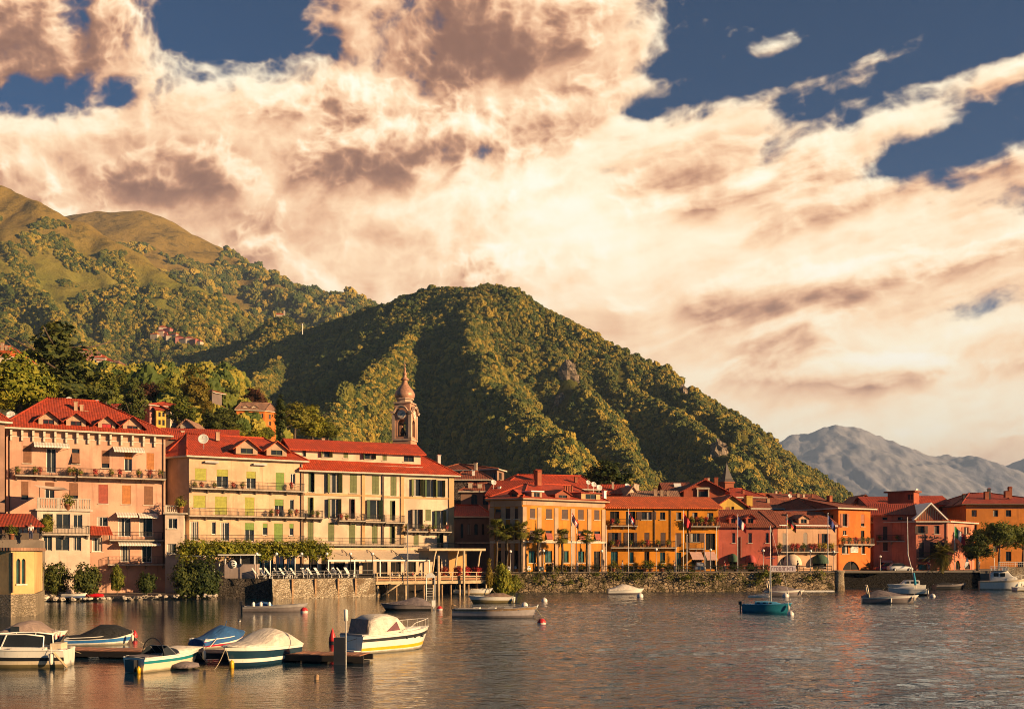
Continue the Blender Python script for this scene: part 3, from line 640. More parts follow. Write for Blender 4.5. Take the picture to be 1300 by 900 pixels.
            a = 0.28 * h; k = MB(); k.add([(0.02, -0.02, h*0.72), (w-0.02, -0.02, h*0.72), (w-0.02, -a, 0.1), (0.02, -a, 0.1), (0.02, 0.0, h*0.72), (w-0.02, 0.0, h*0.72), (w-0.02, -a+0.03, 0.08), (0.02, -a+0.03, 0.08)], [(0,1,2,3), (7,6,5,4), (0,3,7,4), (1,5,6,2), (3,2,6,7), (0,4,5,1)])
            k.build('screen', sh, o)
        return o
    def door(s, i, r, st='g', **k): return s.win(i, r, st, name='door', sill=False, **k)
    def balcony(s, i, px0, px1, py, proj=1.1, rail=1.0, kind='iron', th=0.16, off=0.0, mat=None):
        pm = (px0 + px1) / 2; u0 = s.uz(i, px0, py)[0]; u1 = s.uz(i, px1, py)[0]; z = s.uz(i, pm, py, -proj)[1]; w = u1 - u0
        m = MB(); m.box(0, w, -proj, -0.003, -th, 0); m.box(-0.05, w+0.05, -proj-0.05, -0.004, -0.05, -0.003)
        b = s.part(i, m, 'balcony', mat or SLABM, u0, off, z)
        n = max(2, int(w / 2.2))
        for q in range(n + 1):
            x = 0.15 + (w - 0.3) * q / n; k = MB()
            k.add([(x-0.09, -proj*0.8, -th-0.003), (x+0.09, -proj*0.8, -th-0.003), (x+0.09, -0.004, -th-0.003), (x-0.09, -0.004, -th-0.003), (x-0.09, -0.004, -th-0.5), (x+0.09, -0.004, -th-0.5)], [(0,1,2,3), (0,3,4), (1,5,2), (0,4,5,1), (2,5,4,3)])
            k.build('bracket', BRACK, b)
        s.rail(b, w, proj, rail, kind); return b
    def rail(s, parent, w, proj, h, kind, mat=None):
        m = MB()
        if kind == 'iron':
            for zz in (0.08, h):
                m.bar((0.03, -proj+0.04, zz), (w-0.03, -proj+0.04, zz), 0.028); m.bar((0.03, -0.01, zz), (0.03, -proj+0.04, zz), 0.028); m.bar((w-0.03, -0.01, zz), (w-0.03, -proj+0.04, zz), 0.028)
            n = int(w / 0.16)
            for q in range(n + 1): x = 0.03 + (w-0.06) * q / n; m.bar((x, -proj+0.04, 0.0), (x, -proj+0.04, h), 0.014 if q % 8 else 0.03, 0, 3)
            for q in range(1, int(proj / 0.16)):
                for x in (0.03, w-0.03): m.bar((x, -q*0.16, 0.0), (x, -q*0.16, h), 0.014, 0, 3)
            return m.build('railing', mat or IRON, parent)
        if kind == 'stone':
            m.box(-0.02, w+0.02, -proj-0.02, -proj+0.22, h-0.14, h); m.box(0, w, -proj+0.0, -proj+0.2, 0, 0.12)
            n = max(2, int(w / 0.28)); e = max(1, n // 8)
            for q in range(n + 1):
                x = 0.12 + (w - 0.24) * q / n
                if q % 8 == 0: m.box(x-0.14, x+0.14, -proj-0.04, -proj+0.24, 0.0, h+0.02)
                else: m.lathe([(0.05, 0.12), (0.10, 0.3), (0.04, 0.55), (0.07, h-0.14)], 6, (x, -proj+0.1, 0))
            return m.build('balustrade', mat or TRIM, parent)
    def awning(s, i, r, proj=1.4, mat=None, name='awning', off=0.0, drop=None):
        u0, u1, z0, z1 = s.rect(i, r, -proj*0.5); w = u1 - u0; dz = (z1 - z0) if drop is None else drop; v = 0.22
        m = MB(); m.add([(0, -0.01, dz), (w, -0.01, dz), (w, -proj, v), (0, -proj, v), (0, -0.01, dz-0.03), (w, -0.01, dz-0.03), (w, -proj, v-0.03), (0, -proj, v-0.03)], [(0,3,2,1), (4,5,6,7), (0,4,7,3), (1,2,6,5)])
        n = max(3, int(w / 0.3))
        for q in range(n):
            a, b = w*q/n, w*(q+1)/n; m.poly([(a, -proj-0.004, v), (a, -proj-0.004, 0.05), ((a+b)/2, -proj-0.004, 0.0), (b, -proj-0.004, 0.05), (b, -proj-0.004, v)])
        o = s.part(i, m, name, mat or WHITE, u0, off, z0)
        
        for x in (0.05, w-0.05): k = MB(); k.bar((x, -0.02, 0.1), (x, -proj, v-0.05), 0.025); k.build('awning_arm', STEEL, o)
        return o
    def finish(s):
        """the walls, one mesh, with every opening cut out and its reveals"""
        m = MB(); H = s.ze - s.zb; n = len(s.poly); o0 = s.o3
        for i in range(n):
            p, d, nn, L = s.fr(i); ops = s.ops.get(i, [])
            def W3(u, z, v=0.0): q = p + d * u + nn * v; return (q.x - o0.x, q.y - o0.y, z - o0.z)
            us = sorted({0.0, L} | {min(max(x, 0), L) for o in ops for x in o[:2]}); zs = sorted({s.zb, s.ze} | {min(max(x, s.zb), s.ze) for o in ops for x in o[2:4]})
            for a, b in zip(us[:-1], us[1:]):
                if b - a < 1e-5: continue
                for c, e in zip(zs[:-1], zs[1:]):
                    if e - c < 1e-5: continue
                    um, zm = (a+b)/2, (c+e)/2
                    if any(o[0] < um < o[1] and o[2] < zm < o[3] for o in ops): continue
                    m.poly([W3(a, c), W3(b, c), W3(b, e), W3(a, e)])
            for u0, u1, z0, z1, arch in ops:
                v = 0.26
                m.poly([W3(u0, z0), W3(u0, z1), W3(u0, z1, v), W3(u0, z0, v)]); m.poly([W3(u1, z0), W3(u1, z0, v), W3(u1, z1, v), W3(u1, z1)])
                m.poly([W3(u0, z1), W3(u1, z1), W3(u1, z1, v), W3(u0, z1, v)]); m.poly([W3(u0, z0), W3(u0, z0, v), W3(u1, z0, v), W3(u1, z0)])
                m.poly([W3(u0, z0, v), W3(u0, z1, v), W3(u1, z1, v), W3(u1, z0, v)])
                if arch:
                    rad = (u1 - u0) / 2; hh = rad if arch is True else arch * rad; zc = z1 - hh; K = 6
                    for sg in (0, 1):
                        cu_ = u0 if sg == 0 else u1; pts = []
                        for q in range(K + 1):
                            t = math.pi / 2 * q / K; x = (u0 + u1) / 2 + (-1 if sg == 0 else 1) * rad * math.cos(t)
                            pts.append((x, zc + hh * (math.sin(t) if arch is True else math.sin(t) ** 0.8)))
                        for q in range(K): m.poly([W3(cu_, z1, 0.002), W3(*pts[q], 0.002), W3(*pts[q+1], 0.002)]); m.poly([W3(*pts[q], 0.002), W3(*pts[q], 0.16), W3(*pts[q+1], 0.16), W3(*pts[q+1], 0.002)])
        return m.build(s.wname, s.wall, s.root)
    def hip(s, zr, mat, o=0.7, ridge=None, name='roof', th=0.22, soffit=None, ze=None, frac=(0.3, 0.7), back=0.5):
        """hipped roof over the plan; ridge given as fractions along the main wall and of the depth"""
        ze = ze or s.ze; poly = off_poly(s.poly, o); a, d, nn, L = s.fr(-1)
        r0 = s.P[0] + d * ((s.P[-1]-s.P[0]).dot(d)) * frac[0] + s.inw * s.depth * back; r1 = s.P[0] + d * ((s.P[-1]-s.P[0]).dot(d)) * frac[1] + s.inw * s.depth * back
        if ridge: r0, r1 = ridge
        m = MB(); n = len(poly); L3 = lambda q, z: (q.x - s.o3.x, q.y - s.o3.y, z - s.o3.z)
        near = [0 if (q - r0).length < (q - r1).length else 1 for q in poly]; rr = [r0, r1]
        for i in range(n):
            j = (i + 1) % n; p, q = poly[i], poly[j]
            if near[i] == near[j]: m.poly([L3(p, ze+th), L3(q, ze+th), L3(rr[near[i]], zr)])
            else: m.poly([L3(p, ze+th), L3(q, ze+th), L3(rr[near[j]], zr), L3(rr[near[i]], zr)])
            m.poly([L3(p, ze+0.02), L3(q, ze+0.02), L3(q, ze+th), L3(p, ze+th)], 1)
        m.poly([L3(q, ze+0.02) for q in poly][::-1], 1)
        r_ = m.build(name, [mat, soffit or TRIM], s.root)
        k = MB()                                     # half-round ridge and hip tiles
        k.tube([L3(r0, zr+0.03), L3(r1, zr+0.03)], 0.14, 6)
        for i in range(n):
            if (poly[i] - rr[near[i]]).length > 1: k.tube([L3(poly[i], ze+th+0.03), L3(rr[near[i]], zr+0.03)], 0.12, 6)
        k.build('ridge_tiles', mat, r_)
        return r_
    def gable(s, zr, mat, o=0.6, along=True, th=0.2, name='roof', soffit=None, ze=None):
        """two-slope roof, ridge along the front (eaves to the lake) or running inland (gable to the lake)"""
        ze = ze or s.ze; a, d, nn, L = s.fr(-1); D = s.depth; m = MB(); g = MB()
        P = lambda u, v, z: (lambda q: (q.x - s.o3.x, q.y - s.o3.y, z - s.o3.z))(a + d * u + nn * v)
        if along:
            k = (zr - ze) / (D / 2)
            for sg in (0, 1):
                e = (lambda v: v) if sg == 0 else (lambda v: D - v)
                f = [P(-o, e(-o), ze - k*o + th), P(L+o, e(-o), ze - k*o + th), P(L+o, e(D/2), zr + th), P(-o, e(D/2), zr + th)]; b = [(x, y, z - th) for x, y, z in f]
                m.add(f + b, [(0,1,2,3), (7,6,5,4), (0,4,5,1), (1,5,6,2), (3,7,4,0)] if sg == 0 else [(3,2,1,0), (4,5,6,7), (1,5,4,0), (2,6,5,1), (0,4,7,3)])
            for u in (0, L): g.poly([P(u, 0, ze), P(u, D, ze), P(u, D/2, zr)])
        else:
            k = (zr - ze) / (L / 2)
            for sg in (0, 1):
                e = (lambda u: u) if sg == 0 else (lambda u: L - u)
                f = [P(e(-o), -o, ze - k*o + th), P(e(L/2), -o, zr + th), P(e(L/2), D+o, zr + th), P(e(-o), D+o, ze - k*o + th)]; b = [(x, y, z - th) for x, y, z in f]
                m.add(f + b, [(0,1,2,3), (7,6,5,4), (0,4,5,1), (3,7,4,0), (2,6,7,3)] if sg == 0 else [(3,2,1,0), (4,5,6,7), (1,5,4,0), (0,4,7,3), (3,7,6,2)])
            for v in (0, D): g.poly([P(0, v, ze), P(L, v, ze), P(L/2, v, zr)])
        g.build('gable_wall', s.wall, s.root)
        return m.build(name, [mat, soffit or TRIM], s.root)
    def dormer(s, px0, px1, py_base, py_eave, py_ridge, off, wmat, rmat, glass=None, frame=None, deep=3.0, i=-1, box=False, over=0.25, blind=None):
        u0, _ = s.uz(i, px0, py_eave, off); u1, _ = s.uz(i, px1, py_eave, off); zb = s.uz(i, px0, py_base, off)[1]; ze = s.uz(i, px0, py_eave, off)[1]; zr = s.uz(i, px0, py_ridge, off)[1]
        w = u1 - u0; h = ze - zb; rise = max(zr - ze, 0.15); m = MB()
        m.box(0, 0.22*w, 0, 0.3, 0, h); m.box(0.78*w, w, 0, 0.3, 0, h); m.box(0.22*w, 0.78*w, 0, 0.3, 0, 0.12*h); m.box(0.22*w, 0.78*w, 0, 0.3, 0.9*h, h)
        m.box(0, 0.15, 0.3, deep, 0, h); m.box(w-0.15, w, 0.3, deep, 0, h)
        if not box: m.poly([(0, 0.02, h), (w, 0.02, h), (w/2, 0.02, h+rise)])
        o = s.part(i, m, 'dormer', wmat, u0, off, zb); ov = over
        k = MB()
        if box: k.box(-ov, w+ov, -ov, deep, h+0.003, h+0.16)
        else:
            t = 0.12; sl = rise / (w/2)
            for sg in (1, -1):
                f = [(w/2 - sg*(w/2+ov), -ov, h - sl*ov + 0.01), (w/2, -ov, h+rise+0.01), (w/2, deep, h+rise+0.01), (w/2 - sg*(w/2+ov), deep, h - sl*ov + 0.01)]; b = [(x, y, z+t) for x, y, z in f]
                k.add(f + b, [(0,1,2,3), (7,6,5,4), (0,4,5,1), (3,7,4,0)] if sg == -1 else [(3,2,1,0), (4,5,6,7), (1,5,4,0), (0,4,7,3)])
        k.build('dormer_roof', rmat, o)
        g = MB(); x0, x1 = 0.22*w, 0.78*w; z0, z1 = 0.12*h, 0.9*h; fr = 0.06
        for a, b, c, e in ((x0, x0+fr, z0, z1), (x1-fr, x1, z0, z1), (x0+fr, x1-fr, z0, z0+fr), (x0+fr, x1-fr, z1-fr, z1), ((x0+x1)/2-fr/2, (x0+x1)/2+fr/2, z0+fr, z1-fr)): g.box(a, b, 0.10, 0.16, c, e)
        g.box(x0+0.02, x1-0.02, 0.165, 0.2, z0+0.02, z1-0.02, 1)
        if blind: g.box(x0+fr, x1-fr, 0.11, 0.15, z0+fr, z1-fr, 2)
        g.build('window', [frame or WOODF, glass or GLASS, blind or DARK], o); return o
    def chimney(s, px, py_top, py_bot, w, off, mat=None, pots=1, i=-1):
        u, zt = s.uz(i, px, py_top, off); _, z0 = s.uz(i, px, py_bot, off); h = zt - z0; m = MB()
        m.box(-w/2, w/2, -w/2, w/2, -0.4, h*0.86); m.box(-w/2-0.08, w/2+0.08, -w/2-0.08, w/2+0.08, h*0.86, h*0.92)
        c = s.part(i, m, 'chimney', mat or CHIM, u, off, z0); k = MB()
        k.box(-w*0.4, w*0.4, -w*0.4, w*0.4, h*0.921, h*0.97); k.box(-w/2, w/2, -w/2, w/2, h*0.971, h); k.build('chimney_cap', DRED_T, c); return c
    def dish(s, px, py, rpx, off, i=-1, face=None, mast=0.6):
        u, z = s.uz(i, px, py, off); p, d, n, L = s.fr(i); dist = (p + d*u + n*off).y; r = rpx / F * dist
        m = MB(); ax = Vector((0.30, -0.85, 0.38)).normalized() if face is None else Vector(face).normalized()
        # bowl: rings round the axis, so it has depth; back side gets its own thickness
        e1 = ax.cross(Vector((0, 0, 1))).normalized(); e2 = ax.cross(e1); rings = []
        for q in range(7):
            t = q / 6; rings.append([ax * (0.22 * r * t * t) + (e1 * math.cos(a) + e2 * math.sin(a)) * (r * max(t, 0.02)) for a in [2*math.pi*k/18 for k in range(18)]])
        for q in range(6, -1, -1):
            t = q / 6; rings.append([ax * (0.22 * r * t * t - 0.04) + (e1 * math.cos(a) + e2 * math.sin(a)) * (r * max(t, 0.02)) for a in [2*math.pi*k/18 for k in range(18)]])
        m.loft(rings, 0, True, True); o = m.build('satellite_dish', plain('dish_grey', (0.55, 0.52, 0.47), 0.5), s.root, s.loc(i, u, off, z))
        k = MB(); k.bar(tuple(ax * 0.02), tuple(ax * r * 0.95 + e2 * r * 0.1), 0.02); k.bar(tuple(-ax*0.05), (0, 0.25, -0.1), 0.04); k.bar((0, 0.25, -0.1), (0, 0.25, -r - mast), 0.04, 0, 6); k.lathe([(0.0, -0.08), (0.06, -0.06), (0.06, 0.06), (0.0, 0.08)], 6, tuple(ax * r * 0.95)); k.build('dish_arm', STEEL, o); return o
    def band(s, i, px0, px1, py, h=0.25, proj=0.12, name='string_course', mat=None):
        u0, z = s.uz(i, px0, py); u1, z1 = s.uz(i, px1, py); m = MB(); m.box(0, u1-u0, -proj, -0.002, -h/2, h/2); return s.part(i, m, name, mat or TRIM, u0, 0, (z+z1)/2)
    def pipe(s, i, px, py0, py1, r=0.07, mat=None, name='downpipe'):
        u, z1 = s.uz(i, px, py0); _, z0 = s.uz(i, px, py1); m = MB(); m.bar((0, -0.11, 0), (0, -0.11, z1-z0), r, 0, 6); return s.part(i, m, name, mat or WOODF, u, 0, z0)
    def text(s, i, txt, px, py, size, mat, off=-0.03, align='CENTER'):
        c = bpy.data.curves.new('lettering', 'FONT'); c.body = txt; c.size = size; c.extrude = 0.012; c.align_x = align; c.align_y = 'CENTER'; c.materials.append(mat)
        u, z = s.uz(i, px, py); 
        tmp = bpy.data.objects.new('tmp', c); COL.objects.link(tmp); dg = bpy.context.evaluated_depsgraph_get(); me = bpy.data.meshes.new_from_object(tmp.evaluated_get(dg)); bpy.data.objects.remove(tmp)
        o = link('sign_lettering', me, s.root, s.loc(i, u, off, z)); o.rotation_euler = (R(90), 0, s.ang(i)); return o
def letter_marks(w, h, n, seed):
    """rows of worn painted strokes: lettering too small to be read"""
    rr = random.Random(seed); m = MB(); p = w / n
    for q in range(n):
        x = q * p + p * 0.12; a = p * 0.24; k = rr.choice((0, 1, 2)); m.box(x, x+a, -0.012, 0, 0, h)
        if k: m.box(x+a, x+p*0.72, -0.012, 0, h*0.78, h)
        if k == 2: m.box(x+a, x+p*0.72, -0.012, 0, 0, h*0.2)
        if k != 1: m.box(x+p*0.55, x+p*0.76, -0.011, 0, h*0.22, h*0.76)
    return m
BLACKP = plain('black_paint', (0.015, 0.014, 0.013), 0.5)
QZ = 2.8                                             # height of the promenade
# ---------------------------------------------------------------- pink apartment house on the left
PINK = stucco('pink_render', (0.56, 0.31, 0.21)); PALEP = stucco('pale_pink_render', (0.58, 0.44, 0.33))
A = Bld('apartment_house', 'tall pink apartment house with four dormers in its red hipped roof and brown window screens', 'house', [(8,128),(210,137)], 0.4, ZZ(545,128.2), PINK, 13)
def wins(b, i, lst, **k):
    for it in lst:
        r, st = it[0], it[1]; kk = dict(k); kk.update(it[2] if len(it) > 2 else {}); b.win(i, r, st, **kk)
wins(A, 0, [((29.6,566,40,588), 'bl'), ((91,569.6,101,589), 'aw', {'shut': BRBLIND}), ((91,590,101,590.4), 'bl')][:2] + [((129,571.6,139,594), 'bq'), ((186,575,195.6,596), 'bl', {'shut': ORBLIND}),
    ((27,611,36,634), 'bq'), ((88,613,99,634), 'bq'), ((125,615,137,639), 'bl', {'shut': RDSCREEN}), ((155,616,166,640), 'bl', {'shut': ORBLIND}), ((183,617,194,641), 'bl'),
    ((123,656,137,668), 'g', {'frame': WHITE}), ((117,682,130,700), 'g', {'frame': WHITE})], shut=BRBLIND)
for r, st, sh in [((59,569,71,600), 'g', None), ((158,573,167.6,598), 'bh', ORBLIND), ((57,612,69,633), 'bh', BRBLIND), ((150,657,166,681), 'g', None), ((177,657,194,681), 'g', None), ((153,692,165,713), 'g', None), ((180,692,193,714), 'g', None)]: A.door(0, r, st, shut=sh, frame=WHITE)
AWS = stripes('striped_awning', (0.70, 0.66, 0.58), (0.50, 0.44, 0.36), 0.34)
for r in [(43,561,88,569), (144,567,183,575), (148,650,174,657), (176,651,200,658), (150,686,203,693)]: A.awning(0, r, 1.5, AWS)
A.balcony(0, 19, 97, 603.5, 1.2); A.balcony(0, 97.5, 208, 606, 1.5); A.balcony(0, 138, 206, 685, 1.2); A.balcony(0, 136, 209, 716, 1.3)
for px in range(14, 210, 14):
    u, z = A.uz(0, px, 548 + px*0.047); m = MB(); m.box(-0.13, 0.13, -0.55, -0.003, -0.1, 0.55); m.box(-0.10, 0.10, -0.3, -0.003, -0.75, -0.103); A.part(0, m, 'eaves_bracket', TRIM, u, 0, A.ze - 0.62)
A.band(0, 9, 209, 561 - 2.5, 0.12, 0.06); A.pipe(0, 12, 548, 740); A.pipe(0, 207, 556, 720)
A.win(0, (68,719,72,740), 'd', hole=True, sill=False, glass=DARK)
A.finish()
A.hip(ZZ(508, 138), DRED_T, 0.9, frac=(0.27, 0.60), soffit=TRIM)
for px0, px1, pb, pe, pr, bl in [(49,74,540,531,522,None), (84,109,542,533,524.5,None), (124.5,147,545,536.5,528,REDBL), (156,180,548,539,528.5,None)]: A.dormer(px0, px1, pb, pe, pr, 0.1, CHIM, DRED_T, frame=plain('maroon_frame', (0.16, 0.02, 0.02), 0.5), deep=4, over=0.6, blind=bl)
for px, t, b, w in [(96,509,521,0.42), (103.5,513,527,0.42), (109.5,521,530,0.36), (114,524,532,0.4)]: A.chimney(px, t, b, w, 4.0)
for px, py, r_, of in [(13.5,527,5.4,2.5), (87.5,508,4.4,7), (123,512,4.8,6.5)]: A.dish(px, py, r_, of, mast=1.2)
# lower terrace wing
AW = Bld('', '', '', [(47,122.5),(114,125.8)], 0.4, ZZ(648.5,124), PALEP, 4.5, root=A.root, wname='wing_wall')
wins(AW, 0, [((54,652,67,673), 'd'), ((71,652,89,671), 'd'), ((93,653,104.5,670), 'd'), ((55,680,66,699), 'g'), ((70,681,88,699), 'g'), ((92,681,103,699), 'g')], frame=TRIM, sill=False)
AW.finish(); AW.balcony(0, 50, 112, 677.5, 0.9)
u, z = AW.uz(0, 47, 648); m = MB(); u1 = AW.uz(0, 115, 648)[0]; m.box(-0.2, u1-u+0.2, -0.3, 4.4, 0, 0.2); tb = AW.part(0, m, 'terrace_slab', SLABM, u, 0, AW.ze + 0.003); k = MB()
AW.rail(tb, u1-u, 0.25, 1.35, 'stone', plain('weathered_stone', (0.34, 0.29, 0.23), 0.9)); tb.children[-1].location.z = 0.2
# fabric sail on the terrace and its posts are a thing apart (built with the small objects)
A2 = Bld('', '', '', [(209.5,134.5),(233,135)], 0.4, ZZ(652.5,134.7), PALEP, 6, root=A.root, wname='annex_wall')
wins(A2, 0, [((213,658,225,671), 'g', {'frame': WHITE}), ((212,690,224,703), 'g', {'frame': WHITE})]); A2.finish()
m = MB(); u1 = A2.uz(0, 235, 652)[0]; m.box(-0.2, u1+0.2, -0.3, 5.8, 0, 0.2); tb = A2.part(0, m, 'terrace_slab', SLABM, 0, 0, A2.ze + 0.003); A2.rail(tb, u1*0.72, 0.25, 0.95, 'stone'); tb.children[-1].location.z = 0.2
m = MB(); u0, z = A.uz(0, 115, 668, -1.2); u1 = A.uz(0, 139, 668, -1.2)[0]; m.add([(0,-0.0,1.1), (u1-u0,0,1.1), (u1-u0+0.2,-1.9,0), (-0.2,-1.9,0), (0,0,1.0), (u1-u0,0,1.0), (u1-u0+0.2,-1.9,-0.12), (-0.2,-1.9,-0.12)], [(3,2,1,0), (4,5,6,7), (3,7,6,2), (0,4,7,3), (2,6,5,1)]); A.part(0, m, 'porch_roof', DRED_T, A.uz(0,115,668)[0], 0, ZZ(678,132))

# dark neighbour at the left edge of the picture
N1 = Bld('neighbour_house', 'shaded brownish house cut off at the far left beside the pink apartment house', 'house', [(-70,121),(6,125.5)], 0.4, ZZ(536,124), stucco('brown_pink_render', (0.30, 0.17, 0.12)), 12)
wins(N1, 0, [((-12,566,-2,590), 'bl'), ((-12,612,-2,636), 'bl'), ((-40,566,-30,590), 'bl'), ((-40,612,-30,636), 'bl')], shut=BRBLIND); N1.finish(); N1.hip(ZZ(505,130), DRED_T, 0.7)
# corner house with pointed windows, standing in the water
YEL = stucco('yellow_render', (0.58, 0.36, 0.15)); ORG = stucco('ochre_render', (0.52, 0.29, 0.11))
Y = Bld('corner_house', 'small yellow house with two pointed windows standing in the water on a stone base', 'house', [(-60,91.5),(14,89.5),(43.5,91.5)], ZZ(754,90), ZZ(699,90), YEL, 9, inw=(-0.35, 0.94))
for r in [(20.6,709,26,741), (27.4,709,32.4,741)]: Y.win(1, r, 'g', frame=WOODF, sill=False, arch=1.7, glass=GREENGLASS)
u, z = Y.uz(1, 19.5, 743); u1 = Y.uz(1, 33.5, 743)[0]; m = MB(); m.box(0, u1-u, -0.15, -0.003, 0, 0.14); Y.part(1, m, 'window_sill', TRIM, u, 0, z)
Y.finish()
STB = rubble('old_plinth', (0.34, 0.27, 0.19), (0.26, 0.20, 0.14), (0.26, 0.20, 0.13), 3.2, None, 0.6)
m = MB(); pb = off_poly(Y.poly, 0.18); m.prism([(q.x - Y.o3.x, q.y - Y.o3.y) for q in pb], -Y.zb - 0.6, -0.003); m.build('plinth', STB, Y.root)
m = MB(); pb = off_poly(Y.poly, 0.28); m.prism([(q.x - Y.o3.x, q.y - Y.o3.y) for q in pb], Y.ze - Y.zb + 0.003, Y.ze - Y.zb + 0.28); m.build('cornice', [PALE_T], Y.root)
Y.pipe(1, 14.8, 701, 752)
# veranda restaurant behind it
VD = Bld('veranda', 'red tiled veranda with white curtains behind the small yellow house', 'veranda', [(-60,110),(51,113)], 0.4, ZZ(685,112), stucco('grey_brown_render', (0.22, 0.17, 0.13)), 7); VD.finish()
m = MB()
for px in (-20, 4, 22, 45): u = VD.uz(0, px, 680)[0]; m.box(u-0.12, u+0.12, 0.15, 0.4, VD.ze - VD.zb + 0.002, ZZ(668,113) - VD.zb)
VD.part(0, m, 'post', WOODF, 0, 0, VD.zb)
m = MB(); L = VD.fr(0)[3]; z0, z1 = ZZ(667,112) - VD.zb, ZZ(651,114) - VD.zb; m.add([(-0.5,-0.8,z0), (L+0.5,-0.8,z0), (L-1.2,4.2,z1), (-0.5,4.2,z1), (-0.5,-0.8,z0-0.15), (L+0.5,-0.8,z0-0.15), (L-1.2,4.2,z1-0.15), (-0.5,4.2,z1-0.15)], [(0,1,2,3), (7,6,5,4), (0,4,5,1), (1,5,6,2), (2,6,7,3)]); VD.part(0, m, 'roof', DRED_T, 0, 0, VD.zb)
for px in (25.5, 32.5):
    u = VD.uz(0, px, 675, 1.0)[0]; m = MB(); z0 = VD.ze - VD.zb + 0.004; z1 = ZZ(667,113) - VD.zb; m.loft([[(u - 0.2 + 0.4*q/8, 1.0 + 0.04*math.sin(q*2.2), z) for q in range(9)] for z in (z0, (z0+z1)/2, z1)]); VD.part(0, m, 'curtain', WHITE, 0, 0, VD.zb)
m = MB(); m.box(0.1, L-0.1, 0.05, 0.12, VD.ze-VD.zb+0.003, VD.ze-VD.zb+0.75); VD.part(0, m, 'parapet', plain('planter_soil_brown', (0.10, 0.07, 0.05), 0.9), 0, 0, VD.zb)

# ---------------------------------------------------------------- peach house with long balconies
PEACH = stucco('peach_render', (0.63, 0.41, 0.25)); 
B = Bld('balcony_house', 'peach house with long balconies and yellow-green roller blinds', 'house', [(213,139.5),(240,137),(384,145)], 1.2, ZZ(580.5,137), PEACH, 12)
wins(B, 1, [((247.7,594.4,262,609.5), 'bl', {'shut': YBLIND}), ((368.7,601,375,614.6), 'g'), ((245.5,628.7,261,644.5), 'bl', {'shut': YBLIND}), ((368,634,373,647), 'g'), ((269,662.5,274,678), 'g'), ((333.5,664,339.7,679), 'bh', {'shut': GBLIND}), ((367.4,664.5,372.7,679.6), 'bh', {'shut': GBLIND})], frame=WHITE)
for r, st, sh in [((275,596,289.5,618.4), 'bh', YBLIND), ((312.8,598.6,324.7,620.4), 'bh', YBLIND), ((350,600,361,622.6), 'bl', GBLIND), ((273,630,288,653), 'bl', YBLIND), ((311,631,323,654.2), 'bl', YBLIND), ((348.5,633.5,360,655.5), 'bh', GBLIND),
        ((240.7+1.2,661.8,252,686), 'g', None), ((280,663,291,686.4), 'g', None), ((311,663.6,322.5,687), 'bh', GBLIND), ((348,664,359,687.4), 'bl', GBLIND)]: B.door(1, r, st, shut=sh, frame=WHITE)
B.balcony(1, 241, 383.5, 621, 1.15); B.balcony(1, 238, 383.5, 655, 1.15); B.balcony(1, 234, 383.5, 688.5, 1.2)
for r in [(322,702,333,732), (336,702,347,732), (350,702,361,732), (364,702,375,732)]: B.door(1, r, 'g', glass=plain('blue_dark_glass', (0.012, 0.016, 0.04), 0.1))
B.finish(); B.hip(ZZ(549,145), RED_T, 0.75, frac=(0.22, 0.86))
B.dormer(299.5, 327, 576, 567.5, 557, 0.5, CHIM, OR_T, deep=4.5, over=0.5, frame=DGRSH); B.dormer(338.5, 364, 578, 570, 559.8, 0.5, CHIM, OR_T, deep=4.5, over=0.5, frame=DGRSH)
B.dish(258, 557.5, 6.6, 0.2, face=(0.15, -0.9, 0.3)); B.chimney(276, 548, 556, 0.5, 7); B.pipe(1, 382, 589, 735)
for px, py in ((268, 585.5), (329, 588.5)):
    u, z = B.uz(1, px, py); m = MB(); m.box(-0.9, 0.9, -0.5, -0.004, -0.25, 0.0); B.part(1, m, 'awning_box', STEEL, u, 0, z)

# ---------------------------------------------------------------- cream hotel
CREAM = stucco('cream_render', (0.66, 0.485, 0.335), 0.25); OCH = stucco('ochre_pilaster', (0.55, 0.34, 0.16))
C = Bld('grand_hotel', 'long cream hotel with green slatted shutters and a red hipped roof', 'hotel', [(385.5,145.2),(576.5,155)], 1.2, ZZ(599,145.2), CREAM, 14)
SG = {'shut': GRNSH}; SD = {'shut': DGRSH}
wins(C, 0, [((391.5,600,399.5,624.5), 'sp', SD), ((418.5,601,430,625.4), 'sq'), ((444,601.7,453,626), 'sc'), ((472,603,481,627.5), 'sc'), ((495.6,605,503.4,629.6), 'sc'), ((525,608,534,629.6), 'sq'), ((541.5,608.5,550.5,630.7), 'sq', SD), ((555,609.5,562.5,631), 'sq'),
    ((418.5,633,429.5,657), 'sq'), ((540,646.5,547,661), 'sc'), ((416.5,663.5,424.5,686.6), 'sc'), ((525,676,531.5,692), 'sc')], shut=GRNSH)
for r, st, sh in [((390.5,631,398.5,655.5), 'sp', GRNSH), ((443,633.2,451,658), 'sp', BRSH), ((469.5,634.4,481,659), 'sq', DGRSH), ((495,635.4,502,660), 'sp', GRNSH), ((523.5,646.5,533,671), 'sq', BRSH), ((554,648,563,671), 'sq', DGRSH),
        ((390.5,662.4,398,688.6), 'sc', GRNSH), ((443,664.4,451,689.6), 'sc', GRNSH), ((472,665.4,479.4,689.6), 'sc', GRNSH), ((494.6,665.6,502,689.6), 'sp', GRNSH), ((554.8,676.4,563,695), 'sp', DGRSH)]: C.door(0, r, st, shut=sh)
for a, b, y in [(386.5,408,657), (428,461,660.5), (461.5,486,662), (487,511,663), (513,540,674), (543,570,674.5)]: C.balcony(0, a, b, y, 1.2)
C.balcony(0, 386.5, 511, 691.5, 1.5); C.balcony(0, 513.5, 576, 697.5, 1.5)
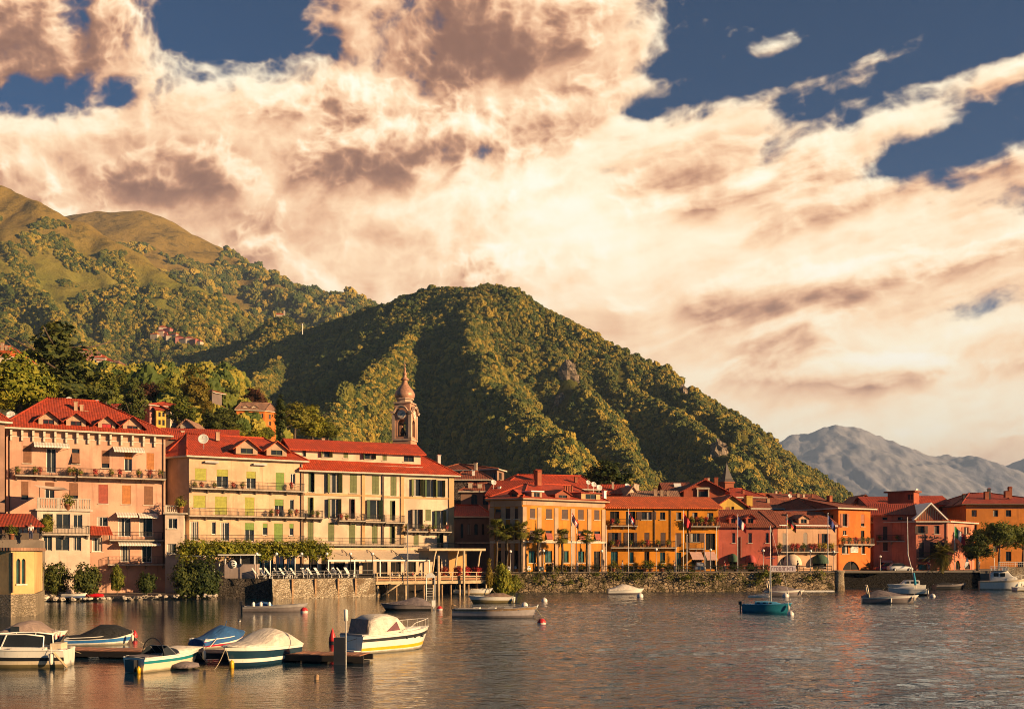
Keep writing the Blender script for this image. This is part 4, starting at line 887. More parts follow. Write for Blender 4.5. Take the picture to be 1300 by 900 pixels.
for a, b, y in [(386.5, 484.5, 628.2), (486.5, 569, 631.6)]: C.band(0, a, b, y, 0.28, 0.1, mat=OCH)
for px0, px1 in [(459,463), (508.5,512.5), (569.5,576)]:
    u0 = C.uz(0, px0, 640)[0]; u1 = C.uz(0, px1, 640)[0]; m = MB(); m.box(0, u1-u0, -0.16, -0.003, 0, C.ze - 4.3); C.part(0, m, 'pilaster', OCH, u0, 0, 4.2)
u0 = C.uz(0, 484.8, 640)[0]; u1 = C.uz(0, 487, 640)[0]; m = MB(); m.box(0, u1-u0, -0.2, -0.003, 0, C.ze - 4.3); C.part(0, m, 'downpipe_recess', WOODF, u0, 0, 4.2)
for r in [(392,704,404,733), (408,704,420,733), (424,706,438,733), (442,706,456,733), (460,707,474,733), (478,707,492,733), (496,708,509,733), (516,709,528,733), (532,709,544,733), (549,709,560,733)]: C.door(0, r, 'g', glass=DARK)
C.finish(); C.hip(ZZ(574,160), RED_T, 0.8, frac=(0.10, 0.84))
# set-back attic storey
CA = Bld('', '', '', [(372,147.4),(534,155.4)], C.ze + 0.4, ZZ(569.5,147.6), CREAM, 8, root=C.root, wname='attic_wall')
wins(CA, 0, [((383,571.5,388.5,579.5), 'g'), ((409,573,418.5,580.5), 'sq'), ((436,574.4,442,581.5), 'sc'), ((463,575.6,473.5,583), 'sq', SD), ((485.5,577.4,491,584.5), 'sc'), ((512.5,578.4,525.5,586), 'g')], shut=GRNSH)
CA.finish(); CA.gable(ZZ(559,152), RED_T, 0.7)
u0 = 0; m = MB(); L = CA.fr(0)[3]; m.box(0, L, -1.1, -0.02, 0, 0.3); CA.part(0, m, 'attic_terrace', TRIM, 0, 0, C.ze + 1.15)
C.chimney(410, 556, 561, 0.5, 10); C.chimney(557, 577, 588, 0.5, 9, STEEL)

# ---------------------------------------------------------------- bell tower
CP = stucco('church_render', (0.56, 0.28, 0.17), 0.3); CPD = stucco('church_trim', (0.58, 0.39, 0.27)); COP = plain('copper_pink_dome', (0.40, 0.20, 0.12), 0.5, 0.2, 0.3)
dT = 215.0; aT = R(-13); sT = 4.3; cT = Vector((PX(522, dT), dT))
T = empty('bell_tower', (cT.x, cT.y, 2.8), aT, 'pink bell tower with a clock and an onion dome above the hotel roof', 'bell tower')
zT = lambda py: ZZ(py, dT) - 2.8
# local frame: x to the right along the front, y inland; the near corner (right of the front) is the origin
m = MB(); m.box(-sT+0.16, -0.16, 0.16, sT-0.16, 0, zT(533.5+20)); zc = zT(553); z1 = zT(531.5); h2 = zT(505.5)
for x0, x1 in ((-sT+0.16, -sT+1.25), (-1.25, -0.16)):
    for y0, y1 in ((0.16, 1.25), (sT-1.25, sT-0.16)): m.box(x0, x1, y0, y1, zc+0.003, z1)
m.box(-sT+0.16, -0.16, 0.16, sT-0.16, z1+0.002, zT(524)); m.box(-sT+0.45, -0.45, 0.45, sT-0.45, zT(524)+0.003, zT(510))
def spandrel(f):                                      # arch heads of the four bell openings
    for sg in (0, 1):
        for q in range(6):
            def pt(q): t = math.pi/2*q/6; return (sT/2 + (-1 if sg == 0 else 1) * (sT/2-1.25) * math.cos(t), z1 - (sT/2-1.25) + (sT/2-1.25)*math.sin(t))
            a, b = pt(q), pt(q+1); c = (1.25 if sg == 0 else sT-1.25, z1+0.001)
            m.poly([f(*c, 0), f(*a, 0), f(*b, 0)]); m.poly([f(*a, 0), f(*a, 0.8), f(*b, 0.8), f(*b, 0)])
spandrel(lambda u, z, v: (-sT+u, 0.163+v, z)); spandrel(lambda u, z, v: (-0.163-v, u, z))
m.build('shaft', CP, T)
m = MB()
for x in (-sT+0.35, -0.35):
    for y in (0.35, sT-0.35): m.box(x-0.35, x+0.35, y-0.35, y+0.35, zT(556), zT(525.5))
m.box(-sT-0.02, 0.02, -0.02, sT+0.02, zT(558.5), zT(556.5)); m.box(-sT-0.05, 0.05, -0.05, sT+0.05, zT(570), zT(568)); m.build('corner_pilaster', CPD, T)
m = MB()                                              # cornice that arches over each clock
def arc(f):
    pts = [(-0.2, zT(524.5)), (0.55, zT(524.5))] + [(sT/2 - 1.35*math.cos(t), zT(524.5) + 1.25*math.sin(t)) for t in [math.pi*q/10 for q in range(1, 10)]] + [(sT-0.55, zT(524.5)), (sT+0.2, zT(524.5))]
    for a, b in zip(pts[:-1], pts[1:]):
        for (h0, h1, pr) in ((0, 0.3, 0.35), (0.3, 0.5, 0.5)):
            m.add([f(a[0], a[1]+h0, 0.2), f(b[0], b[1]+h0, 0.2), f(b[0], b[1]+h1, 0.2), f(a[0], a[1]+h1, 0.2), f(a[0], a[1]+h0, -pr), f(b[0], b[1]+h0, -pr), f(b[0], b[1]+h1, -pr), f(a[0], a[1]+h1, -pr)], [(4,5,6,7), (7,6,2,3), (0,1,5,4), (0,4,7,3), (1,2,6,5)])
arc(lambda u, z, v: (-sT+u, v, z)); arc(lambda u, z, v: (-v, u, z)); m.box(-sT+0.2, -0.2, 0.2, sT-0.2, zT(511), zT(509.5)); m.build('cornice', CPD, T)
m = MB(); c0 = (-sT/2, sT/2, 0); m.lathe([(1.62, zT(509.4)), (1.62, zT(505.5)), (1.95, zT(505.4)), (1.95, zT(504)), (1.5, zT(504))], 8, c0, 0, False, R(22.5)); m.build('drum', CPD, T)
m = MB(); m.lathe([(1.9, zT(503.9)), (2.15, zT(501)), (2.16, zT(498)), (1.9, zT(494.5)), (1.35, zT(490)), (0.85, zT(486.5)), (0.55, zT(483)), (0.5, zT(481))], 8, c0, 0, True, R(22.5)); m.build('dome', COP, T)
m = MB(); m.lathe([(0.5, zT(481)), (0.95, zT(479.8)), (0.95, zT(479)), (0.4, zT(476)), (0.35, zT(473)), (0.55, zT(472)), (0.3, zT(470.5)), (0.14, zT(466)), (0.3, zT(465.4)), (0.1, zT(464)), (0.07, zT(460.5))], 8, c0); m.lathe([(0, zT(461.6)), (0.22, zT(460.6)), (0, zT(459.5))], 8, c0); m.bar((c0[0], c0[1], zT(460)), (c0[0], c0[1], zT(455.5)), 0.04); m.bar((c0[0]-0.3, c0[1], zT(457)), (c0[0]+0.3, c0[1], zT(457)), 0.04); m.build('finial', COP, T)
def clock(f):
    m = MB(); n = 20; R0 = 0.80; z = zT(525.3)
    ring = lambda r, v: [f(sT/2 + r*math.cos(2*math.pi*q/n), z + r*math.sin(2*math.pi*q/n), v) for q in range(n)]
    m.loft([ring(R0+0.12, 0.2), ring(R0+0.12, -0.08), ring(R0, -0.10), ring(R0, -0.05), ring(0.01, -0.05)], 0, False, True)
    for t, l, w in ((60, 0.6, 0.05), (215, 0.42, 0.07)):
        a = R(t); m.poly([f(sT/2 + l*math.sin(a) + w*math.cos(a), z + l*math.cos(a) - w*math.sin(a), -0.062), f(sT/2 + l*math.sin(a) - w*math.cos(a), z + l*math.cos(a) + w*math.sin(a), -0.062), f(sT/2 - w*math.cos(a), z + w*math.sin(a), -0.062), f(sT/2 + w*math.cos(a), z - w*math.sin(a), -0.062)], 1)
    for q in range(12):
        a = math.pi*q/6; m.poly([f(sT/2 + r_*math.sin(a+da), z + r_*math.cos(a+da), -0.058) for r_, da in ((0.62, -0.05), (0.75, -0.05), (0.75, 0.05), (0.62, 0.05))], 1)
    m.build('clock', [plain('clock_face', (0.62, 0.50, 0.38), 0.6), BLACKP], T)
clock(lambda u, z, v: (-sT+u, v-0.02, z)); clock(lambda u, z, v: (0.02-v, u, z))
BRZ = plain('bronze', (0.10, 0.075, 0.04), 0.4, 0.7)
for k_, (bx, by) in enumerate(((-sT/2, 0.9), (-0.9, sT/2))):
    m = MB(); z = zT(549); m.lathe([(0.62, z), (0.5, z+0.3), (0.38, z+0.8), (0.3, z+1.05), (0.05, z+1.25)], 12, (bx, by, 0)); m.lathe([(0.25, z+1.6), (0.2, z+1.9), (0.1, z+2.0)], 8, (bx, by, 0)); m.build('bell', BRZ, T)
m = MB(); m.box(-sT+1.25, -1.25, sT/2-0.1, sT/2+0.1, zc, zc+0.9); m.box(-sT/2-0.1, -sT/2+0.1, 1.25, sT-1.25, zc, zc+0.9); m.box(-sT+0.3, -0.3, sT/2-0.08, sT/2+0.08, zT(537), zT(536)); m.build('bell_frame', IRON, T)
m = MB(); m.lathe([(0.0, 0), (0.45, 0.0), (0.5, 0.12), (0, 0.12)], 14); o = m.build('round_window', plain('maroon_disc', (0.12, 0.02, 0.015), 0.5), T, (0.0, sT*0.42, zT(566))); o.rotation_euler = (0, R(90), 0)
# ---------------------------------------------------------------- bank
BK = stucco('golden_render', (0.54, 0.205, 0.03)); BKB = stucco('pink_stone_base', (0.46, 0.30, 0.19))
D = Bld('bank_building', 'golden yellow three-storey building with a pale stone ground floor behind the palms', 'building', [(622,152),(663,150),(768.5,160)], QZ, ZZ(634,150), BK, 16, inw=(0.05, 1.0))
wins(D, 0, [((629,646,636,658.5), 'aw'), ((642,645.5,648,658.5), 'bl'), ((653,645.5,659,658.5), 'bl'), ((629,673,636,685), 'bl'), ((642,673,648,685), 'bl'), ((653,673,659,685), 'bl')], shut=BRSH)
wins(D, 1, [((672.7,645.5,679.5,657.8), 'bl'), ((693,646,700.5,658.5), 'bl'), ((713,646.7,721,659), 'bl'), ((733.8,647,741,659.3), 'bl'), ((754.4,647.3,761,660), 'bl'), ((672.7,673,679.5,685), 'bl'), ((692.5,673.3,700.5,685.2), 'aw', {'shut': RDSCREEN}), ((713,673.6,721,685.4), 'bl'), ((733.8,673.8,741,685.5), 'aw', {'shut': RDSCREEN}), ((754.4,674,761.8,686), 'aw', {'shut': RDSCREEN}),
    ((671,699,680.4,714.4), 'g', {'glass': GREENGLASS}), ((692,699,701,714), 'g', {'glass': GREENGLASS}), ((714,699,722,714), 'g', {'glass': GREENGLASS}), ((734,699.5,742,714), 'g', {'glass': GREENGLASS})], shut=BRSH)
D.door(1, (754,699.5,762,724), 'g', glass=DARK); D.door(0, (631,698.5,643,722), 'd', glass=DARK); D.door(0, (647,698.5,660,722), 'd', glass=DARK)
D.finish()
for i, a, b in ((0, 622.4, 662.7), (1, 663.3, 768)):
    D.band(i, a, b, 688, 0.3, 0.18); D.band(i, a, b, 639, 0.85, 0.06, name='frieze', mat=BKB)
for i, pp in ((0, (624.5, 639, 650.8, 661)), (1, (665.5, 684.5, 706, 727, 748, 766))):
    for px in pp:
        u = D.uz(i, px, 660)[0]; m = MB(); m.box(-0.38, 0.38, -0.09, -0.004, ZZ(687,152)-QZ, ZZ(644,152)-QZ); m.box(-0.3, 0.3, -0.14, -0.005, 0.02, ZZ(689.6,152)-QZ); D.part(i, m, 'pilaster', BKB, u, 0, QZ)
u, z = D.uz(0, 637.5, 695); mk = letter_marks(D.uz(0,654,695)[0]-u, 0.55, 7, 3); mk.prism([(-0.9,-0.012),(-0.2,-0.012),(-0.2,0),(-0.9,0)], 0, 0.62); D.part(0, mk, 'sign_lettering', BLACKP, u, -0.065, z)
D.hip(ZZ(611,160), RED_T, 0.7, frac=(0.36, 0.84), soffit=BKB)
D.dormer(675, 688, 631.5, 624, 622, 0.2, CHIM, WHITE, box=True); D.dormer(705, 724, 632, 627.5, 621.5, 0.3, BRICK, DRED_T, deep=5); D.dormer(738, 762, 634, 626, 624, 0.2, OCH, DRED_T, box=True, deep=5); D.dormer(647, 657, 632, 626, 622, 0.2, BRICK, DRED_T, i=0)
for px, py, r_ in ((746.5,612.4,3.0), (753.5,615,3.6), (760.5,619,4.0)): D.dish(px, py, r_, 4.0, mast=0.8)
D.chimney(683, 597, 613, 0.8, 8, BRICK); D.chimney(767, 622, 632, 0.5, 3, WHITE)
for px in (717, 720, 723, 726): D.chimney(px, 616.5, 621, 0.22, 5, BRICK)

# ---------------------------------------------------------------- orange-yellow house
OY = stucco('saffron_render', (0.56, 0.205, 0.016))
E = Bld('balcony_house', 'saffron yellow house with brown shutters and a bright red roof beside the bank', 'house', [(769.5,160.4),(912,163)], QZ, ZZ(644,161), OY, 12)
wins(E, 0, [((814.5,649.5,826.7,659.5), 'so', {'shut': BRSH}), ((838,650,844.5,659.5), 'g'), ((858.5,650,865,659.5), 'g'), ((879,650.4,885.6,660), 'g'), ((898,650.8,905.6,660.6), 'g'), ((818,676,824.5,688), 'bl'), ((876.5,676.6,888,688), 'so'), ((799,700.4,804.5,714.5), 'g', {'glass': GREENGLASS}), ((838,700.6,844.5,714.5), 'g', {'glass': GREENGLASS})], shut=BRSH)
for r, st, gl in [((774.5,649,786,665.6), 'd', DARK), ((794.5,649,806.7,665.8), 'd', DARK), ((776.5,676,784.5,692.5), 'so', None), ((796.5,676,804.5,693), 'so', None), ((838.5,676,845,693.2), 'bl', None), ((858.5,676.4,865,694), 'bl', None), ((896,677,908,698), 'd', DARK), ((775.5,700,784.5,718), 'g', GREENGLASS), ((818,700,824.5,721), 'd', DARK), ((858.5,701,865,721), 'g', GREENGLASS), ((878,702,891,722), 'd', DARK), ((895,702,908,722), 'd', DARK)]: E.door(0, r, st, shut=BRSH, glass=gl)
E.balcony(0, 774, 808, 667, 0.8); E.balcony(0, 774, 857, 694.6, 1.0); E.balcony(0, 875, 911.5, 667.5, 1.0); E.balcony(0, 873, 893, 696, 0.8)
PKA = plain('pink_canvas', (0.50, 0.29, 0.23), 0.9)
for r in [(877,700,892,710.5), (895.5,700,909,711)]: E.awning(0, r, 1.5, PKA)
for px in (830.8, 851, 874.3): E.pipe(0, px, 645, 695)
E.finish(); E.gable(ZZ(631.5,167), OR_T, 0.6)
# ---------------------------------------------------------------- pink house with fan awnings
RPK = stucco('rose_render', (0.53, 0.125, 0.08)); LPK = stucco('apricot_render', (0.58, 0.34, 0.20))
Fh = Bld('waterfront_house', 'low rose pink house with fan awnings and a brown tiled roof behind the quay', 'house', [(906,163.2),(987,163.2)], QZ, ZZ(667,163.2), RPK, 11)
wins(Fh, 0, [((929.5,676.4,933.4,689), 'g'), ((950,676.4,954.5,689), 'g'), ((972,676.4,976,689), 'g'), ((930,669.8,933,671.6), 'g', {'sill': False}), ((951,669.8,954,671.6), 'g', {'sill': False})])
Fh.door(0, (926,709,935,722), 'd', glass=DARK); Fh.door(0, (949,709,957,722), 'd', glass=DARK); Fh.pipe(0, 940.5, 681, 712); Fh.pipe(0, 981, 668, 720)
Fh.finish(); Fh.gable(ZZ(648,169), BRN_T, 0.6)
for a, b in ((926,936), (947,959)): Fh.dormer(a, b, 665, 657.5, 653, 0.3, RPK, DRED_T)
Fh.chimney(1001.5, 651, 664, 0.7, 4, BRICK)
def fan(b, i, px0, px1, py_top, py_bot, mat, proj=1.3):
    u0 = b.uz(i, px0, py_bot)[0]; u1 = b.uz(i, px1, py_bot)[0]; z0 = b.uz(i, px0, py_bot)[1]; zt = b.uz(i, px0, py_top)[1]; w = u1 - u0; h = zt - z0; m = MB(); rings = []
    for q in range(9):
        t = math.pi * q / 8                             # half-dome made of ribs swung from flat on the wall to the front
        rings.append([(w/2 + w/2*math.cos(math.pi*k/12), -proj*math.sin(math.pi*k/12)*math.cos(math.pi/2*q/8) - 0.01, h*math.sin(math.pi*k/12)*math.sin(math.pi/2*q/8)) for k in range(13)])
    m.loft(rings, 0, True); m.loft([[(x, y, -0.25) for x, y, z in rings[0]], rings[0]], 0, False); return b.part(i, m, 'fan_awning', mat, u0, 0, z0)
fan(Fh, 0, 924, 936.5, 702.5, 711, plain('green_canvas', (0.05, 0.09, 0.05), 0.9)); fan(Fh, 0, 946, 959, 704, 711.5, plain('red_canvas', (0.34, 0.06, 0.05), 0.9))
F2 = Bld('waterfront_house', 'low apricot house with a flower balcony and a pale half-dome awning over its arch', 'house', [(987.3,163.2),(1062,166)], QZ, ZZ(667,163.5), LPK, 10)
wins(F2, 0, [((1043,677.4,1050,692), 'so', {'shut': ORSH})]); F2.door(0, (993.5,676.6,998,697), 'bl', shut=plain('grey_blind', (0.26, 0.20, 0.15), 0.8)); F2.door(0, (1019.8,675.6,1025,697), 'bq', shut=plain('grey_blind', (0.26, 0.20, 0.15), 0.8), arch=True)
F2.door(0, (994,708,1015,722), 'd', glass=DARK); F2.door(0, (1032,708,1049,722), 'd', glass=DARK)
F2.balcony(0, 987.8, 1060, 700, 1.0, kind='iron'); F2.band(0, 987.6, 1061.5, 667.8, 0.35, 0.5, 'cornice', WHITE); F2.finish(); F2.gable(ZZ(650,169), BRN_T, 0.6)
F2.dormer(1014, 1027, 665, 658, 653.5, 0.3, LPK, BRN_T); F2.chimney(1034, 655, 665, 0.6, 3, BRICK); F2.chimney(1007, 649, 660, 0.6, 5, BRICK)
fan(F2, 0, 994, 1016, 703, 715, plain('cream_canvas', (0.62, 0.46, 0.32), 0.9), 1.6); fan(F2, 0, 1031, 1050, 703.5, 713, MATS['green_canvas'], 1.6)
# ---------------------------------------------------------------- tall orange house
ORR = stucco('orange_render', (0.56, 0.155, 0.030))
G = Bld('corner_house', 'tall orange house with rust shutters and a dark arch at its foot', 'house', [(1041,173),(1064.5,168.2),(1105,172.5)], QZ, ZZ(646,168.2), ORR, 12)
wins(G, 0, [((1052.5,653.6,1058,664), 'g')]); wins(G, 1, [((1069.5,652,1075,668), 'so', {'shut': ORSH}), ((1093,652.6,1097.4,668), 'bq', {'shut': ORSH}), ((1070,673.4,1074.5,679), 'g'), ((1068.5,692.5,1077,702.5), 'g'), ((1093.5,692.8,1098,702.8), 'g')])
G.door(1, (1092.6,673.4,1097.4,689.4), 'g', glass=DARK); G.door(1, (1069,712,1092,727), 'd', glass=DARK, arch=True); G.balcony(1, 1066, 1104.5, 690.5, 0.9)
u, z = G.uz(1, 1079.5, 701); u1, z1 = G.uz(1, 1089, 692); m = MB(); m.box(0, u1-u, -0.08, -0.003, 0, z1-z); m.box(0.1, u1-u-0.1, -0.086, -0.081, 0.1, z1-z-0.1, 1); G.part(1, m, 'picture_panel', [WHITE, plain('faded_mural', (0.42, 0.36, 0.32), 0.8, 0, 0.6, 1.6)], u, 0, z)
G.finish(); G.hip(ZZ(630,173), BRN_T, 0.8, frac=(0.2, 0.55)); G.chimney(1053, 629, 634, 0.7, 7, BRICK)
# ---------------------------------------------------------------- lake hotel
HPK = stucco('salmon_render', (0.62, 0.205, 0.12)); HYE = stucco('pale_yellow_render', (0.66, 0.54, 0.33))
H = Bld('lake_hotel', 'salmon pink hotel with a half-timbered gable and lettering on its front', 'hotel', [(1109,174),(1162.5,172)], QZ, ZZ(653.5,173), HPK, 13)
wins(H, 0, [((1120.4,656.4,1126.7,660), 'g', {'sill': False}), ((1139.7,656,1146,660), 'g', {'sill': False}), ((1121,688,1127,698.8), 'bl', {'shut': BRSH}), ((1141,688.2,1147,698.8), 'so', {'shut': BRSH})])
H.door(0, (1121,668,1126.5,685), 'bl', shut=BRSH); H.door(0, (1140,667.6,1146,685), 'bl', shut=BRSH); H.door(0, (1118.5,712,1133.6,726), 'd', glass=DARK); H.door(0, (1141,714,1148,726), 'd', glass=DARK)
H.balcony(0, 1112.5, 1150, 686.5, 0.9); H.awning(0, (1119,711,1133,714), 1.0, PKA); [H.part(0, letter_marks(0.95, 0.34, 5, k_), 'sign_lettering', BLACKP, H.uz(0, 1141, py_)[0], -0.03, H.uz(0, 1141, py_)[1]) for k_, py_ in ((5, 706), (6, 710))]; H.pipe(0, 1161, 656, 722)
H.finish(); H.gable(ZZ(640,178), DRED_T, 0.6)
H2 = Bld('', '', '', [(1162.8,170.4),(1203,170.4),(1237,180)], QZ, ZZ(663,170.4), HPK, 11, root=H.root, wname='front_wall')
wins(H2, 0, [((1165.5,667.4,1173.5,677), 'so', {'shut': BRSH}), ((1186,667,1192.6,677.4), 'g')]); H2.door(0, (1167,688.4,1173,706.7), 'bl', shut=BRSH); H2.door(0, (1185.5,688.4,1194.5,706.7), 'so', shut=BRSH); H2.door(0, (1165.7,716,1177,727), 'g', glass=GREENGLASS)
wins(H2, 1, [((1211,668,1215,678), 'bl'), ((1223.5,668.6,1229,678), 'so'), ((1211,689,1215.6,699), 'g')], shut=ORSH); H2.door(1, (1213,711,1219,726.5), 'd', glass=DARK, arch=True); H2.door(1, (1225,713,1232,727), 'd', glass=DARK, arch=True)
H2.balcony(0, 1164, 1192, 708, 0.9); H2.awning(0, (1165,711.5,1179,716), 1.3, plain('red_orange_canvas', (0.45, 0.12, 0.06), 0.9)); H2.pipe(0, 1202, 664, 726)
H2.text(0, 'Hotel du Lac', 1179.5, 681.5, 0.66, BLACKP); H2.part(0, letter_marks(1.3, 0.13, 12, 8), 'small_lettering', BRSH, H2.uz(0, 1174.5, 686)[0], -0.03, H2.uz(0, 1174.5, 686)[1])
H2.finish()
H2.hip(ZZ(653.5,176), OR_T, 0.6, frac=(0.3, 0.8), name='front_roof')
# half-timbered pediment
u0 = H2.uz(0, 1164.5, 660)[0]; u1 = H2.uz(0, 1199.5, 660)[0]; w = u1 - u0; zr = ZZ(641,170.4) - (H2.ze + 0.25); m = MB(); m.poly([(0, 0.6, 0), (w, 0.6, 0), (w, 0.6, 0.35), (w/2, 0.6, zr), (0, 0.6, 0.35)]); o = H2.part(0, m, 'pediment', HYE, u0, 0, H2.ze + 0.42)
m = MB()
for x in [w*q/12 for q in range(1, 12)]: hh = 0.35 + (zr-0.35) * (1 - abs(x - w/2) / (w/2)); m.box(x-0.09, x+0.09, 0.52, 0.598, 0.02, max(hh-0.1, 0.1))
m.build('timber', ORSH, o); m = MB(); sl = (zr-0.35)/(w/2)
for sg in (1, -1):
    f = [(w/2 - sg*(w/2+0.7), -0.1, 0.35 - sl*0.7), (w/2, -0.1, zr), (w/2, 7, zr), (w/2 - sg*(w/2+0.7), 7, 0.35 - sl*0.7)]; b = [(x, y, z+0.28) for x, y, z in f]
    m.add(f + b, [(0,1,2,3), (7,6,5,4), (0,4,5,1), (3,7,4,0)] if sg == -1 else [(3,2,1,0), (4,5,6,7), (1,5,4,0), (0,4,7,3)])
m.build('pediment_roof', [WHITE], o)
# ---------------------------------------------------------------- large orange house on the right
I = Bld('corner_mansion', 'large ochre orange house with a broad red hipped roof behind the right-hand trees', 'house', [(1217,192),(1226.5,186),(1345,186)], QZ, ZZ(641,186), stucco('burnt_orange_render', (0.55, 0.19, 0.036)), 15)
wins(I, 1, [((1233.5,647.2,1240,655.5), 'g'), ((1260.7,647.2,1267,655.5), 'g'), ((1277,647.2,1283.8,655.5), 'g'), ((1306,647.2,1312,655.5), 'g'), ((1234,666,1240,675), 'g'), ((1260.7,666,1267,675), 'g'), ((1277,666,1283.8,675), 'g'), ((1234,690,1240,700), 'g'), ((1261,690,1267,700), 'g'), ((1277,700,1284,712), 'g'), ((1292,714,1298,722), 'g')], frame=BRSH, sill=False)
I.band(1, 1227, 1344, 644.6, 0.25, 0.05, 'painted_frieze', RDSCREEN); I.finish(); I.hip(ZZ(624,194), DRED_T, 1.0, frac=(0.34, 0.62), soffit=WOODF)
for px, t, b, w_ in ((1223.5,626.5,637,0.4), (1252,624,631,0.7), (1255.5,619.5,631,0.45), (1278,623,629,0.8), (1282,617.5,630,0.6)): I.chimney(px, t, b, w_, 5, BRICK if w_ > 0.5 else IRON)
# ============================================================ shore, quay, terrace, pier
def land(name, pts, z0, z1, mat):
    m = MB(); m.prism([(p.x, p.y) for p in pts], z0, z1); o = m.build(name, mat); o['kind'] = 'structure'; return o
def q2(px, d): return Vector((PX(px, d), d))
land('promenade', [q2(624,147.6), q2(1058,152), q2(1063,160), q2(1066,166.5), q2(1245,168), q2(1420,166), q2(1500,420), q2(460,420), q2(600,158)], -1.5, QZ-0.05, mp_)
land('terrace_floor', [q2(277,127.6), q2(345,127.2), q2(346,125.6), q2(476,132.2), q2(492,150), q2(624,150), q2(612,170), q2(250,170)], -1.5, 2.45, plain('pier_shade_stone', (0.045, 0.036, 0.028), 0.95, 0, 0.4))  # black shade below the pier is put into this stone colour
land('beach', [q2(-400,118), q2(44,119.5), q2(60,121), q2(130,121.5), q2(180,123.5), q2(277,127), q2(277,175), q2(-400,175)], -1.0, 0.42, plain('pebbly_shore', (0.20, 0.16, 0.12), 0.95, 0, 0.5, 1.2))
QW = rubble('quay_stone', (0.46, 0.33, 0.20), (0.10, 0.07, 0.045), (0.03, 0.022, 0.014), 2.0, (0.05, 0.045, 0.015), 0.6)
TW = rubble('terrace_stone', (0.56, 0.46, 0.33), (0.40, 0.31, 0.20), (0.30, 0.22, 0.14), 3.4, (0.16, 0.10, 0.05), 0.5)
def wall(name, label, pts, z0, z1, th, mat, cap=None):
    o3 = Vector((pts[0].x, pts[0].y, 0)); m = MB(); L = [p - pts[0] for p in pts]
    for a, b in zip(L[:-1], L[1:]):
        n = max(1, int((b - a).length / 1.2)); d = (b - a).normalized(); nn = Vector((d.y, -d.x)); ring = []
        for q in range(n + 1):
            c = a + (b - a) * q / n; w_ = lambda z: 0.10 * mnoise.noise(Vector((c.x * 0.6 + a.x, z * 1.3, 3.1)))
            ring.append([(c.x + nn.x * (0.16 * (z1 - z) + w_(z)) , c.y + nn.y * (0.16 * (z1 - z) + w_(z)), z) for z in np.linspace(z0, z1, 7)] + [(c.x - nn.x * th, c.y - nn.y * th, z1), (c.x - nn.x * th, c.y - nn.y * th, z0)])
        m.loft(ring, 0, False)
    r = empty(name, o3, 0, label, 'wall'); m.build('masonry', mat, r)
    if cap:
        k = MB()
        for a, b in zip(L[:-1], L[1:]):
            d = (b - a).normalized(); nn = Vector((d.y, -d.x)); c = [a + nn*0.14, b + nn*0.14, b - nn*(th+0.02), a - nn*(th+0.02)]; k.prism([(p.x, p.y) for p in c], z1 + 0.003, z1 + 0.16)
        k.build('coping', cap, r)
    return r
COPE = plain('dark_coping', (0.16, 0.12, 0.09), 0.9, 0, 0.3)
wall('quay_wall', 'long rough stone quay wall with dark growth below the row of flagpoles', [q2(622,147.2), q2(760,148.6), q2(900,150.2), q2(1059,151.7)], -0.6, QZ-0.04, 0.6, QW, COPE)
wall('harbour_wall', 'black shaded harbour wall in front of the salmon hotel', [q2(1066,166), q2(1150,167), q2(1244,167.6)], -0.6, QZ-0.3, 0.5, rubble('shade_painted_quay_stone', (0.022, 0.018, 0.016), (0.014, 0.012, 0.01), (0.008, 0.007, 0.006), 2.4, None, 0.3))  # the wall's deep shade is put into these near-black stone colours
wall('garden_wall', 'low pale stone wall at the right edge beyond the motor yacht', [q2(1268,166), q2(1400,165)], -0.6, QZ+0.6, 0.5, TW)
wall('terrace_wall', 'pale sunlit stone retaining wall under the white deck chairs', [q2(345.3,125.4), q2(475.5,132)], -0.6, 2.42, 0.5, TW, None)
wall('return_wall', 'dark shaded stone wall left of the sunlit terrace wall', [q2(277,127.3), q2(345,126.9)], -0.6, 2.42, 0.5, rubble('shade_painted_terrace_stone', (0.16, 0.13, 0.10), (0.09, 0.07, 0.055), (0.05, 0.04, 0.03), 2.6, None, 0.7))  # darker copy of the terrace stone, with the cast shade in its colours
for k_, px in enumerate((372, 401, 430, 452)):
    d = 125.4 + (px-345.3)/(475.5-345.3)*6.6; m = MB(); m.box(-0.10, 0.10, -0.12, 0.2, -0.6, 2.40); o = m.build('buttress', plain('rusty_buttress', (0.34, 0.20, 0.10), 0.9, 0, 0.3), None, (PX(px, d), d - 0.35, 0), R(29)); tag(o, ['narrow rusty brown buttress on the sunlit terrace wall, %s of four from the left' % w for w in ('first', 'second', 'third', 'last')][k_], 'buttress', 'buttresses along the terrace wall')
m = MB(); m.lathe([(1.0, -0.6), (0.92, 0.5), (0.85, QZ-0.2), (1.0, QZ), (1.0, QZ+0.25), (0.0, QZ+0.3)], 14); o = m.build('bastion', TW, None, (PX(1064, 152.6), 152.6, 0)); tag(o, 'round stone post closing the right end of the quay wall', 'bastion')
m = MB(); m.box(0, PX(1056,151)-PX(1005,150.3), -0.5, 0.3, -0.3, 0.16); o = m.build('mooring_ledge', WHITE, None, (PX(1005,150.3), 150.2, 0), R(1)); tag(o, 'thin white ledge at the water line of the quay wall, right end', 'ledge')

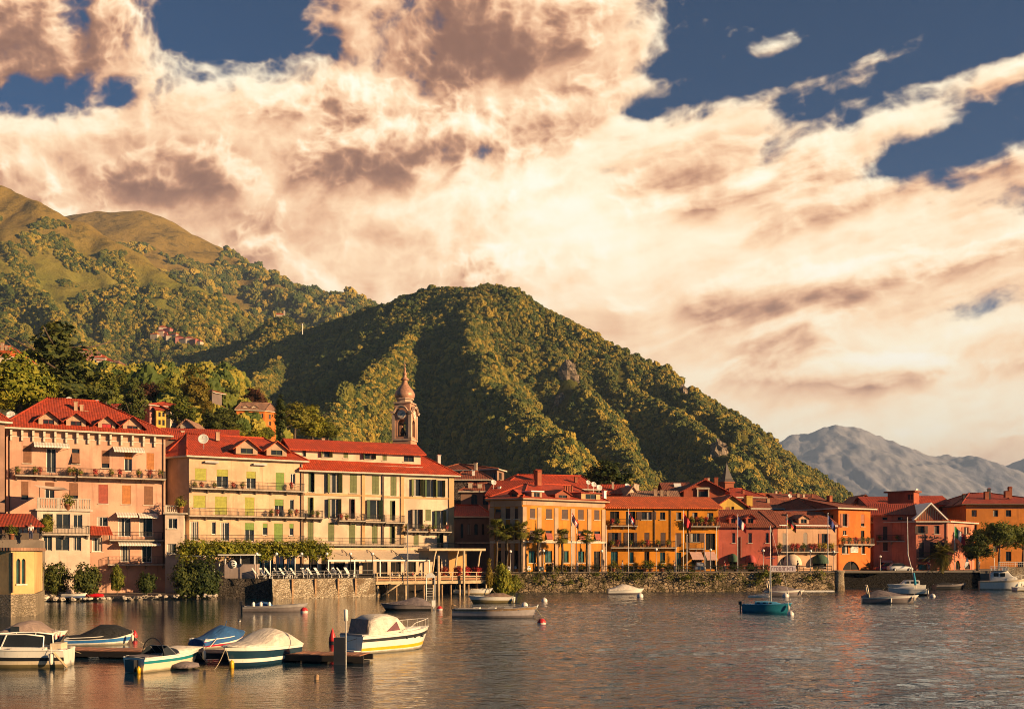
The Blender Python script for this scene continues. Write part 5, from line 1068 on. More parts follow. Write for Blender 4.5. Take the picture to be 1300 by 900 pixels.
# railings along the promenade and the terrace
def railing(name, label, a, b, z, h, mat, step=1.6, infill=0, cat='railing'):
    v = b - a; L = v.length; r = empty(name, (a.x, a.y, z), math.atan2(v.y, v.x), label, cat); n = max(2, int(L / step))
    for q in range(n + 1): m = MB(); m.bar((L*q/n, 0, 0), (L*q/n, 0, h), 0.045, 0, 6); m.build('post', mat, r)
    m = MB(); m.bar((0, 0, h-0.03), (L, 0, h-0.03), 0.04); m.build('handrail', mat, r)
    m = MB(); m.bar((0, 0, h*0.5), (L, 0, h*0.5), 0.025); m.build('middle_rail', mat, r)
    if infill:
        m = MB()
        for q in range(int(L/infill)): m.bar((q*infill, 0, 0.05), (q*infill, 0, h-0.05), 0.013, 0, 3)
        m.build('bars', mat, r)
    return r
railing('promenade_railing', 'thin dark iron railing along the top of the quay wall', q2(690,148.6), q2(1056,152.2), QZ-0.04, 0.95, IRON, 3.2)
railing('terrace_railing', 'white railing in front of the deck chairs on the sunlit terrace', q2(345.5,125.9), q2(475,132.4), 2.45, 0.95, STEEL, 2.2, 0)
railing('harbour_railing', 'pale pink railing panels at the right edge of the harbour', q2(1268,166.5), q2(1330,166), QZ+0.6, 0.8, WHITE, 2.0, 0.3)

# pier on stilts
TIM = plain('honey_timber', (0.44, 0.31, 0.17), 0.7, 0, 0.25, 1.5); TIMD = plain('weathered_timber', (0.26, 0.16, 0.08), 0.8, 0, 0.3); PALET = plain('cream_painted_timber', (0.46, 0.33, 0.19), 0.6, 0, 0.15)
pa, pb = q2(477,133), q2(622,139.5); v = pb - pa; Lp = v.length
pier = empty('restaurant_pier', (pa.x, pa.y, 0), math.atan2(v.y, v.x), 'wooden restaurant pier on stilts with a cream rail beside the terrace wall', 'pier'); zd = 1.95
m = MB()
for q in range(int(Lp/0.25)): m.box(q*0.25, q*0.25+0.235, 0, 9, zd-0.06, zd)
m.build('deck', TIM, pier); m = MB(); m.box(0, Lp, -0.02, 0.16, zd-0.42, zd-0.063); m.box(0, Lp, 4, 4.2, zd-0.42, zd-0.063); m.build('beam', TIM, pier)
for q in range(13):
    for y in (0.5, 4.1): m = MB(); x = 0.4 + (Lp-0.8)*q/12; m.tube([(x, y, -1.5), (x, y, zd-0.42)], 0.13, 7, 0); m.build('pile', TIMD if q % 3 else PALET, pier)
for q in range(10): m = MB(); x = 0.2 + (Lp-0.4)*q/9; m.box(x-0.06, x+0.06, 0.0, 0.12, zd+0.003, zd+1.05); m.build('rail_post', PALET, pier)
m = MB(); m.box(0, Lp, -0.02, 0.14, zd+1.053, zd+1.14); m.build('handrail', PALET, pier); m = MB(); m.box(0, Lp, 0.03, 0.09, zd+0.45, zd+0.6); m.build('middle_rail', PALET, pier); m = MB(); m.box(0, Lp, 0.03, 0.09, zd+0.12, zd+0.34); m.build('flower_board', plain('terracotta_board', (0.36, 0.17, 0.08), 0.8), pier)
def plocal(px, d): p = q2(px, d) - pa; c, s_ = v.x/Lp, v.y/Lp; return p.x*c + p.y*s_, -p.x*s_ + p.y*c
for px, top in ((556.5, 705), (589, 699), (517.5, 664)):
    d = 133 + (px-477)/145*6.5 - 0.6; m = MB(); m.tube([(0, 0, -1.5), (0, 0, ZZ(top, d))], 0.17 if top > 690 else 0.07, 8); o = m.build('mooring_pile', PALET if top > 690 else STEEL, None, (PX(px, d), d, 0)); tag(o, {705: 'thick cream mooring pile at the front of the pier below the small shelter', 699: 'tall dark-topped mooring pile beside the cream speedboat at the pier', 664: 'thin metal mast rising in front of the cream hotel'}[top], 'pile')
# gangway
d0 = 132.4; m = MB(); a = Vector((PX(512,d0), d0+0.1, 1.95)); b = Vector((PX(486,d0), d0-0.3, ZZ(755.5,d0)))
gw = empty('gangway', a, 0, 'steep cream wooden steps from the pier down to the water', 'steps')
for off in (-0.45, 0.45): m = MB(); m.tube([Vector((0, off, 0)), b - a + Vector((0, off, 0))], 0.10, 5); m.build('stringer', PALET, gw)
for q in range(1, 9): m = MB(); c = (b - a) * (q / 9); m.box(c.x-0.14, c.x+0.14, -0.44, 0.44, c.z-0.02, c.z+0.03); m.build('tread', PALET, gw)
# white round-headed ladder frame
lf = empty('ladder_frame', (PX(546.5,131.5), 131.5, 0), 0, 'white round-headed bathing ladder frame standing at the pier front', 'ladder')
for x in (-0.55, 0.55): m = MB(); m.tube([(x, 0, -0.8), (x, 0, ZZ(733,131.5))], 0.07, 6); m.build('leg', WHITE, lf)
m = MB(); m.prism([(0.62*math.cos(t), 0.62*math.sin(t)) for t in [math.pi*q/10 for q in range(11)]], -0.06, 0.06); o = m.build('headboard', WHITE, lf, (0, 0, ZZ(733,131.5)+0.002)); o.rotation_euler = (R(90), 0, 0)
for q in range(4): m = MB(); m.bar((-0.5, 0, 0.1+q*0.32), (0.5, 0, 0.1+q*0.32), 0.03); m.build('rung', WHITE, lf)
# shelter on the pier: flat roof on slanting posts
sh = empty('pier_shelter', (PX(575,141), 141, zd), R(24), 'flat-roofed cream shelter on slanting posts over the right end of the pier', 'shelter'); zr = ZZ(699,141) - zd
m = MB(); m.box(-4.3, 3.9, -2.4, 2.4, zr, zr+0.32); m.build('roof', PALET, sh)
for x in (-3.6, -0.4, 2.9):
    m = MB(); m.tube([(x-0.35, -2.2, 0.003), (x, -2.2, zr*0.55), (x+0.12, -2.2, zr*0.8), (x+0.35, -2.2, zr-0.003)], [0.13, 0.13, 0.12, 0.12], 6); m.build('post', PALET, sh)
m = MB(); m.box(0.2, 2.8, 2.0, 2.3, 0.003, zr-0.003); m.build('back_wall', stucco('ochre_board', (0.56, 0.32, 0.12)), sh); m = MB(); m.box(1.3, 1.9, 1.95, 1.998, 0.1, 1.9); m.build('door', BRSH, sh)
m = MB(); m.box(-4.2, -2.2, 2.0, 2.2, 0.003, zr-0.003); m.build('side_panel', CREAM, sh)

# restaurant canopy
ca, cb = q2(417,134.2), q2(545,141.0); v2 = cb - ca; Lc = v2.length
cnp = empty('restaurant_canopy', (ca.x, ca.y, 2.45), math.atan2(v2.y, v2.x), 'long cream retractable canopy on white posts in front of the grand hotel', 'canopy'); zf = ZZ(712, 137) - 2.45; zb_ = ZZ(698.5, 141) - 2.45
CAN = plain('cream_awning_cloth', (0.62, 0.46, 0.30), 0.9, 0, 0.08)
n = 4
for q in range(n):
    a, b = Lc*q/n + 0.06, Lc*(q+1)/n - 0.06; m = MB(); rings = []
    for k in range(7): t = k/6; rings.append([(a + (b-a)*u/6, 0.1 + 5.0*t, zf + 0.25 + (zb_-zf-0.15)*t - 0.14*math.sin(math.pi*((t*3) % 1)) - 0.05*math.sin(math.pi*u/6)) for u in range(7)])
    m.loft(rings); m.loft([[(x, y-0.02, z-0.32) for x, y, z in rings[0]], rings[0]], 0, False); m.build('awning_panel', CAN, cnp)
m = MB(); m.box(-0.1, Lc+0.1, -0.06, 0.08, zf-0.02, zf+0.16); m.build('front_beam', WHITE, cnp)
for q in range(n + 1): m = MB(); x = Lc*q/n; m.box(x-0.07, x+0.07, -0.05, 0.07, 0, zf-0.023); m.build('post', WHITE, cnp); m = MB(); m.bar((x, 0.0, zf+0.18), (x, 5.1, zb_+0.14), 0.05); m.build('slide_rail', WOODF, cnp)
m = MB(); m.box(-0.6, Lc+0.4, 5.0, 5.3, zb_+0.05, zb_+0.36); m.build('back_beam', PALET, cnp)

# glass kiosk under the vine, with a round emblem
dk = 128.6; ks = empty('terrace_kiosk', (PX(285,dk), dk, 2.45), R(0), 'small glazed kiosk with a flat roof and round emblem under the vine', 'kiosk'); wk = PX(324,dk) - PX(285,dk); hk = ZZ(705,dk) - 2.45
m = MB(); m.box(0, wk, 0, 2.2, 0, hk*0.62); m.build('wall', stucco('lilac_panel', (0.42, 0.32, 0.27)), ks); m = MB(); m.box(1.3, wk-0.15, 0.3, 1.9, hk*0.62+0.003, hk-0.02); m.build('window', GLASS, ks)
m = MB(); m.box(-0.7, wk+0.1, -0.5, 2.6, hk, hk+0.16); m.build('roof', WHITE, ks)
for x in (0.08, 2.0, wk-0.08): m = MB(); m.box(x-0.06, x+0.06, 0.05, 0.17, hk*0.62+0.003, hk-0.003); m.build('post', WHITE, ks)
m = MB(); m.lathe([(0.0, 0), (0.52, 0), (0.52, 0.05), (0, 0.06)], 20); o = m.build('emblem', WHITE, ks, (1.05, -0.01, hk*0.62)); o.rotation_euler = (R(90), 0, 0)
m = MB(); r0, r1 = 0.26, 0.38; m.loft([[(r*math.cos(t), r*math.sin(t), 0.075) for t in [R(40+280*q/20) for q in range(21)]] for r in (r0, r1)], 0, False); m.box(0.05, 0.32, -0.06, 0.06, 0.06, 0.08); o = m.build('emblem_letter', BLACKP, ks, (1.05, -0.012, hk*0.62)); o.rotation_euler = (R(90), 0, 0)
# pergola carrying the vine
pg = empty('pergola', (PX(300,131), 131, 2.45), R(24), 'pergola of white posts carrying the leafy vine in front of the peach house', 'pergola'); hp = ZZ(706,131) - 2.45
for x in (-5.5, -2.2, 1.0, 4.2, 7.4, 10.4):
    for y in (-0.5, 3.6): m = MB(); m.tube([(x, y, 0), (x, y, hp)], 0.06, 6); m.build('post', WHITE, pg)
for y in (-0.5, 3.6): m = MB(); m.box(-7, 11, y-0.06, y+0.06, hp+0.003, hp+0.14); m.build('beam', WHITE, pg)

# ============================================================ foliage
def leaf_mesh(name, lobes, nclump, nleaf, size, spread, mat, seed, droop=0.0, up=0.3, surf=0.75, trunk=None):
    """crown of many small leaf faces gathered into clumps over a few uneven lobes"""
    r = np.random.default_rng(seed); V_ = []; w = np.array([l[3]*l[4]*l[5] for l in lobes]) ** 0.7; w /= w.sum()
    which = r.choice(len(lobes), nclump, p=w); L = np.array(lobes)[which]
    d = r.normal(size=(nclump, 3)); d /= np.linalg.norm(d, axis=1)[:, None]; rad = np.where(r.random(nclump) < surf, r.uniform(0.8, 1.08, nclump), r.uniform(0.2, 0.8, nclump))
    cc_ = L[:, :3] + d * rad[:, None] * L[:, 3:6]; cs = r.uniform(0.6, 1.35, nclump)
    idx = np.repeat(np.arange(nclump), nleaf); n = len(idx)
    off = r.normal(size=(n, 3)) * spread * cs[idx][:, None] * np.array([1, 1, 0.75]); p = cc_[idx] + off
    nm = d[idx] * 1.3 + off / (spread + 1e-6) * 0.5 + np.array([0, 0, up]) + r.normal(size=(n, 3)) * 0.55; nm /= np.linalg.norm(nm, axis=1)[:, None]
    a = np.cross(nm, r.normal(size=(n, 3))); a /= np.linalg.norm(a, axis=1)[:, None] + 1e-9; b = np.cross(nm, a); s_ = size * r.uniform(0.6, 1.3, n)[:, None]
    q = np.stack([p - a*s_ - b*s_*0.45, p + a*s_*0.2 - b*s_*0.6, p + a*s_, p + a*s_*0.1 + b*s_*0.6], 1).reshape(-1, 3)
    me = bpy.data.meshes.new(name); me.vertices.add(len(q)); me.vertices.foreach_set('co', q.ravel().astype(np.float32)); me.loops.add(n*4); me.polygons.add(n)
    me.loops.foreach_set('vertex_index', np.arange(n*4, dtype=np.int32)); me.polygons.foreach_set('loop_start', np.arange(0, n*4, 4, dtype=np.int32)); me.polygons.foreach_set('loop_total', np.full(n, 4, np.int32))
    me.materials.append(mat); me.update(calc_edges=True); return me
def trunk_mesh(h, r0, limbs, seed, mat, fork=0.45):
    rr = random.Random(seed); m = MB(); top = Vector((rr.uniform(-.3,.3), rr.uniform(-.3,.3), h))
    pts = [Vector((0,0,-1.0)), Vector((0,0,0)), Vector((rr.uniform(-.15,.15), rr.uniform(-.15,.15), h*0.5)), top]; m.tube(pts, [r0*1.3, r0, r0*0.7, r0*0.25], 7)
    for q in range(limbs):
        z = h * rr.uniform(fork, 0.85); a = rr.uniform(0, 6.28); l = h * rr.uniform(0.25, 0.45); s = Vector((0, 0, z)); e = s + Vector((math.cos(a)*l, math.sin(a)*l, l*rr.uniform(0.35, 0.8)))
        m.tube([s, (s+e)/2 + Vector((0,0,-0.1*l)), e], [r0*0.4, r0*0.28, r0*0.08], 5)
    me = m.build('trunk', mat); d = me.data; bpy.data.objects.remove(me); return d
BARK = plain('bark', (0.09, 0.06, 0.04), 0.95, 0, 0.35, 2.0)
LG = leafmat('bright_leaves', [(0.08, 0.11, 0.010), (0.22, 0.21, 0.018), (0.36, 0.27, 0.026)]); LD = leafmat('dark_leaves', [(0.014, 0.03, 0.007), (0.045, 0.06, 0.012), (0.11, 0.11, 0.018)]); LY = leafmat('yellow_leaves', [(0.10, 0.085, 0.010), (0.20, 0.14, 0.016), (0.30, 0.18, 0.02)])
LR = leafmat('copper_leaves', [(0.035, 0.012, 0.008), (0.08, 0.025, 0.012), (0.12, 0.05, 0.015)]); LM = leafmat('mid_leaves', [(0.05, 0.075, 0.010), (0.13, 0.14, 0.016), (0.25, 0.20, 0.024)])
# unit trees are 10 m high; each tree is a copy scaled to its own size
def unit(kind, mat, seed):
    if kind == 'round': lob = [(0,0,6.2,2.6,2.6,2.4),(1.6,0.4,5.2,1.9,1.9,1.7),(-1.6,-0.5,5.5,2.0,2.0,1.8),(0.3,-1.5,4.8,1.8,1.8,1.5),(-0.2,0.8,8.0,1.6,1.6,1.6)]; a = (95, 46, 0.26, 0.42)
    elif kind == 'tall': lob = [(0,0,6.5,1.7,1.7,3.2),(0.7,0.3,4.8,1.7,1.7,2.2),(-0.7,-0.4,4.4,1.7,1.7,2.0),(0.2,-0.6,3.2,1.8,1.8,1.5)]; a = (95, 44, 0.24, 0.36)
    elif kind == 'cypress': lob = [(0,0,3,0.85,0.85,2.8),(0,0,6,0.75,0.75,3),(0,0,8.3,0.4,0.4,1.7)]; a = (70, 50, 0.17, 0.25)
    elif kind == 'cedar': lob = [(math.cos(k*2.4)*(3.4-0.3*k)*0.5, math.sin(k*2.4)*(3.4-0.3*k)*0.5, 2.4+0.72*k, 2.9-0.22*k, 2.9-0.22*k, 0.36) for k in range(11)]; a = (190, 40, 0.22, 0.32)
    elif kind == 'umbrella': lob = [(0,0,8.0,4.2,4.2,1.3),(2.2,0.5,7.3,2.6,2.6,1.1),(-2.4,-0.4,7.2,2.6,2.6,1.1),(0.4,-2.0,7.4,2.4,2.4,1.0),(3.6,-0.5,6.2,1.6,1.6,0.8),(-3.4,0.6,6.0,1.7,1.7,0.8)]; a = (130, 44, 0.26, 0.42)
    elif kind == 'bush': lob = [(0,0,4.5,3.6,3.6,4.2),(2.0,0.3,3.4,2.6,2.6,3.2),(-2.0,-0.4,3.6,2.6,2.6,3.2),(0.2,-1.4,3.0,2.8,2.8,2.8)]; a = (110, 44, 0.42, 0.66)
    return leaf_mesh('crown', lob, a[0], a[1], a[2], a[3], mat, seed)
UN = {}
def tree(name, label, px, pyb, pyt, d, kind, mat, seed=0, wide=1.0, group=None, cat='tree', trunk=True):
    key = (kind, mat.name, seed)
    if key not in UN: UN[key] = unit(kind, mat, len(UN) + 20)
    tk = ('trunk', kind)
    if tk not in UN: UN[tk] = trunk_mesh({'umbrella': 7.2, 'cedar': 9.5, 'cypress': 8, 'bush': 4}.get(kind, 7.5), {'umbrella': 0.28, 'bush': 0.2}.get(kind, 0.3), {'umbrella': 9, 'cedar': 10, 'cypress': 2}.get(kind, 6), hash(kind) % 7 + 1 if False else len(kind), BARK, 0.65 if kind == 'umbrella' else 0.35)
    zb = ZZ(pyb, d); s_ = (ZZ(pyt, d) - zb) / 10.0
    r = empty(name, (PX(px, d), d, zb), random.uniform(0, 6.28), label, cat, group); r.scale = (s_*wide, s_*wide, s_)
    link('crown', UN[key], r)
    if trunk: link('trunk', UN[tk], r)
    return r
g1 = 'trees on the slope above the left-hand houses'
for row in [
    ('cedar', 'great dark layered cedar above the left end of the pink house roof', 74, 545, 412, 196, 'cedar', LD, 0, 1.45),
    ('broadleaf_tree', 'broad sunlit yellow-green tree below the cedar at the left edge', 26, 550, 440, 170, 'round', LG, 1, 1.2),
    ('broadleaf_tree', 'bright green tree cut by the left edge above the dark neighbour house', -8, 545, 462, 165, 'round', LG, 2, 1.1),
    ('broadleaf_tree', 'small sunlit tree at the foot of the cedar on its left', 52, 540, 488, 170, 'round', LG, 1, 1.1),
    ('broadleaf_tree', 'olive tree just right of the cedar', 108, 520, 470, 230, 'round', LM, 0, 1.2),
    ('broadleaf_tree', 'dull green tree between the cedar and the dark conifer', 134, 520, 474, 250, 'round', LM, 3, 1.2),
    ('conifer', 'narrow dark conifer left of the rose and yellow hill houses', 168, 550, 482, 225, 'tall', LD, 0, 1.0),
    ('broadleaf_tree', 'reddish brown tree above the rose hill house', 188, 520, 482, 290, 'round', LR, 0, 1.25),
    ('broadleaf_tree', 'rounded green tree above the yellow hill house', 212, 525, 478, 300, 'round', LM, 0, 1.1),
    ('broadleaf_tree', 'tall golden tree beside the dark hill tower', 246, 530, 462, 285, 'tall', LY, 0, 1.15),
    ('broadleaf_tree', 'leafy green tree right of the cream hill house', 232, 550, 502, 245, 'round', LM, 3, 1.25),
    ('broadleaf_tree', 'dark tree rising behind the hill tower', 290, 530, 486, 330, 'round', LD, 1, 1.1),
    ('broadleaf_tree', 'purple-brown tree behind the roof of the orange villa', 322, 528, 491, 340, 'round', LR, 1, 1.3),
    ('broadleaf_tree', 'very dark tree in front of the orange villa on its left', 286, 560, 514, 240, 'round', LD, 2, 1.3),
    ('cypress', 'slim dark cypress at the right end of the orange villa', 356.5, 562, 500, 205, 'cypress', LD, 0, 1.1),
    ('broadleaf_tree', 'green tree just right of the slim cypress', 374, 560, 508, 250, 'round', LM, 0, 1.25),
    ('broadleaf_tree', 'pointed golden-green tree at the right end of the slope', 397, 566, 511, 255, 'tall', LG, 0, 1.3),
    ('broadleaf_tree', 'lowest rounded green tree where the slope ends above the cream hotel', 417, 568, 530, 260, 'round', LM, 3, 1.3),
    ('broadleaf_tree', 'mid green tree between cypress and orange villa front', 338, 566, 540, 235, 'round', LM, 2, 1.3),
    ('garden_bush', 'long clipped sunlit bush above the peach house roof, left half', 302, 562, 541, 200, 'bush', LG, 0, 1.5),
    ('garden_bush', 'long clipped sunlit bush above the peach house roof, right half', 326, 562, 543, 200, 'bush', LG, 1, 1.5),
    ('broadleaf_tree', 'dark leafy tree over the red roofs behind the peach house', 268, 560, 520, 225, 'round', LD, 1, 1.2),
    ('broadleaf_tree', 'small yellow tree under the hill tower', 262, 535, 508, 270, 'round', LY, 1, 1.1),
    ('broadleaf_tree', 'green tree far up the slope under the mountain village', 160, 505, 470, 330, 'round', LM, 0, 1.3),
    ('broadleaf_tree', 'pale tree high on the slope near the small white house', 128, 545, 508, 225, 'round', LM, 2, 1.3)]:
    tree(row[0], row[1], *row[2:9], wide=row[9], group=g1, cat='bush' if 'bush' in row[0] else 'tree')
tree('pine_tree', 'dark round-headed pine behind the red roofs in the middle of the town', 772, 640, 577, 215, 'round', LD, 4, 1.3)
g2 = 'bushes along the shore below the pink house'
for row in [('pink-flowered dark oleander bush beside the corner house', 71, 752, 709, 119.6, LD, 0, 0.85), ('dark rounded bush in the middle of the shore below the terrace wing', 110, 754, 710, 119.8, LD, 1, 0.85), ('thin green bush by the stone steps on the shore', 149, 751, 712, 121, LM, 0, 0.5), ('low green bush nearest the big dark tree on the shore', 187, 752, 722, 121.5, LD, 2, 0.95), ('tiny shrub behind the corner house against its right wall', 47, 745, 695, 113, LD, 1, 0.3), ('leafy creeper bush on the upper loggia of the wing', 60, 675, 650, 121.6, LM, 1, 0.8)]:
    tree('shrub', row[0], row[1], row[2], row[3], row[4], 'bush', row[5], row[6], row[7], g2, 'shrub')
tree('shrub', 'great dark tangled shrub under the left end of the vine', 258, 757, 705, 125.5, 'bush', LD, 3, 0.85, g2, 'shrub'); tree('shrub', 'smaller dark shrub drooping left of the great tangled shrub', 236, 757, 705, 124.6, 'bush', LD, 0, 0.75, g2, 'shrub')
tree('potted_shrub', 'yellow-green shrub at the right end of the pier', 637, 757, 708, 141, 'bush', LG, 2, 0.55, None, 'shrub'); tree('shrub', 'tall flowering creeper on the corner post of the pier', 621, 756, 706, 139, 'tall', LY, 2, 0.35, None, 'shrub'); tree('shrub', 'low green shrub hanging over the left end of the quay wall', 652, 752, 727, 146.5, 'bush', LM, 2, 1.0, None, 'shrub')
tree('broadleaf_tree', 'nearly black round tree beside the salmon hotel', 1241, 727, 672, 168.5, 'round', LD, 1, 1.05); tree('umbrella_pine', 'spreading umbrella pine above the motor yacht', 1268, 727, 661, 172, 'umbrella', LM, 0, 0.9); tree('umbrella_pine', 'dark-trunked pine cut by the right edge of the picture', 1298, 727, 664, 176, 'umbrella', LM, 1, 0.9)
# vine on the pergola
vm = leaf_mesh('vine', [(x, y, hp+0.95, 2.1, 2.1, 0.85) for x in (-5, -2, 1, 4, 7, 10) for y in (0.2, 2.8)] + [(x, -0.9, hp+0.3, 1.4, 0.5, 0.8) for x in (-6, -3, 0, 3, 6, 9, 11)], 460, 36, 0.17, 0.34, LG, 5)
o = link('vine', vm, None, (PX(300,131), 131, 2.45), R(24)); tag(o, 'sunlit leafy vine spread over the pergola in front of the peach house', 'vine')
iv = leaf_mesh('ivy', [(x + 0.8*math.sin(x*5), -0.42, 2.75 - 1.5*abs(math.sin(x*1.7))*abs(math.sin(x*0.63)), 0.6 + 0.9*abs(math.sin(x*2.1)), 0.25, 0.35 + 0.6*abs(math.sin(x*3.3))) for x in np.linspace(1, 48, 34)], 110, 26, 0.13, 0.30, LM, 6)
a0, b0 = q2(622,147.2), q2(1059,151.7); o = link('ivy', iv, None, (a0.x, a0.y, 0), math.atan2((b0-a0).y, (b0-a0).x)); tag(o, 'dark creepers hanging over the rough quay wall', 'ivy', None, 'stuff')
# palms
FR = leafmat('palm_leaves', [(0.06, 0.075, 0.012), (0.12, 0.12, 0.016), (0.22, 0.17, 0.03)], 0.3, 0.2); FIB = plain('palm_trunk', (0.07, 0.048, 0.03), 0.95, 0, 0.4, 3.0)
def palm_mesh(n, L, seed, fan=True):
    rr = random.Random(seed); m = MB()
    for q in range(n):
        az = q * 2.4 + rr.uniform(-.2,.2); el = R(rr.uniform(-55, 75)); dr = Vector((math.cos(az)*math.cos(el), math.sin(az)*math.cos(el), math.sin(el))); l = L * rr.uniform(0.75, 1.1); side = Vector((-math.sin(az), math.cos(az), 0)); upv = side.cross(dr)
        tip = dr * l * (0.55 if fan else 1.0) + Vector((0, 0, -0.1*l)); m.tube([(0,0,0), tip*0.5 + Vector((0,0,0.03)), tip], [0.03, 0.025, 0.015], 4)
        if fan:
            for k in range(11):
                a = R(-85 + 170*k/10); e = (dr*math.cos(a) + side*math.sin(a)).normalized(); w = (side*math.cos(a) - dr*math.sin(a)) * 0.055; b1 = tip + e*l*0.32 ; b2 = tip + e*l*0.52*rr.uniform(0.85,1.1) + Vector((0,0,-0.10*l*rr.uniform(0.5,1.6)))
                m.poly([tip - w*0.3, b1 - w, b2, b1 + w, tip + w*0.3])
        else:
            pts = [dr*l*t + Vector((0,0,-0.55*l*t*t)) for t in np.linspace(0, 1, 10)]; m.tube(pts, [0.035*(1-0.8*t) for t in np.linspace(0,1,10)], 4)
            for k in range(1, 10):
                for sg in (-1, 1):
                    for h_ in (0, 0.5):
                        b = pts[k-1].lerp(pts[k], h_); e = (side*sg + dr*0.7 + Vector((0,0,-0.25))).normalized() * 0.34*l*(1-0.6*abs(k/9-0.45)); w = dr*0.045; m.poly([b - w, b + e*0.6 - w, b + e, b + e*0.6 + w, b + w])
    o = m.build('crown', FR, uvs=False); d = o.data; bpy.data.objects.remove(o); return d
PMF = [palm_mesh(34, 1.5, k) for k in (1, 2)]; PMD = palm_mesh(40, 2.3, 5, False)
def palm(px, pyb, pyt, d, label, me, rad=1.0, group='palms on the promenade'):
    zb = ZZ(pyb, d); h = ZZ(pyt, d) - zb; r = empty('palm_tree', (PX(px, d), d, zb), random.uniform(0, 6), label, 'palm', group); m = MB(); n = 9
    m.tube([(0.05*math.sin(q), 0.05*math.cos(q*1.3), -0.3 + (h+0.3)*q/n) for q in range(n+1)], [0.17 + 0.02*(q % 2) for q in range(n+1)], 8); m.build('trunk', FIB, r)
    c = link('crown', me, r, (0, 0, h)); c.scale = (rad,)*3; return r
for px, t, lab, k in [(630.5,669,'tallest palm, leftmost of the row in front of the golden building',0), (643.5,675,'second palm from the left, its fronds touching the tallest palm',1), (662,671,'broad-crowned palm at the corner of the golden building',0), (683,680,'short palm between the first and second ground floor shop windows',1), (714,680,'palm behind the striped flag in front of the golden building',0), (745,681,'rightmost small palm of the row in front of the golden building',1)]: palm(px, 728, t, 149.6, lab, PMF[k], 1.15 if t < 676 else 1.0)
palm(1196, 727, 702, 168.6, 'bushy feather palm in front of the salmon hotel', PMD, 1.3, 'palms on the promenade')

RK = rubble('cliff_rock', (0.34, 0.25, 0.17), (0.20, 0.15, 0.10), (0.10, 0.075, 0.05), 0.12, None, 0.4)
for k_, (px, py, w_, h_, lab) in enumerate(((722, 482, 13, 24, 'pale bare rock face on the spur in the middle of the pointed hill'), (712, 512, 8, 12, 'small bare rock below the pale rock face on the pointed hill'), (914, 578, 12, 19, 'pinkish cliff low on the right flank of the pointed hill above the spire'), (868, 499, 6, 11, 'small rock high on the right ridge of the pointed hill'))):
    ys_ = np.linspace(600, 1900, 400); r_ = (px - CX) / F; zz = T_mid.h(r_ * ys_, ys_); hit = np.argmax(zz > CH + (HY - py) / F * ys_); d = ys_[hit] if hit else 1300
    bm_ = MB(); n1_, n2_ = 18, 12; rings = []
    for a in range(n2_ + 1):
        t = math.pi * a / n2_; ring = []
        for b in range(n1_):
            f_ = 2*math.pi*b/n1_; v_ = Vector((math.sin(t)*math.cos(f_), math.sin(t)*math.sin(f_), math.cos(t))); q_ = 1 + 0.45*mnoise.noise(v_*2.3 + Vector((k_*5, 0, 0))) + 0.3*mnoise.noise(v_*5 + Vector((k_*9, 0, 0)))
            ring.append((v_.x*w_/F*d*q_, v_.y*9*q_, v_.z*h_/F*d*q_))
        rings.append(ring)
    bm_.loft(rings, 0, False, True); o = bm_.build('rock_outcrop', RK, None, (PX(px, d), d + 7, ZZ(py, d))); tag(o, lab, 'rock', 'bare rocks on the pointed hill')
# ============================================================ houses behind the waterfront and on the slope
def back_house(name, label, chain, pe, pr, wall, roof, depth=9, rows=(), zb=QZ, shape='hip', o=0.5, i=0, shut=BRSH, st='g', frac=(0.3,0.7), group=None, arch=False, cat='house', chims=(), along=True, ds=None):
    b = Bld(name, label, cat, chain, zb, ZZ(pe, chain[0][1] if ds is None else ds), wall, depth, group)
    for r in rows: b.win(r[4] if len(r) > 4 else i, r[:4], r[5] if len(r) > 5 else st, shut=shut, arch=arch, sill=False)
    b.finish(); D0 = sum(d for _, d in chain) / len(chain)
    if shape == 'hip': b.hip(ZZ(pr, D0 + depth*0.45), roof, o, frac=frac)
    elif shape == 'gable': b.gable(ZZ(pr, D0 + (depth/2 if along else 0)), roof, o, along)
    for c in chims: b.chimney(*c)
    return b
g3 = 'roofs crowded behind the waterfront houses'
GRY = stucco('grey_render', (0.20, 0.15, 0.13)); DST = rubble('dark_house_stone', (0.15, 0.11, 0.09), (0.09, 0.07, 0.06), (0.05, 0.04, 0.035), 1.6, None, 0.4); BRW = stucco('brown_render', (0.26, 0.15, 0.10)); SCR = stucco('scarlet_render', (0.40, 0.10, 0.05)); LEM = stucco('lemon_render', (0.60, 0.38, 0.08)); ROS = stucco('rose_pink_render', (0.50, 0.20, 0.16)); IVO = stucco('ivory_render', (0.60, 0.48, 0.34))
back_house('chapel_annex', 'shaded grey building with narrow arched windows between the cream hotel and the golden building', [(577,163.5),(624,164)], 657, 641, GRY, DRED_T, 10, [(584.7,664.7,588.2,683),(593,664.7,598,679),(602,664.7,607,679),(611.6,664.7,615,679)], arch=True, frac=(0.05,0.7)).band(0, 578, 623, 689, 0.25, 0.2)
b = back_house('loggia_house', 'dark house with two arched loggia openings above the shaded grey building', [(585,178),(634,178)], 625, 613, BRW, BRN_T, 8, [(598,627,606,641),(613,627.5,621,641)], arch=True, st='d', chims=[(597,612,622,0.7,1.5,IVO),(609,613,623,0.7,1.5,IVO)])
back_house('stone_house', 'dark stone house with a brown roof right behind the cream hotel corner', [(572,188),(622,188)], 610, 598, DST, BRN_T, 9, [(592,614,596,620)], chims=[(601,596,604,0.5,2,WHITE)])
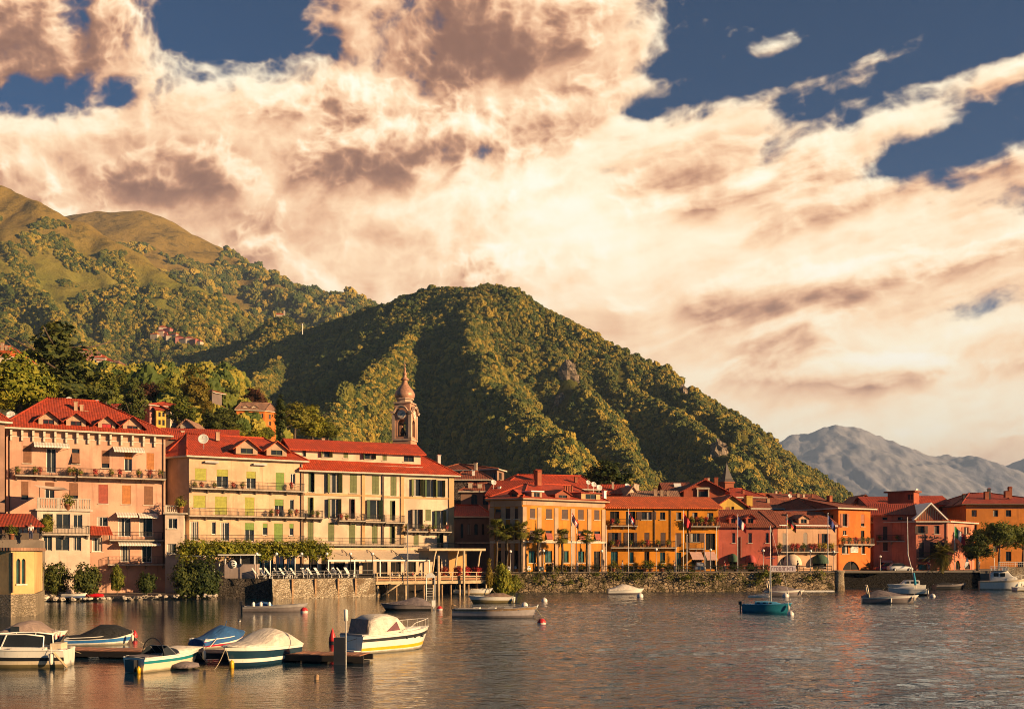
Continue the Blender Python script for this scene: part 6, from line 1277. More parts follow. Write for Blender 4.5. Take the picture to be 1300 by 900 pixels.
back_house('turret_house', 'small turret with a pyramid roof and a sunlit right side above the dark houses', [(601,202),(631,200),(640,205)], 597.5, 589, BRW, BRN_T, 7, [(625,600.5,630,607,0),(633.5,600,637,608.5,1)], frac=(0.45,0.55), chims=[(604,587,594,0.5,1,IVO)])
back_house('back_house', 'pale flat-topped house end between the hotel roof and the turret', [(579,206),(600,206)], 592, 590, IVO, PALE_T, 8, [], shape='gable')
back_house('back_house', 'low red-roofed house just left of the golden building dormers', [(620,176),(668,174)], 628, 611, ROS, RED_T, 10, [(646,630,651,635)], shape='gable', chims=[(634,617,622,0.5,2,WHITE)]).dish(626.5, 612.5, 3.6, 0.5)
back_house('back_house', 'broad house with the largest bright red roof behind the golden building', [(640,192),(757,198)], 620, 602.5, BRICK, RED_T, 14, [], frac=(0.28,0.99), chims=[(682.5,596,607,1.2,3,BRICK),(731,605,610,0.5,3,BRICK)])
back_house('back_house', 'red-roofed house with a white gable edge below the round-headed pine', [(768,184),(801,184)], 627, 616, BRW, RED_T, 10, [(770,628,776,632)], shape='gable', chims=[(778,611.5,618,0.4,2,IVO)]).dish(796, 616.5, 3.2, 0.5)
back_house('back_house', 'cream gable with two chimneys between the pine and the dark tiled roof', [(794,182),(812,183)], 630, 618, IVO, PALE_T, 10, [], shape='gable', along=False, o=0.3, chims=[(806,613.5,621,0.5,1,IVO),(809.5,614.5,622,0.4,1,IVO)])
back_house('back_house', 'house with a mottled brown roof above the left part of the saffron house', [(806,179),(862,179)], 635, 624, BRW, PALE_T, 9, [], shape='gable', chims=[(832,620,627,0.6,2,CHIM),(840,621,627,0.5,2,CHIM),(848,622,627,0.4,2,CHIM)])
b = back_house('veranda_house', 'dark red house with a broad gable and a pale veranda frame above the saffron house', [(868,197),(921,197)], 623, 609.5, SCR, DRED_T, 12, [(886,621,899,632,0,'d')], shape='gable', along=False, o=0.9, chims=[(896,606.5,614,0.7,5,BRICK),(909,606,615,0.7,5,BRICK),(899.5,606,612,0.4,5,IVO)])
m = MB()
for x in (0, 2.1): m.box(x-0.12, x+0.12, -0.3, -0.05, -2.2, 0.0)
m.box(-0.25, 2.35, -0.35, -0.03, 0.003, 0.35); u, z = b.uz(0, 885.5, 621); o = b.part(0, m, 'veranda_frame', IVO, u, 0, z)
b = back_house('back_house', 'house with a dark roof and a bright skylight left of the red gable house', [(845,199),(878,199)], 624, 613.5, BRW, BRN_T, 10, [], shape='gable'); u, z = b.uz(0, 860.5, 619, 2.2); m = MB(); m.add([(-0.7,0,0),(0.7,0,0),(0.7,1.1,0.75),(-0.7,1.1,0.75),(-0.7,0.05,-0.12),(0.7,0.05,-0.12),(0.7,1.15,0.63),(-0.7,1.15,0.63)], [(0,1,2,3),(7,6,5,4),(0,4,5,1),(1,5,6,2),(2,6,7,3),(3,7,4,0)]); b.part(0, m, 'skylight', WHITE, u, 2.0, z+0.2)
back_house('yellow_house', 'lemon yellow house with a gable to the lake behind the saffron house', [(910,177),(947,178)], 642, 629.5, LEM, DRED_T, 12, [(921,643.5,926.5,655,0,'bl'),(928.5,643,932,653,0,'g')], shape='gable', along=False, shut=BRICK and ORSH, chims=[(950,628,650,1.1,1,LEM)])
# slim church spire
dS = 222.0; sp_ = empty('church_spire', (PX(922.5,dS), dS, QZ), R(20), 'slim dark church spire on a brick turret behind the red gable house', 'spire'); zs = lambda py: ZZ(py, dS) - QZ
m = MB(); m.box(-1.1, 1.1, -1.1, 1.1, 0, zs(612)); m.box(-1.3, 1.3, -1.3, 1.3, zs(613.5), zs(611.6)); m.build('turret', BRICK, sp_)
m = MB(); m.lathe([(1.75, zs(611.5)), (1.3, zs(608)), (0.55, zs(597)), (0.04, zs(587.5))], 4, (0,0,0), 0, False, R(45)); m.build('spire_roof', plain('slate_copper', (0.06, 0.045, 0.04), 0.6), sp_)
m = MB(); m.bar((0,0,zs(587.8)), (0,0,zs(584.5)), 0.05); m.lathe([(0,zs(587.9)),(0.16,zs(587.2)),(0,zs(586.5))], 6); m.build('finial', IRON, sp_)
back_house('back_house', 'red hipped roof right of the church spire', [(928,203),(970,205)], 632, 620, SCR, DRED_T, 10, [], chims=[(943.5,622,632,0.5,2,BRICK)])
back_house('back_house', 'small orange houses row end under the right flank of the hill', [(966,214),(1000,216)], 633, 627, ORR, OR_T, 8, [(972,634,974,638)], shape='gable', chims=[(985,623,630,0.4,2,IVO),(990,624,630,0.5,2,BRICK)])
back_house('back_house', 'long low brown roof crowded with chimneys below the hill foot', [(990,210),(1046,212)], 635, 628, BRW, BRN_T, 9, [], shape='gable', chims=[(1003,624,631,0.5,2,BRICK),(1013,626,631,0.5,2,CHIM),(1020,627,631,0.4,2,IVO),(1031,627,631,0.4,2,BRICK)]).dish(1002.5, 629.5, 2.6, 0.5)
back_house('back_house', 'wide dark brown roof behind the rose pink house', [(955,178),(1046,181)], 646.5, 633, BRW, BRN_T, 11, [], frac=(0.1,0.9), chims=[(975,632,640,0.5,3,CHIM),(1005,633,640,0.4,3,IVO)])
back_house('back_house', 'brown gabled roofs right of the tall orange house', [(1104,198),(1152,198)], 643, 631.5, BRW, DRED_T, 11, [], shape='gable', chims=[(1134,631,641,0.7,2,ROS)])
back_house('back_house', 'two small sunlit gables at the left end of the dark red roofs', [(1088,205),(1108,205)], 637, 628.5, ORR, BRN_T, 9, [], shape='gable', along=False)
b = back_house('square_tower', 'square brick roof tower with a flat dark top above the salmon hotel', [(1149,190),(1160,188.5),(1167,191)], 625, 623.5, SCR, BRN_T, 3.2, [(1152.5,627.5,1155,634,0,'d'),(1156.5,627.5,1158.5,634,0,'d')], shape='none'); m = MB(); m.prism([(q.x - b.o3.x, q.y - b.o3.y) for q in off_poly(b.poly, 0.35)], b.ze - b.zb + 0.003, b.ze - b.zb + 0.3); m.build('flat_roof', BRN_T, b.root); b.dish(1164.5, 622.5, 2.6, 1.0)
back_house('back_house', 'bright red straight roof right of the square roof tower', [(1163,197),(1207,197)], 641, 630.5, ROS, RED_T, 10, [(1192,643,1197,648,0,'d')], shape='gable').dish(1153, 639.5, 3.4, -3.0)
back_house('back_house', 'narrow red house wall between the salmon hotel and the ochre mansion', [(1205,200),(1222,200)], 646, 643, SCR, OR_T, 9, [], shape='gable')
# left: roofs between the pink and the peach houses, and the slope
back_house('back_house', 'red roof lying low behind the gap between pink and peach house', [(205,165),(300,168)], 556, 546, BRW, RED_T, 10, [], shape='gable', zb=6, chims=[(232,546,556,0.5,3,IVO)])
back_house('gap_house', 'white-gabled little house above the roofs right of the pink house', [(229,176),(245,176)], 540, 533, IVO, PALE_T, 7, [(233,543,241,549,0,'g')], shape='gable', along=False, zb=12)
def hill_house(*a, **k): k.setdefault('group', 'houses among the trees on the slope'); return back_house(*a, **k)
hill_house('hill_house', 'rose pink hill house with a dark red roof left of the yellow one', [(179.5,262),(190,256),(198,257.5)], 519, 511.5, ROS, DRED_T, 9, [(192,525,194,530,1),(195,525.5,197,530,1),(192,533,194,537,1)], zb=30, frac=(0.35,0.65))
hill_house('hill_house', 'narrow yellow hill house between the rose and the cream one', [(198.5,256),(215.5,258)], 519.5, 514, LEM, DRED_T, 8, [(201,523,204,529),(206,523,209,529),(211,523.5,213.5,529),(201,533,204,539),(206,533,209,540),(211,533.5,213.5,539)], zb=30, shape='gable')
hill_house('hill_house', 'narrow cream hill house at the right end of the coloured row', [(215.8,257),(223,259)], 521, 516, IVO, DRED_T, 7, [(218,525,220.5,530),(218,534,220.5,539)], zb=30, shape='gable')
b = hill_house('villa', 'orange villa with a pale roof and two arched dormers among dark trees', [(300,296),(336,298),(350,301)], 521, 511.5, ORR, PALE_T, 11, [(304,524,307,530,0),(310,524,313,530,0),(317,524.5,320,530,0),(324,524.5,327,530,0),(331,525,334,530.5,0),(341,526,344,532,1),(341,535,344,540,1)], zb=36, frac=(0.12,0.88))
for a in (312.5, 323.5): b.dormer(a-4, a+4, 521, 517, 514.5, 1.0, IVO, PALE_T, deep=3)
hill_house('tower_villa', 'dark villa with a square sunlit-edged tower among the hill trees', [(247,290),(262,289),(276,291)], 520, 513, GRY, BRN_T, 10, [(252,524,256,531,0),(266,524,270,531,1)], zb=36)
b = hill_house('lookout_tower', 'square grey tower rising from the dark hill villa', [(261,291.5),(269,290),(272.5,292)], 499, 495.5, GRY, BRN_T, 2.6, [(264,502,266.5,509,0,'d')], zb=36, frac=(0.45,0.55))
hill_house('hill_house', 'little white house with a red roof above the pink house roof', [(100,262),(117,263)], 501, 496, IVO, OR_T, 8, [(103,503,106,508),(109,503,112,508)], zb=40, shape='hip', chims=[(104,494,499,0.4,2,IVO)])
hill_house('hill_house', 'small red-brown house between the little white house and the dark conifer', [(130,252),(160,253)], 519, 513, SCR, DRED_T, 8, [(147,521,151,526),(154,521,157,526)], zb=36, shape='hip')
hill_house('hill_house', 'orange-roofed house at the upper left edge above the bright tree', [(-40,300),(12,302),(34,306)], 452, 440, IVO, OR_T, 10, [(2,456,6,462),(-10,456,-6,462)], zb=50, chims=[(3,435,444,0.8,3,CHIM),(8,438,446,0.7,3,CHIM),(13,440,447,0.7,3,CHIM)])
hill_house('hill_house', 'tiny white house under the cedar', [(48,240),(58,240)], 496, 492, IVO, PALE_T, 6, [(51,499,53,503)], zb=32)
hill_house('hill_house', 'pale house half hidden right of the tiny house under the cedar', [(57,246),(70,246)], 494, 490, PALEP, OR_T, 6, [(60,497,62,501)], zb=34)
# far villages: small houses with roofs, one object each
def far_house(label, px, py, d, w, h, wall, roof, group):
    z = ZZ(py, d); r = empty('village_house', (PX(px, d), d, z), random.uniform(-0.5, 0.3), label, 'house', group); m = MB(); m.box(-w/2, w/2, -w*0.4, w*0.4, -6, h); m.build('wall', wall, r)
    m = MB(); m.add([(-w/2-.6,-w*.4-.6,h),(w/2+.6,-w*.4-.6,h),(w/2+.6,w*.4+.6,h),(-w/2-.6,w*.4+.6,h),(-w/4,0,h+w*.25),(w/4,0,h+w*.25)], [(0,1,5,4),(1,2,5),(2,3,4,5),(3,0,4),(3,2,1,0)]); m.build('roof', roof, r)
def on_terrain(ter, px, py, y0, y1):
    ys_ = np.linspace(y0, y1, 600); zz = ter.h((px - CX)/F*ys_, ys_); k = np.nonzero(zz > CH + (HY - py)/F*ys_)[0]; return ys_[k[0]] if len(k) else (y0 + y1)/2
gv = 'village on the shoulder of the left mountain'
for k_, (px, py) in enumerate(((197,431),(204,427),(210,430),(216,433),(222,431),(228,435),(234,437),(241,436),(247,438),(252,440),(207,422),(214,424))):
    far_house('tiny pale houses of the village on the shoulder of the left mountain', px, py, on_terrain(T_left, px, py, 1000, 2600), 15, 9, [IVO, PALEP, ROS][k_ % 3], [OR_T, DRED_T][k_ % 2], gv)
for k_, (px, py) in enumerate(((106,457),(112,462),(120,461),(127,466),(134,470),(146,473),(152,478),(97,474))):
    far_house('tiny pale houses scattered over the slope right of the cedar', px, py, on_terrain(T_slope, px, py, 230, 1240), 11 if k_ else 8, 6, [PALEP, IVO, ROS][k_ % 3], [OR_T, DRED_T, PALE_T][k_ % 3], 'houses scattered over the slope')
ys_ = np.linspace(1500, 2100, 300); zz = T_mid.h((356-CX)/F*ys_, ys_); k_ = int(np.argmin(HY - (zz-CH)/ys_*F)); d = ys_[k_]; ch = empty('hill_chapel', (PX(356,d), d, zz[k_]+1.0), R(10), 'tiny white chapel with a tower on the knoll left of the pointed hill', 'chapel')
m = MB(); m.box(-7, 5, -3, 3, -8, 6); m.build('nave', IVO, ch); m = MB(); m.add([(-7.5,-3.5,6),(5.5,-3.5,6),(5.5,3.5,6),(-7.5,3.5,6),(-7.5,0,9),(5.5,0,9)], [(0,1,5,4),(1,2,5),(2,3,4,5),(3,0,4),(3,2,1,0)]); m.build('roof', OR_T, ch); m = MB(); m.box(5.2, 8.2, -1.5, 1.5, -8, 12); m.lathe([(2.3, 12.01), (0.05, 15)], 4, (6.7,0,0), 0, False, R(45)); m.build('tower', IVO, ch)
for px, t, bt in ((384,411,420),(226,443,452),(320,447,452)):
    d = on_terrain(T_mid if px > 250 else T_left, px, bt, 700, 2600); m = MB(); h_ = (bt-t)/F*d; m.bar((0,0,-6), (0,0,h_), 0.7); m.bar((-3,0,h_*0.8), (3,0,h_*0.8), 0.4); m.bar((-2.2,0,h_*0.92), (2.2,0,h_*0.92), 0.4); o = m.build('pylon', STEEL, None, (PX(px,d), d, ZZ(bt,d))); tag(o, {384:'power pylon beside the knoll chapel', 226:'power pylon on the dark slope under the mountain village', 320:'power pylon on the dark slope below the knoll'}[px], 'pylon')
# ============================================================ flags, lamps, cars, furniture, people
POLE = plain('white_pole', (0.66, 0.60, 0.52), 0.45)
def flag(parent_loc, cols, w, h, droop, horizontal, rot, name, label, stars=False):
    """hanging cloth in folds; it is hoisted on a pole but is a thing of its own"""
    n, k = 18, 12; m = MB(); pts = []
    for i in range(n + 1):
        u = i / n; row = []
        for j in range(k + 1):
            v = j / k; fold = 0.10 * math.sin(u*9 + v*1.5) * (0.3 + u) ; x = w * u * (1 - 0.5*droop) ; z = -h * v - droop * w * u * (0.9 + 0.15*math.sin(v*4))
            row.append((0.06 + x * math.cos(fold), fold * 1.6 + 0.05*math.sin(v*5+u*3), z))
        pts.append(row)
    V0 = [p for r_ in pts for p in r_]; nc = len(cols)
    for i in range(n):
        for j in range(k):
            f = (j/k if horizontal else i/n); m.add([V0[i*(k+1)+j], V0[(i+1)*(k+1)+j], V0[(i+1)*(k+1)+j+1], V0[i*(k+1)+j+1]], [(0,1,2,3)], min(nc-1, int(f*nc)), True)
    if stars:
        for q in range(12):
            a = 2*math.pi*q/12; i = int(n*(0.5+0.28*math.cos(a))); j = int(k*(0.5+0.3*math.sin(a))); c = Vector(V0[i*(k+1)+j])
            for s_ in (-0.02, 0.02): m.add([c+Vector((0.07*math.cos(R(90+72*t*2)), s_, 0.07*math.sin(R(90+72*t*2)))) for t in range(5)], [(0,1,2,3,4)], nc)
    mats = [plain('flag_' + c[0], c[1], 0.8, 0, 0.1) for c in cols] + ([plain('flag_gold', (0.6, 0.42, 0.05), 0.8)] if stars else [])
    o = m.build(name, mats, None, parent_loc, rot); tag(o, label, 'flag', 'flags along the quay'); return o
FW, FRD, FBL, FGR, FYE, FBK = ('white', (0.66,0.60,0.54)), ('red', (0.50,0.02,0.025)), ('blue', (0.03,0.045,0.20)), ('green', (0.02,0.17,0.03)), ('yellow', (0.66,0.36,0.02)), ('black', (0.015,0.014,0.014))
def flagpole(px, pt, d, label, zb=QZ, r=0.06):
    z = ZZ(pt, d); o = empty('flagpole', (PX(px, d), d, zb), 0, label, 'flagpole', 'flagpoles along the quay'); m = MB(); m.tube([(0,0,0), (0,0,(z-zb)*0.5), (0,0,z-zb)], [r*1.2, r, r*0.7], 8); m.build('pole', POLE, o)
    m = MB(); m.lathe([(0, z-zb+0.18), (0.10, z-zb+0.1), (0.10, z-zb+0.06), (0, z-zb)], 8); m.build('finial', POLE, o); m = MB(); m.lathe([(0.2, 0.004), (0.2, 0.1), (0.1, 0.16), (0.05, 0.16)], 10); m.build('base', STEEL, o); return (PX(px, d), d, z - 0.15)
dq = lambda px: 147.4 + (px-622)/437*4.5 + 0.9
for px, pt, who in [(713,678,'flagpole without a flag, first from the left in front of the golden building'),(748.5,679,'flagpole without a flag before the last golden building windows'),(769.5,668,'flagpole without a flag at the seam of golden and saffron houses'),(858,678,'bare flagpole just left of the plain red flag'),(872,680,'bare flagpole just right of the plain red flag'),(894.7,678,'bare flagpole in front of the left pink awning'),(909.5,670,'bare flagpole at the left corner of the rose pink house'),(731.5,668,'short bare flagpole right beside the striped flag')]: flagpole(px, pt, dq(px)+0.8, who)
L0 = flagpole(725.5, 649, dq(725), 'tall flagpole with the red and white striped flag'); flag(L0, [FRD,FW,FRD,FW,FRD,FW,FRD], 1.9, 1.3, 0.95, True, R(-12), 'flag', 'red and white striped flag hanging before the golden building')
L0 = flagpole(797.8, 647, dq(798), 'tall flagpole with the red, white and blue cross flag'); flag(L0, [FRD,FW,FBL,FW,FRD], 1.7, 1.25, 1.0, True, R(-15), 'flag', 'red flag with white and blue bands hanging before the saffron house')
L0 = flagpole(867.5, 649, dq(868), 'tall flagpole with the plain red flag'); flag(L0, [FRD], 1.9, 1.6, 0.9, True, R(-10), 'flag', 'plain red flag hanging before the saffron house')
L0 = flagpole(936.4, 654, dq(936), 'tall flagpole with the blue, white and red flag'); flag(L0, [FBL,FW,FRD], 2.0, 1.35, 0.8, False, R(-8), 'flag', 'blue, white and red tricolour before the rose pink house')
L0 = flagpole(999, 654, dq(999), 'tall flagpole with the black, red and gold flag'); flag(L0, [FBK,FRD,FYE], 2.0, 1.35, 0.75, True, R(-8), 'flag', 'black, red and gold flag before the apricot house')
L0 = flagpole(1051, 652, dq(1051), 'tall flagpole with the blue starred flag'); flag(L0, [FBL], 1.9, 1.35, 0.95, True, R(-10), 'flag', 'dark blue flag with gold stars before the apricot house', True)
L0 = flagpole(1211.5, 666, 168.6, 'white flagpole with the green, white and red flag by the salmon hotel', QZ-0.2); flag(L0, [FGR,FW,FRD], 2.6, 1.8, 0.75, False, R(-5), 'flag', 'green, white and red tricolour hanging before the salmon hotel')
OPAL = plain('opal_glass', (0.75, 0.70, 0.62), 0.25)
def lamp_post(px, pt, d, label, zb=QZ, mat=None, r=0.22, group='lamp posts on the promenade'):
    z = ZZ(pt, d) - zb; o = empty('lamp_post', (PX(px,d), d, zb), 0, label, 'lamp post', group); m = MB(); m.tube([(0,0,0),(0,0,0.5),(0,0,z-r*1.6)], [0.09,0.05,0.04], 8); m.build('pole', mat or STEEL, o)
    m = MB(); m.lathe([(0.08,z-r*1.55),(0.13,z-r*1.3),(0.11,z-r*1.1)], 8); m.build('collar', IRON, o); m = MB(); m.lathe([(0.02,z-r*1.1),(r*0.8,z-r*0.75),(r,z-r*0.15),(r*0.75,z+r*0.5),(0.01,z+r*0.8)], 12); m.build('globe', OPAL, o); return o
for px, pt, lab in [(690,698.5,'globe lamp post between the first two shop windows of the golden building'),(833,697,'globe lamp post in front of the saffron house door'),(902,697.5,'globe lamp post in front of the pink awnings'),(969,698.5,'globe lamp post behind the blue sailboat mast'),(1029,699,'globe lamp post right of the pale half-dome awning'),(1058.5,700,'globe lamp post beside the round stone post'),(764,699,'globe lamp post before the golden building door')]: lamp_post(px, pt, dq(px)+0.5, lab)
lamp_post(1117.5, 706, 168.6, 'globe lamp post at the left end of the salmon hotel', QZ-0.2); lamp_post(648, 699.5, 149.2, 'globe lamp post among the left palms')
for px, lab in ((326,'terrace lamp post under the vine, nearest the kiosk'),(351,'terrace lamp post at the corner of the sunlit wall'),(383,'terrace lamp post at the right end of the vine'),(415,'terrace lamp post at the left end of the canopy'),(445,'terrace lamp post in front of the canopy, left part'),(473,'terrace lamp post at the left end of the pier')):
    d = 125.6 + max(px-345, -10)/130*6.6 + 0.6; lamp_post(px, 702.5, d, lab, 2.45, IRON, 0.2, 'lamp posts along the terrace')

# cars
TYRE = plain('tyre_rubber', (0.02,0.02,0.02), 0.8); CHROME = plain('wheel_metal', (0.4,0.4,0.4), 0.3, 0.8)
def car(px, d, rz, paint, label, zb=QZ, L=4.1, Wd=1.7, Hh=1.45):
    r = empty('parked_car', (PX(px,d), d, zb), rz, label, 'car', 'cars parked along the shore'); m = MB()
    def sec(x, w, z0, z1): return [(x,-w,z0),(x,-w*1.02,(z0+z1)/2),(x,-w*0.93,z1),(x,0,z1+0.03),(x,w*0.93,z1),(x,w*1.02,(z0+z1)/2),(x,w,z0)]
    w = Wd/2; S = [(-L/2,w*0.8,0.35,0.75),(-L/2+0.12,w*0.95,0.25,0.92),(-L*0.22,w,0.22,0.95),(L*0.08,w,0.22,0.95),(L*0.3,w*0.98,0.22,0.88),(L/2-0.15,w*0.92,0.25,0.74),(L/2,w*0.75,0.35,0.6)]
    rg = [sec(*s) for s in S]; m.loft(rg, 0, True, True); m.poly(rg[0]); m.poly(rg[-1][::-1]); m.build('body', paint, r)
    m = MB(); c = [(-L*0.42,w*0.82,0.93,0.96),(-L*0.30,w*0.80,0.93,Hh-0.05),(0.0,w*0.80,0.93,Hh),(L*0.08,w*0.80,0.93,Hh-0.03),(L*0.26,w*0.84,0.90,0.93)]; rg = [[(x,-b,z0),(x,-b*0.84,z1-0.05),(x,-b*0.7,z1),(x,b*0.7,z1),(x,b*0.84,z1-0.05),(x,b,z0)] for x,b,z0,z1 in c]; m.loft(rg, 0, True, False, mrow=[1,1,0,1,1]); m.build('cabin', [paint, GLASS], r)
    for x in (-L*0.3, L*0.3):
        for s_ in (-1, 1):
            m = MB(); m.lathe([(0.0,-0.1),(0.31,-0.1),(0.33,0),(0.31,0.1),(0.0,0.1)], 14); o = m.build('wheel', TYRE, r, (x, s_*(w-0.08), 0.33)); o.rotation_euler = (R(90),0,0); m = MB(); m.lathe([(0.0,-0.12),(0.19,-0.11),(0.19,0.11),(0.0,0.12)], 10); m.build('rim', CHROME, o)
    for s_ in (-1, 1): m = MB(); m.box(L/2-0.14, L/2-0.06, s_*w*0.6-0.15, s_*w*0.6+0.15, 0.6, 0.72); m.build('headlight', OPAL, r); m = MB(); m.box(-L/2+0.03, -L/2+0.1, s_*w*0.65-0.12, s_*w*0.65+0.12, 0.66, 0.8); m.build('tail_light', MATS['flag_red'], r)
    return r
CW = plain('car_white', (0.6,0.58,0.55), 0.25, 0, 0.03, coat=0.6); CB = plain('car_dark_blue', (0.015,0.035,0.05), 0.25, 0, 0.05, coat=0.6); CRD = plain('car_red', (0.25,0.015,0.02), 0.25, 0, 0.05, coat=0.6); CS = plain('car_silver', (0.3,0.29,0.28), 0.25, 0.3, 0.05, coat=0.6)
car(656, 151.4, R(180), CW, 'white car parked by the palms at the left end of the quay'); car(673, 152.2, R(8), CB, 'dark blue car parked under the broad-crowned palm'); car(888.5, 154.2, R(80), CS, 'silver car seen end-on before the pink awning'); car(1142, 169.2, R(5), CW, 'white car parked before the salmon hotel', QZ-0.25); car(1126, 170.2, R(175), CRD, 'dark red car parked at the left end of the salmon hotel', QZ-0.25)
# deck chairs: one chair with its parts, then copies
def deck_chair(loc, rz, label):
    r = empty('deck_chair', loc, rz, label, 'deck chair', 'white deck chairs on the terrace'); s_ = math.sin
    m = MB()
    for q in range(6): m.box(0.05+q*0.17, 0.19+q*0.17, -0.28, 0.28, 0.36+0.012*q, 0.39+0.012*q)
    m.build('seat', WHITE, r); m = MB()
    for q in range(6): x = -0.02 - 0.11*q; z = 0.42 + 0.15*q; m.add([(x,-0.28,z),(x,0.28,z),(x-0.09,0.28,z+0.125),(x-0.09,-0.28,z+0.125),(x-0.03,-0.28,z-0.02),(x-0.03,0.28,z-0.02),(x-0.12,0.28,z+0.105),(x-0.12,-0.28,z+0.105)], [(0,1,2,3),(7,6,5,4),(0,4,5,1),(2,6,7,3),(1,5,6,2),(0,3,7,4)])
    m.build('backrest', WHITE, r)
    for x, x2 in ((0.05,0.0),(0.95,1.0)):
        for y in (-0.27,0.27): m = MB(); m.bar((x,y,0.38),(x2,y,0.0),0.03); m.build('leg', WHITE, r)
    for y in (-0.32,0.32): m = MB(); m.box(-0.25,0.55,y-0.03,y+0.03,0.60,0.63); m.bar((0.5,y,0.6),(0.5,y,0.38),0.02); m.build('armrest', WHITE, r)
    return r
dc = None
spots = [(327,0,'first deck chair from the kiosk, under the vine'),(336,1,'second deck chair from the kiosk, under the vine'),(343,0,'deck chair beside the dark left post of the sunlit terrace'),(354.5,1,'deck chair just right of the second terrace lamp post'),(361,0,'deck chair in the middle below the vine, facing half away'),(367.5,1,'deck chair below the right half of the vine'),(375,0,'deck chair just left of the lamp at the end of the vine'),(388,1,'deck chair just right of the lamp at the end of the vine'),(396,0,'deck chair midway between vine and canopy'),(405,1,'second deck chair midway between vine and canopy'),(421,0,'deck chair under the left end of the canopy'),(427.5,1,'second deck chair under the left end of the canopy'),(434,0,'third deck chair under the left end of the canopy'),(443,1,'deck chair nearest the diners under the canopy')]
for px, k_, lab in spots:
    d = 126.6 + max(px-345, -20)/130*6.6 + 1.0 + 0.5*k_; L_ = (PX(px,d), d, 2.453); rz = R(random.uniform(-35, 5)) if k_ else R(random.uniform(-20, 20)); lab = 'white ' + lab
    if dc is None: dc = deck_chair(L_, rz, lab)
    else: dup(dc, L_, rz, lab)
# tables and people on the pier
SKIN = plain('skin', (0.42,0.24,0.16), 0.6); HAIRS = [plain('dark_hair', (0.03,0.02,0.015), 0.7), plain('fair_hair', (0.30,0.20,0.09), 0.7)]
def skinned(name, verts, edges, radii, mat, parent):
    me = bpy.data.meshes.new(name); me.from_pydata(verts, edges, []); me.materials.append(mat); o = link(name, me, parent); sk = o.modifiers.new('skin', 'SKIN'); sv = me.skin_vertices[0].data
    for k, r_ in enumerate(radii): sv[k].radius = (r_, r_)
    sv[0].use_root = True; su = o.modifiers.new('smooth', 'SUBSURF'); su.levels = 1; su.render_levels = 2
    for p in me.polygons: p.use_smooth = True
    return o
def person(loc, rz, label, shirt, legs, hair, sit=True, group='people by the water'):
    r = empty('person', loc, rz, label, 'person', group); zh = 0.46 if sit else 0.92
    P_ = [(0,0,zh),(0,0.0,zh+0.25),(0.01,0,zh+0.50),(0.03,0,zh+0.60),(0.05,0,zh+0.74),(0.05,0,zh+0.82)]; E_ = [(0,1),(1,2),(2,3),(3,4),(4,5)]; Rr = [0.14,0.125,0.15,0.055,0.09,0.075]; arms, lg = [], []
    for s_ in (-1,1):
        k = len(P_); arm = [(0.0,s_*0.19,zh+0.48),(0.05,s_*0.25,zh+0.22),(0.30 if sit else 0.10,s_*0.20,zh+0.20 if sit else zh-0.02),(0.40 if sit else 0.12,s_*0.17,zh+0.22 if sit else zh-0.11)]; P_ += arm; E_ += [(2,k),(k,k+1),(k+1,k+2),(k+2,k+3)]; Rr += [0.058,0.045,0.036,0.04]; arms.append(k)
        k = len(P_); leg = [(0.02,s_*0.09,zh-0.02),(0.42,s_*0.11,zh+0.0),(0.40,s_*0.11,0.08),(0.53,s_*0.12,0.04)] if sit else [(0,s_*0.09,zh-0.05),(0.03,s_*0.10,0.48),(-0.02,s_*0.10,0.08),(0.13,s_*0.11,0.04)]; P_ += leg; E_ += [(0,k),(k,k+1),(k+1,k+2),(k+2,k+3)]; Rr += [0.085,0.065,0.045,0.045]; lg.append(k)
    skinned('body', P_, E_, Rr, SKIN, r)
    a, b = arms; idx = [0,1,2,a,a+1,b,b+1]; skinned('shirt', [P_[i] for i in idx], [(0,1),(1,2),(2,3),(3,4),(2,5),(5,6)], [Rr[i]+0.02 for i in idx], shirt, r)
    a, b = lg; idx = [0,a,a+1,a+2,b,b+1,b+2]; skinned('trousers', [P_[i] for i in idx], [(0,1),(1,2),(2,3),(0,4),(4,5),(5,6)], [Rr[i]+0.018 for i in idx], legs, r)
    m = MB(); m.lathe([(0.10,-0.06),(0.115,0.0),(0.105,0.06),(0.06,0.105),(0.0,0.12)], 10, (0.03,0,zh+0.79)); m.build('hair', hair, r)
    m = MB(); m.lathe([(0.0,0.03),(0.014,0.0),(0.016,-0.02),(0,-0.025)], 6, (0.145,0,zh+0.76)); m.build('nose', SKIN, r); return r
SH = [plain('shirt_white', (0.6,0.57,0.52), 0.8), plain('shirt_red', (0.42,0.03,0.03), 0.8), plain('shirt_navy', (0.02,0.025,0.06), 0.8), plain('shirt_sand', (0.42,0.30,0.18), 0.8)]
pz = zd + 0.003
def table(loc, label):
    r = empty('cafe_table', loc, 0, label, 'table', 'tables of the pier restaurant'); m = MB(); m.lathe([(0,0.72),(0.42,0.72),(0.42,0.75),(0,0.75)], 14); m.build('tabletop', WHITE, r); m = MB(); m.lathe([(0.04,0.03),(0.04,0.72)], 8); m.lathe([(0.25,0),(0.25,0.03),(0.04,0.05)], 10); m.build('pedestal', IRON, r); return r
def chair(loc, rz, label):
    r = empty('cafe_chair', loc, rz, label, 'chair', 'chairs of the pier restaurant'); m = MB(); m.box(-0.2,0.2,-0.2,0.2,0.42,0.455); m.build('seat', TIM, r); m = MB(); m.box(-0.2,-0.17,-0.2,0.2,0.456,0.86); m.build('backrest', TIM, r)
    for x in (-0.18,0.18):
        for y in (-0.18,0.18): m = MB(); m.bar((x,y,0),(x,y,0.42),0.02); m.build('leg', TIM, r)
    return r
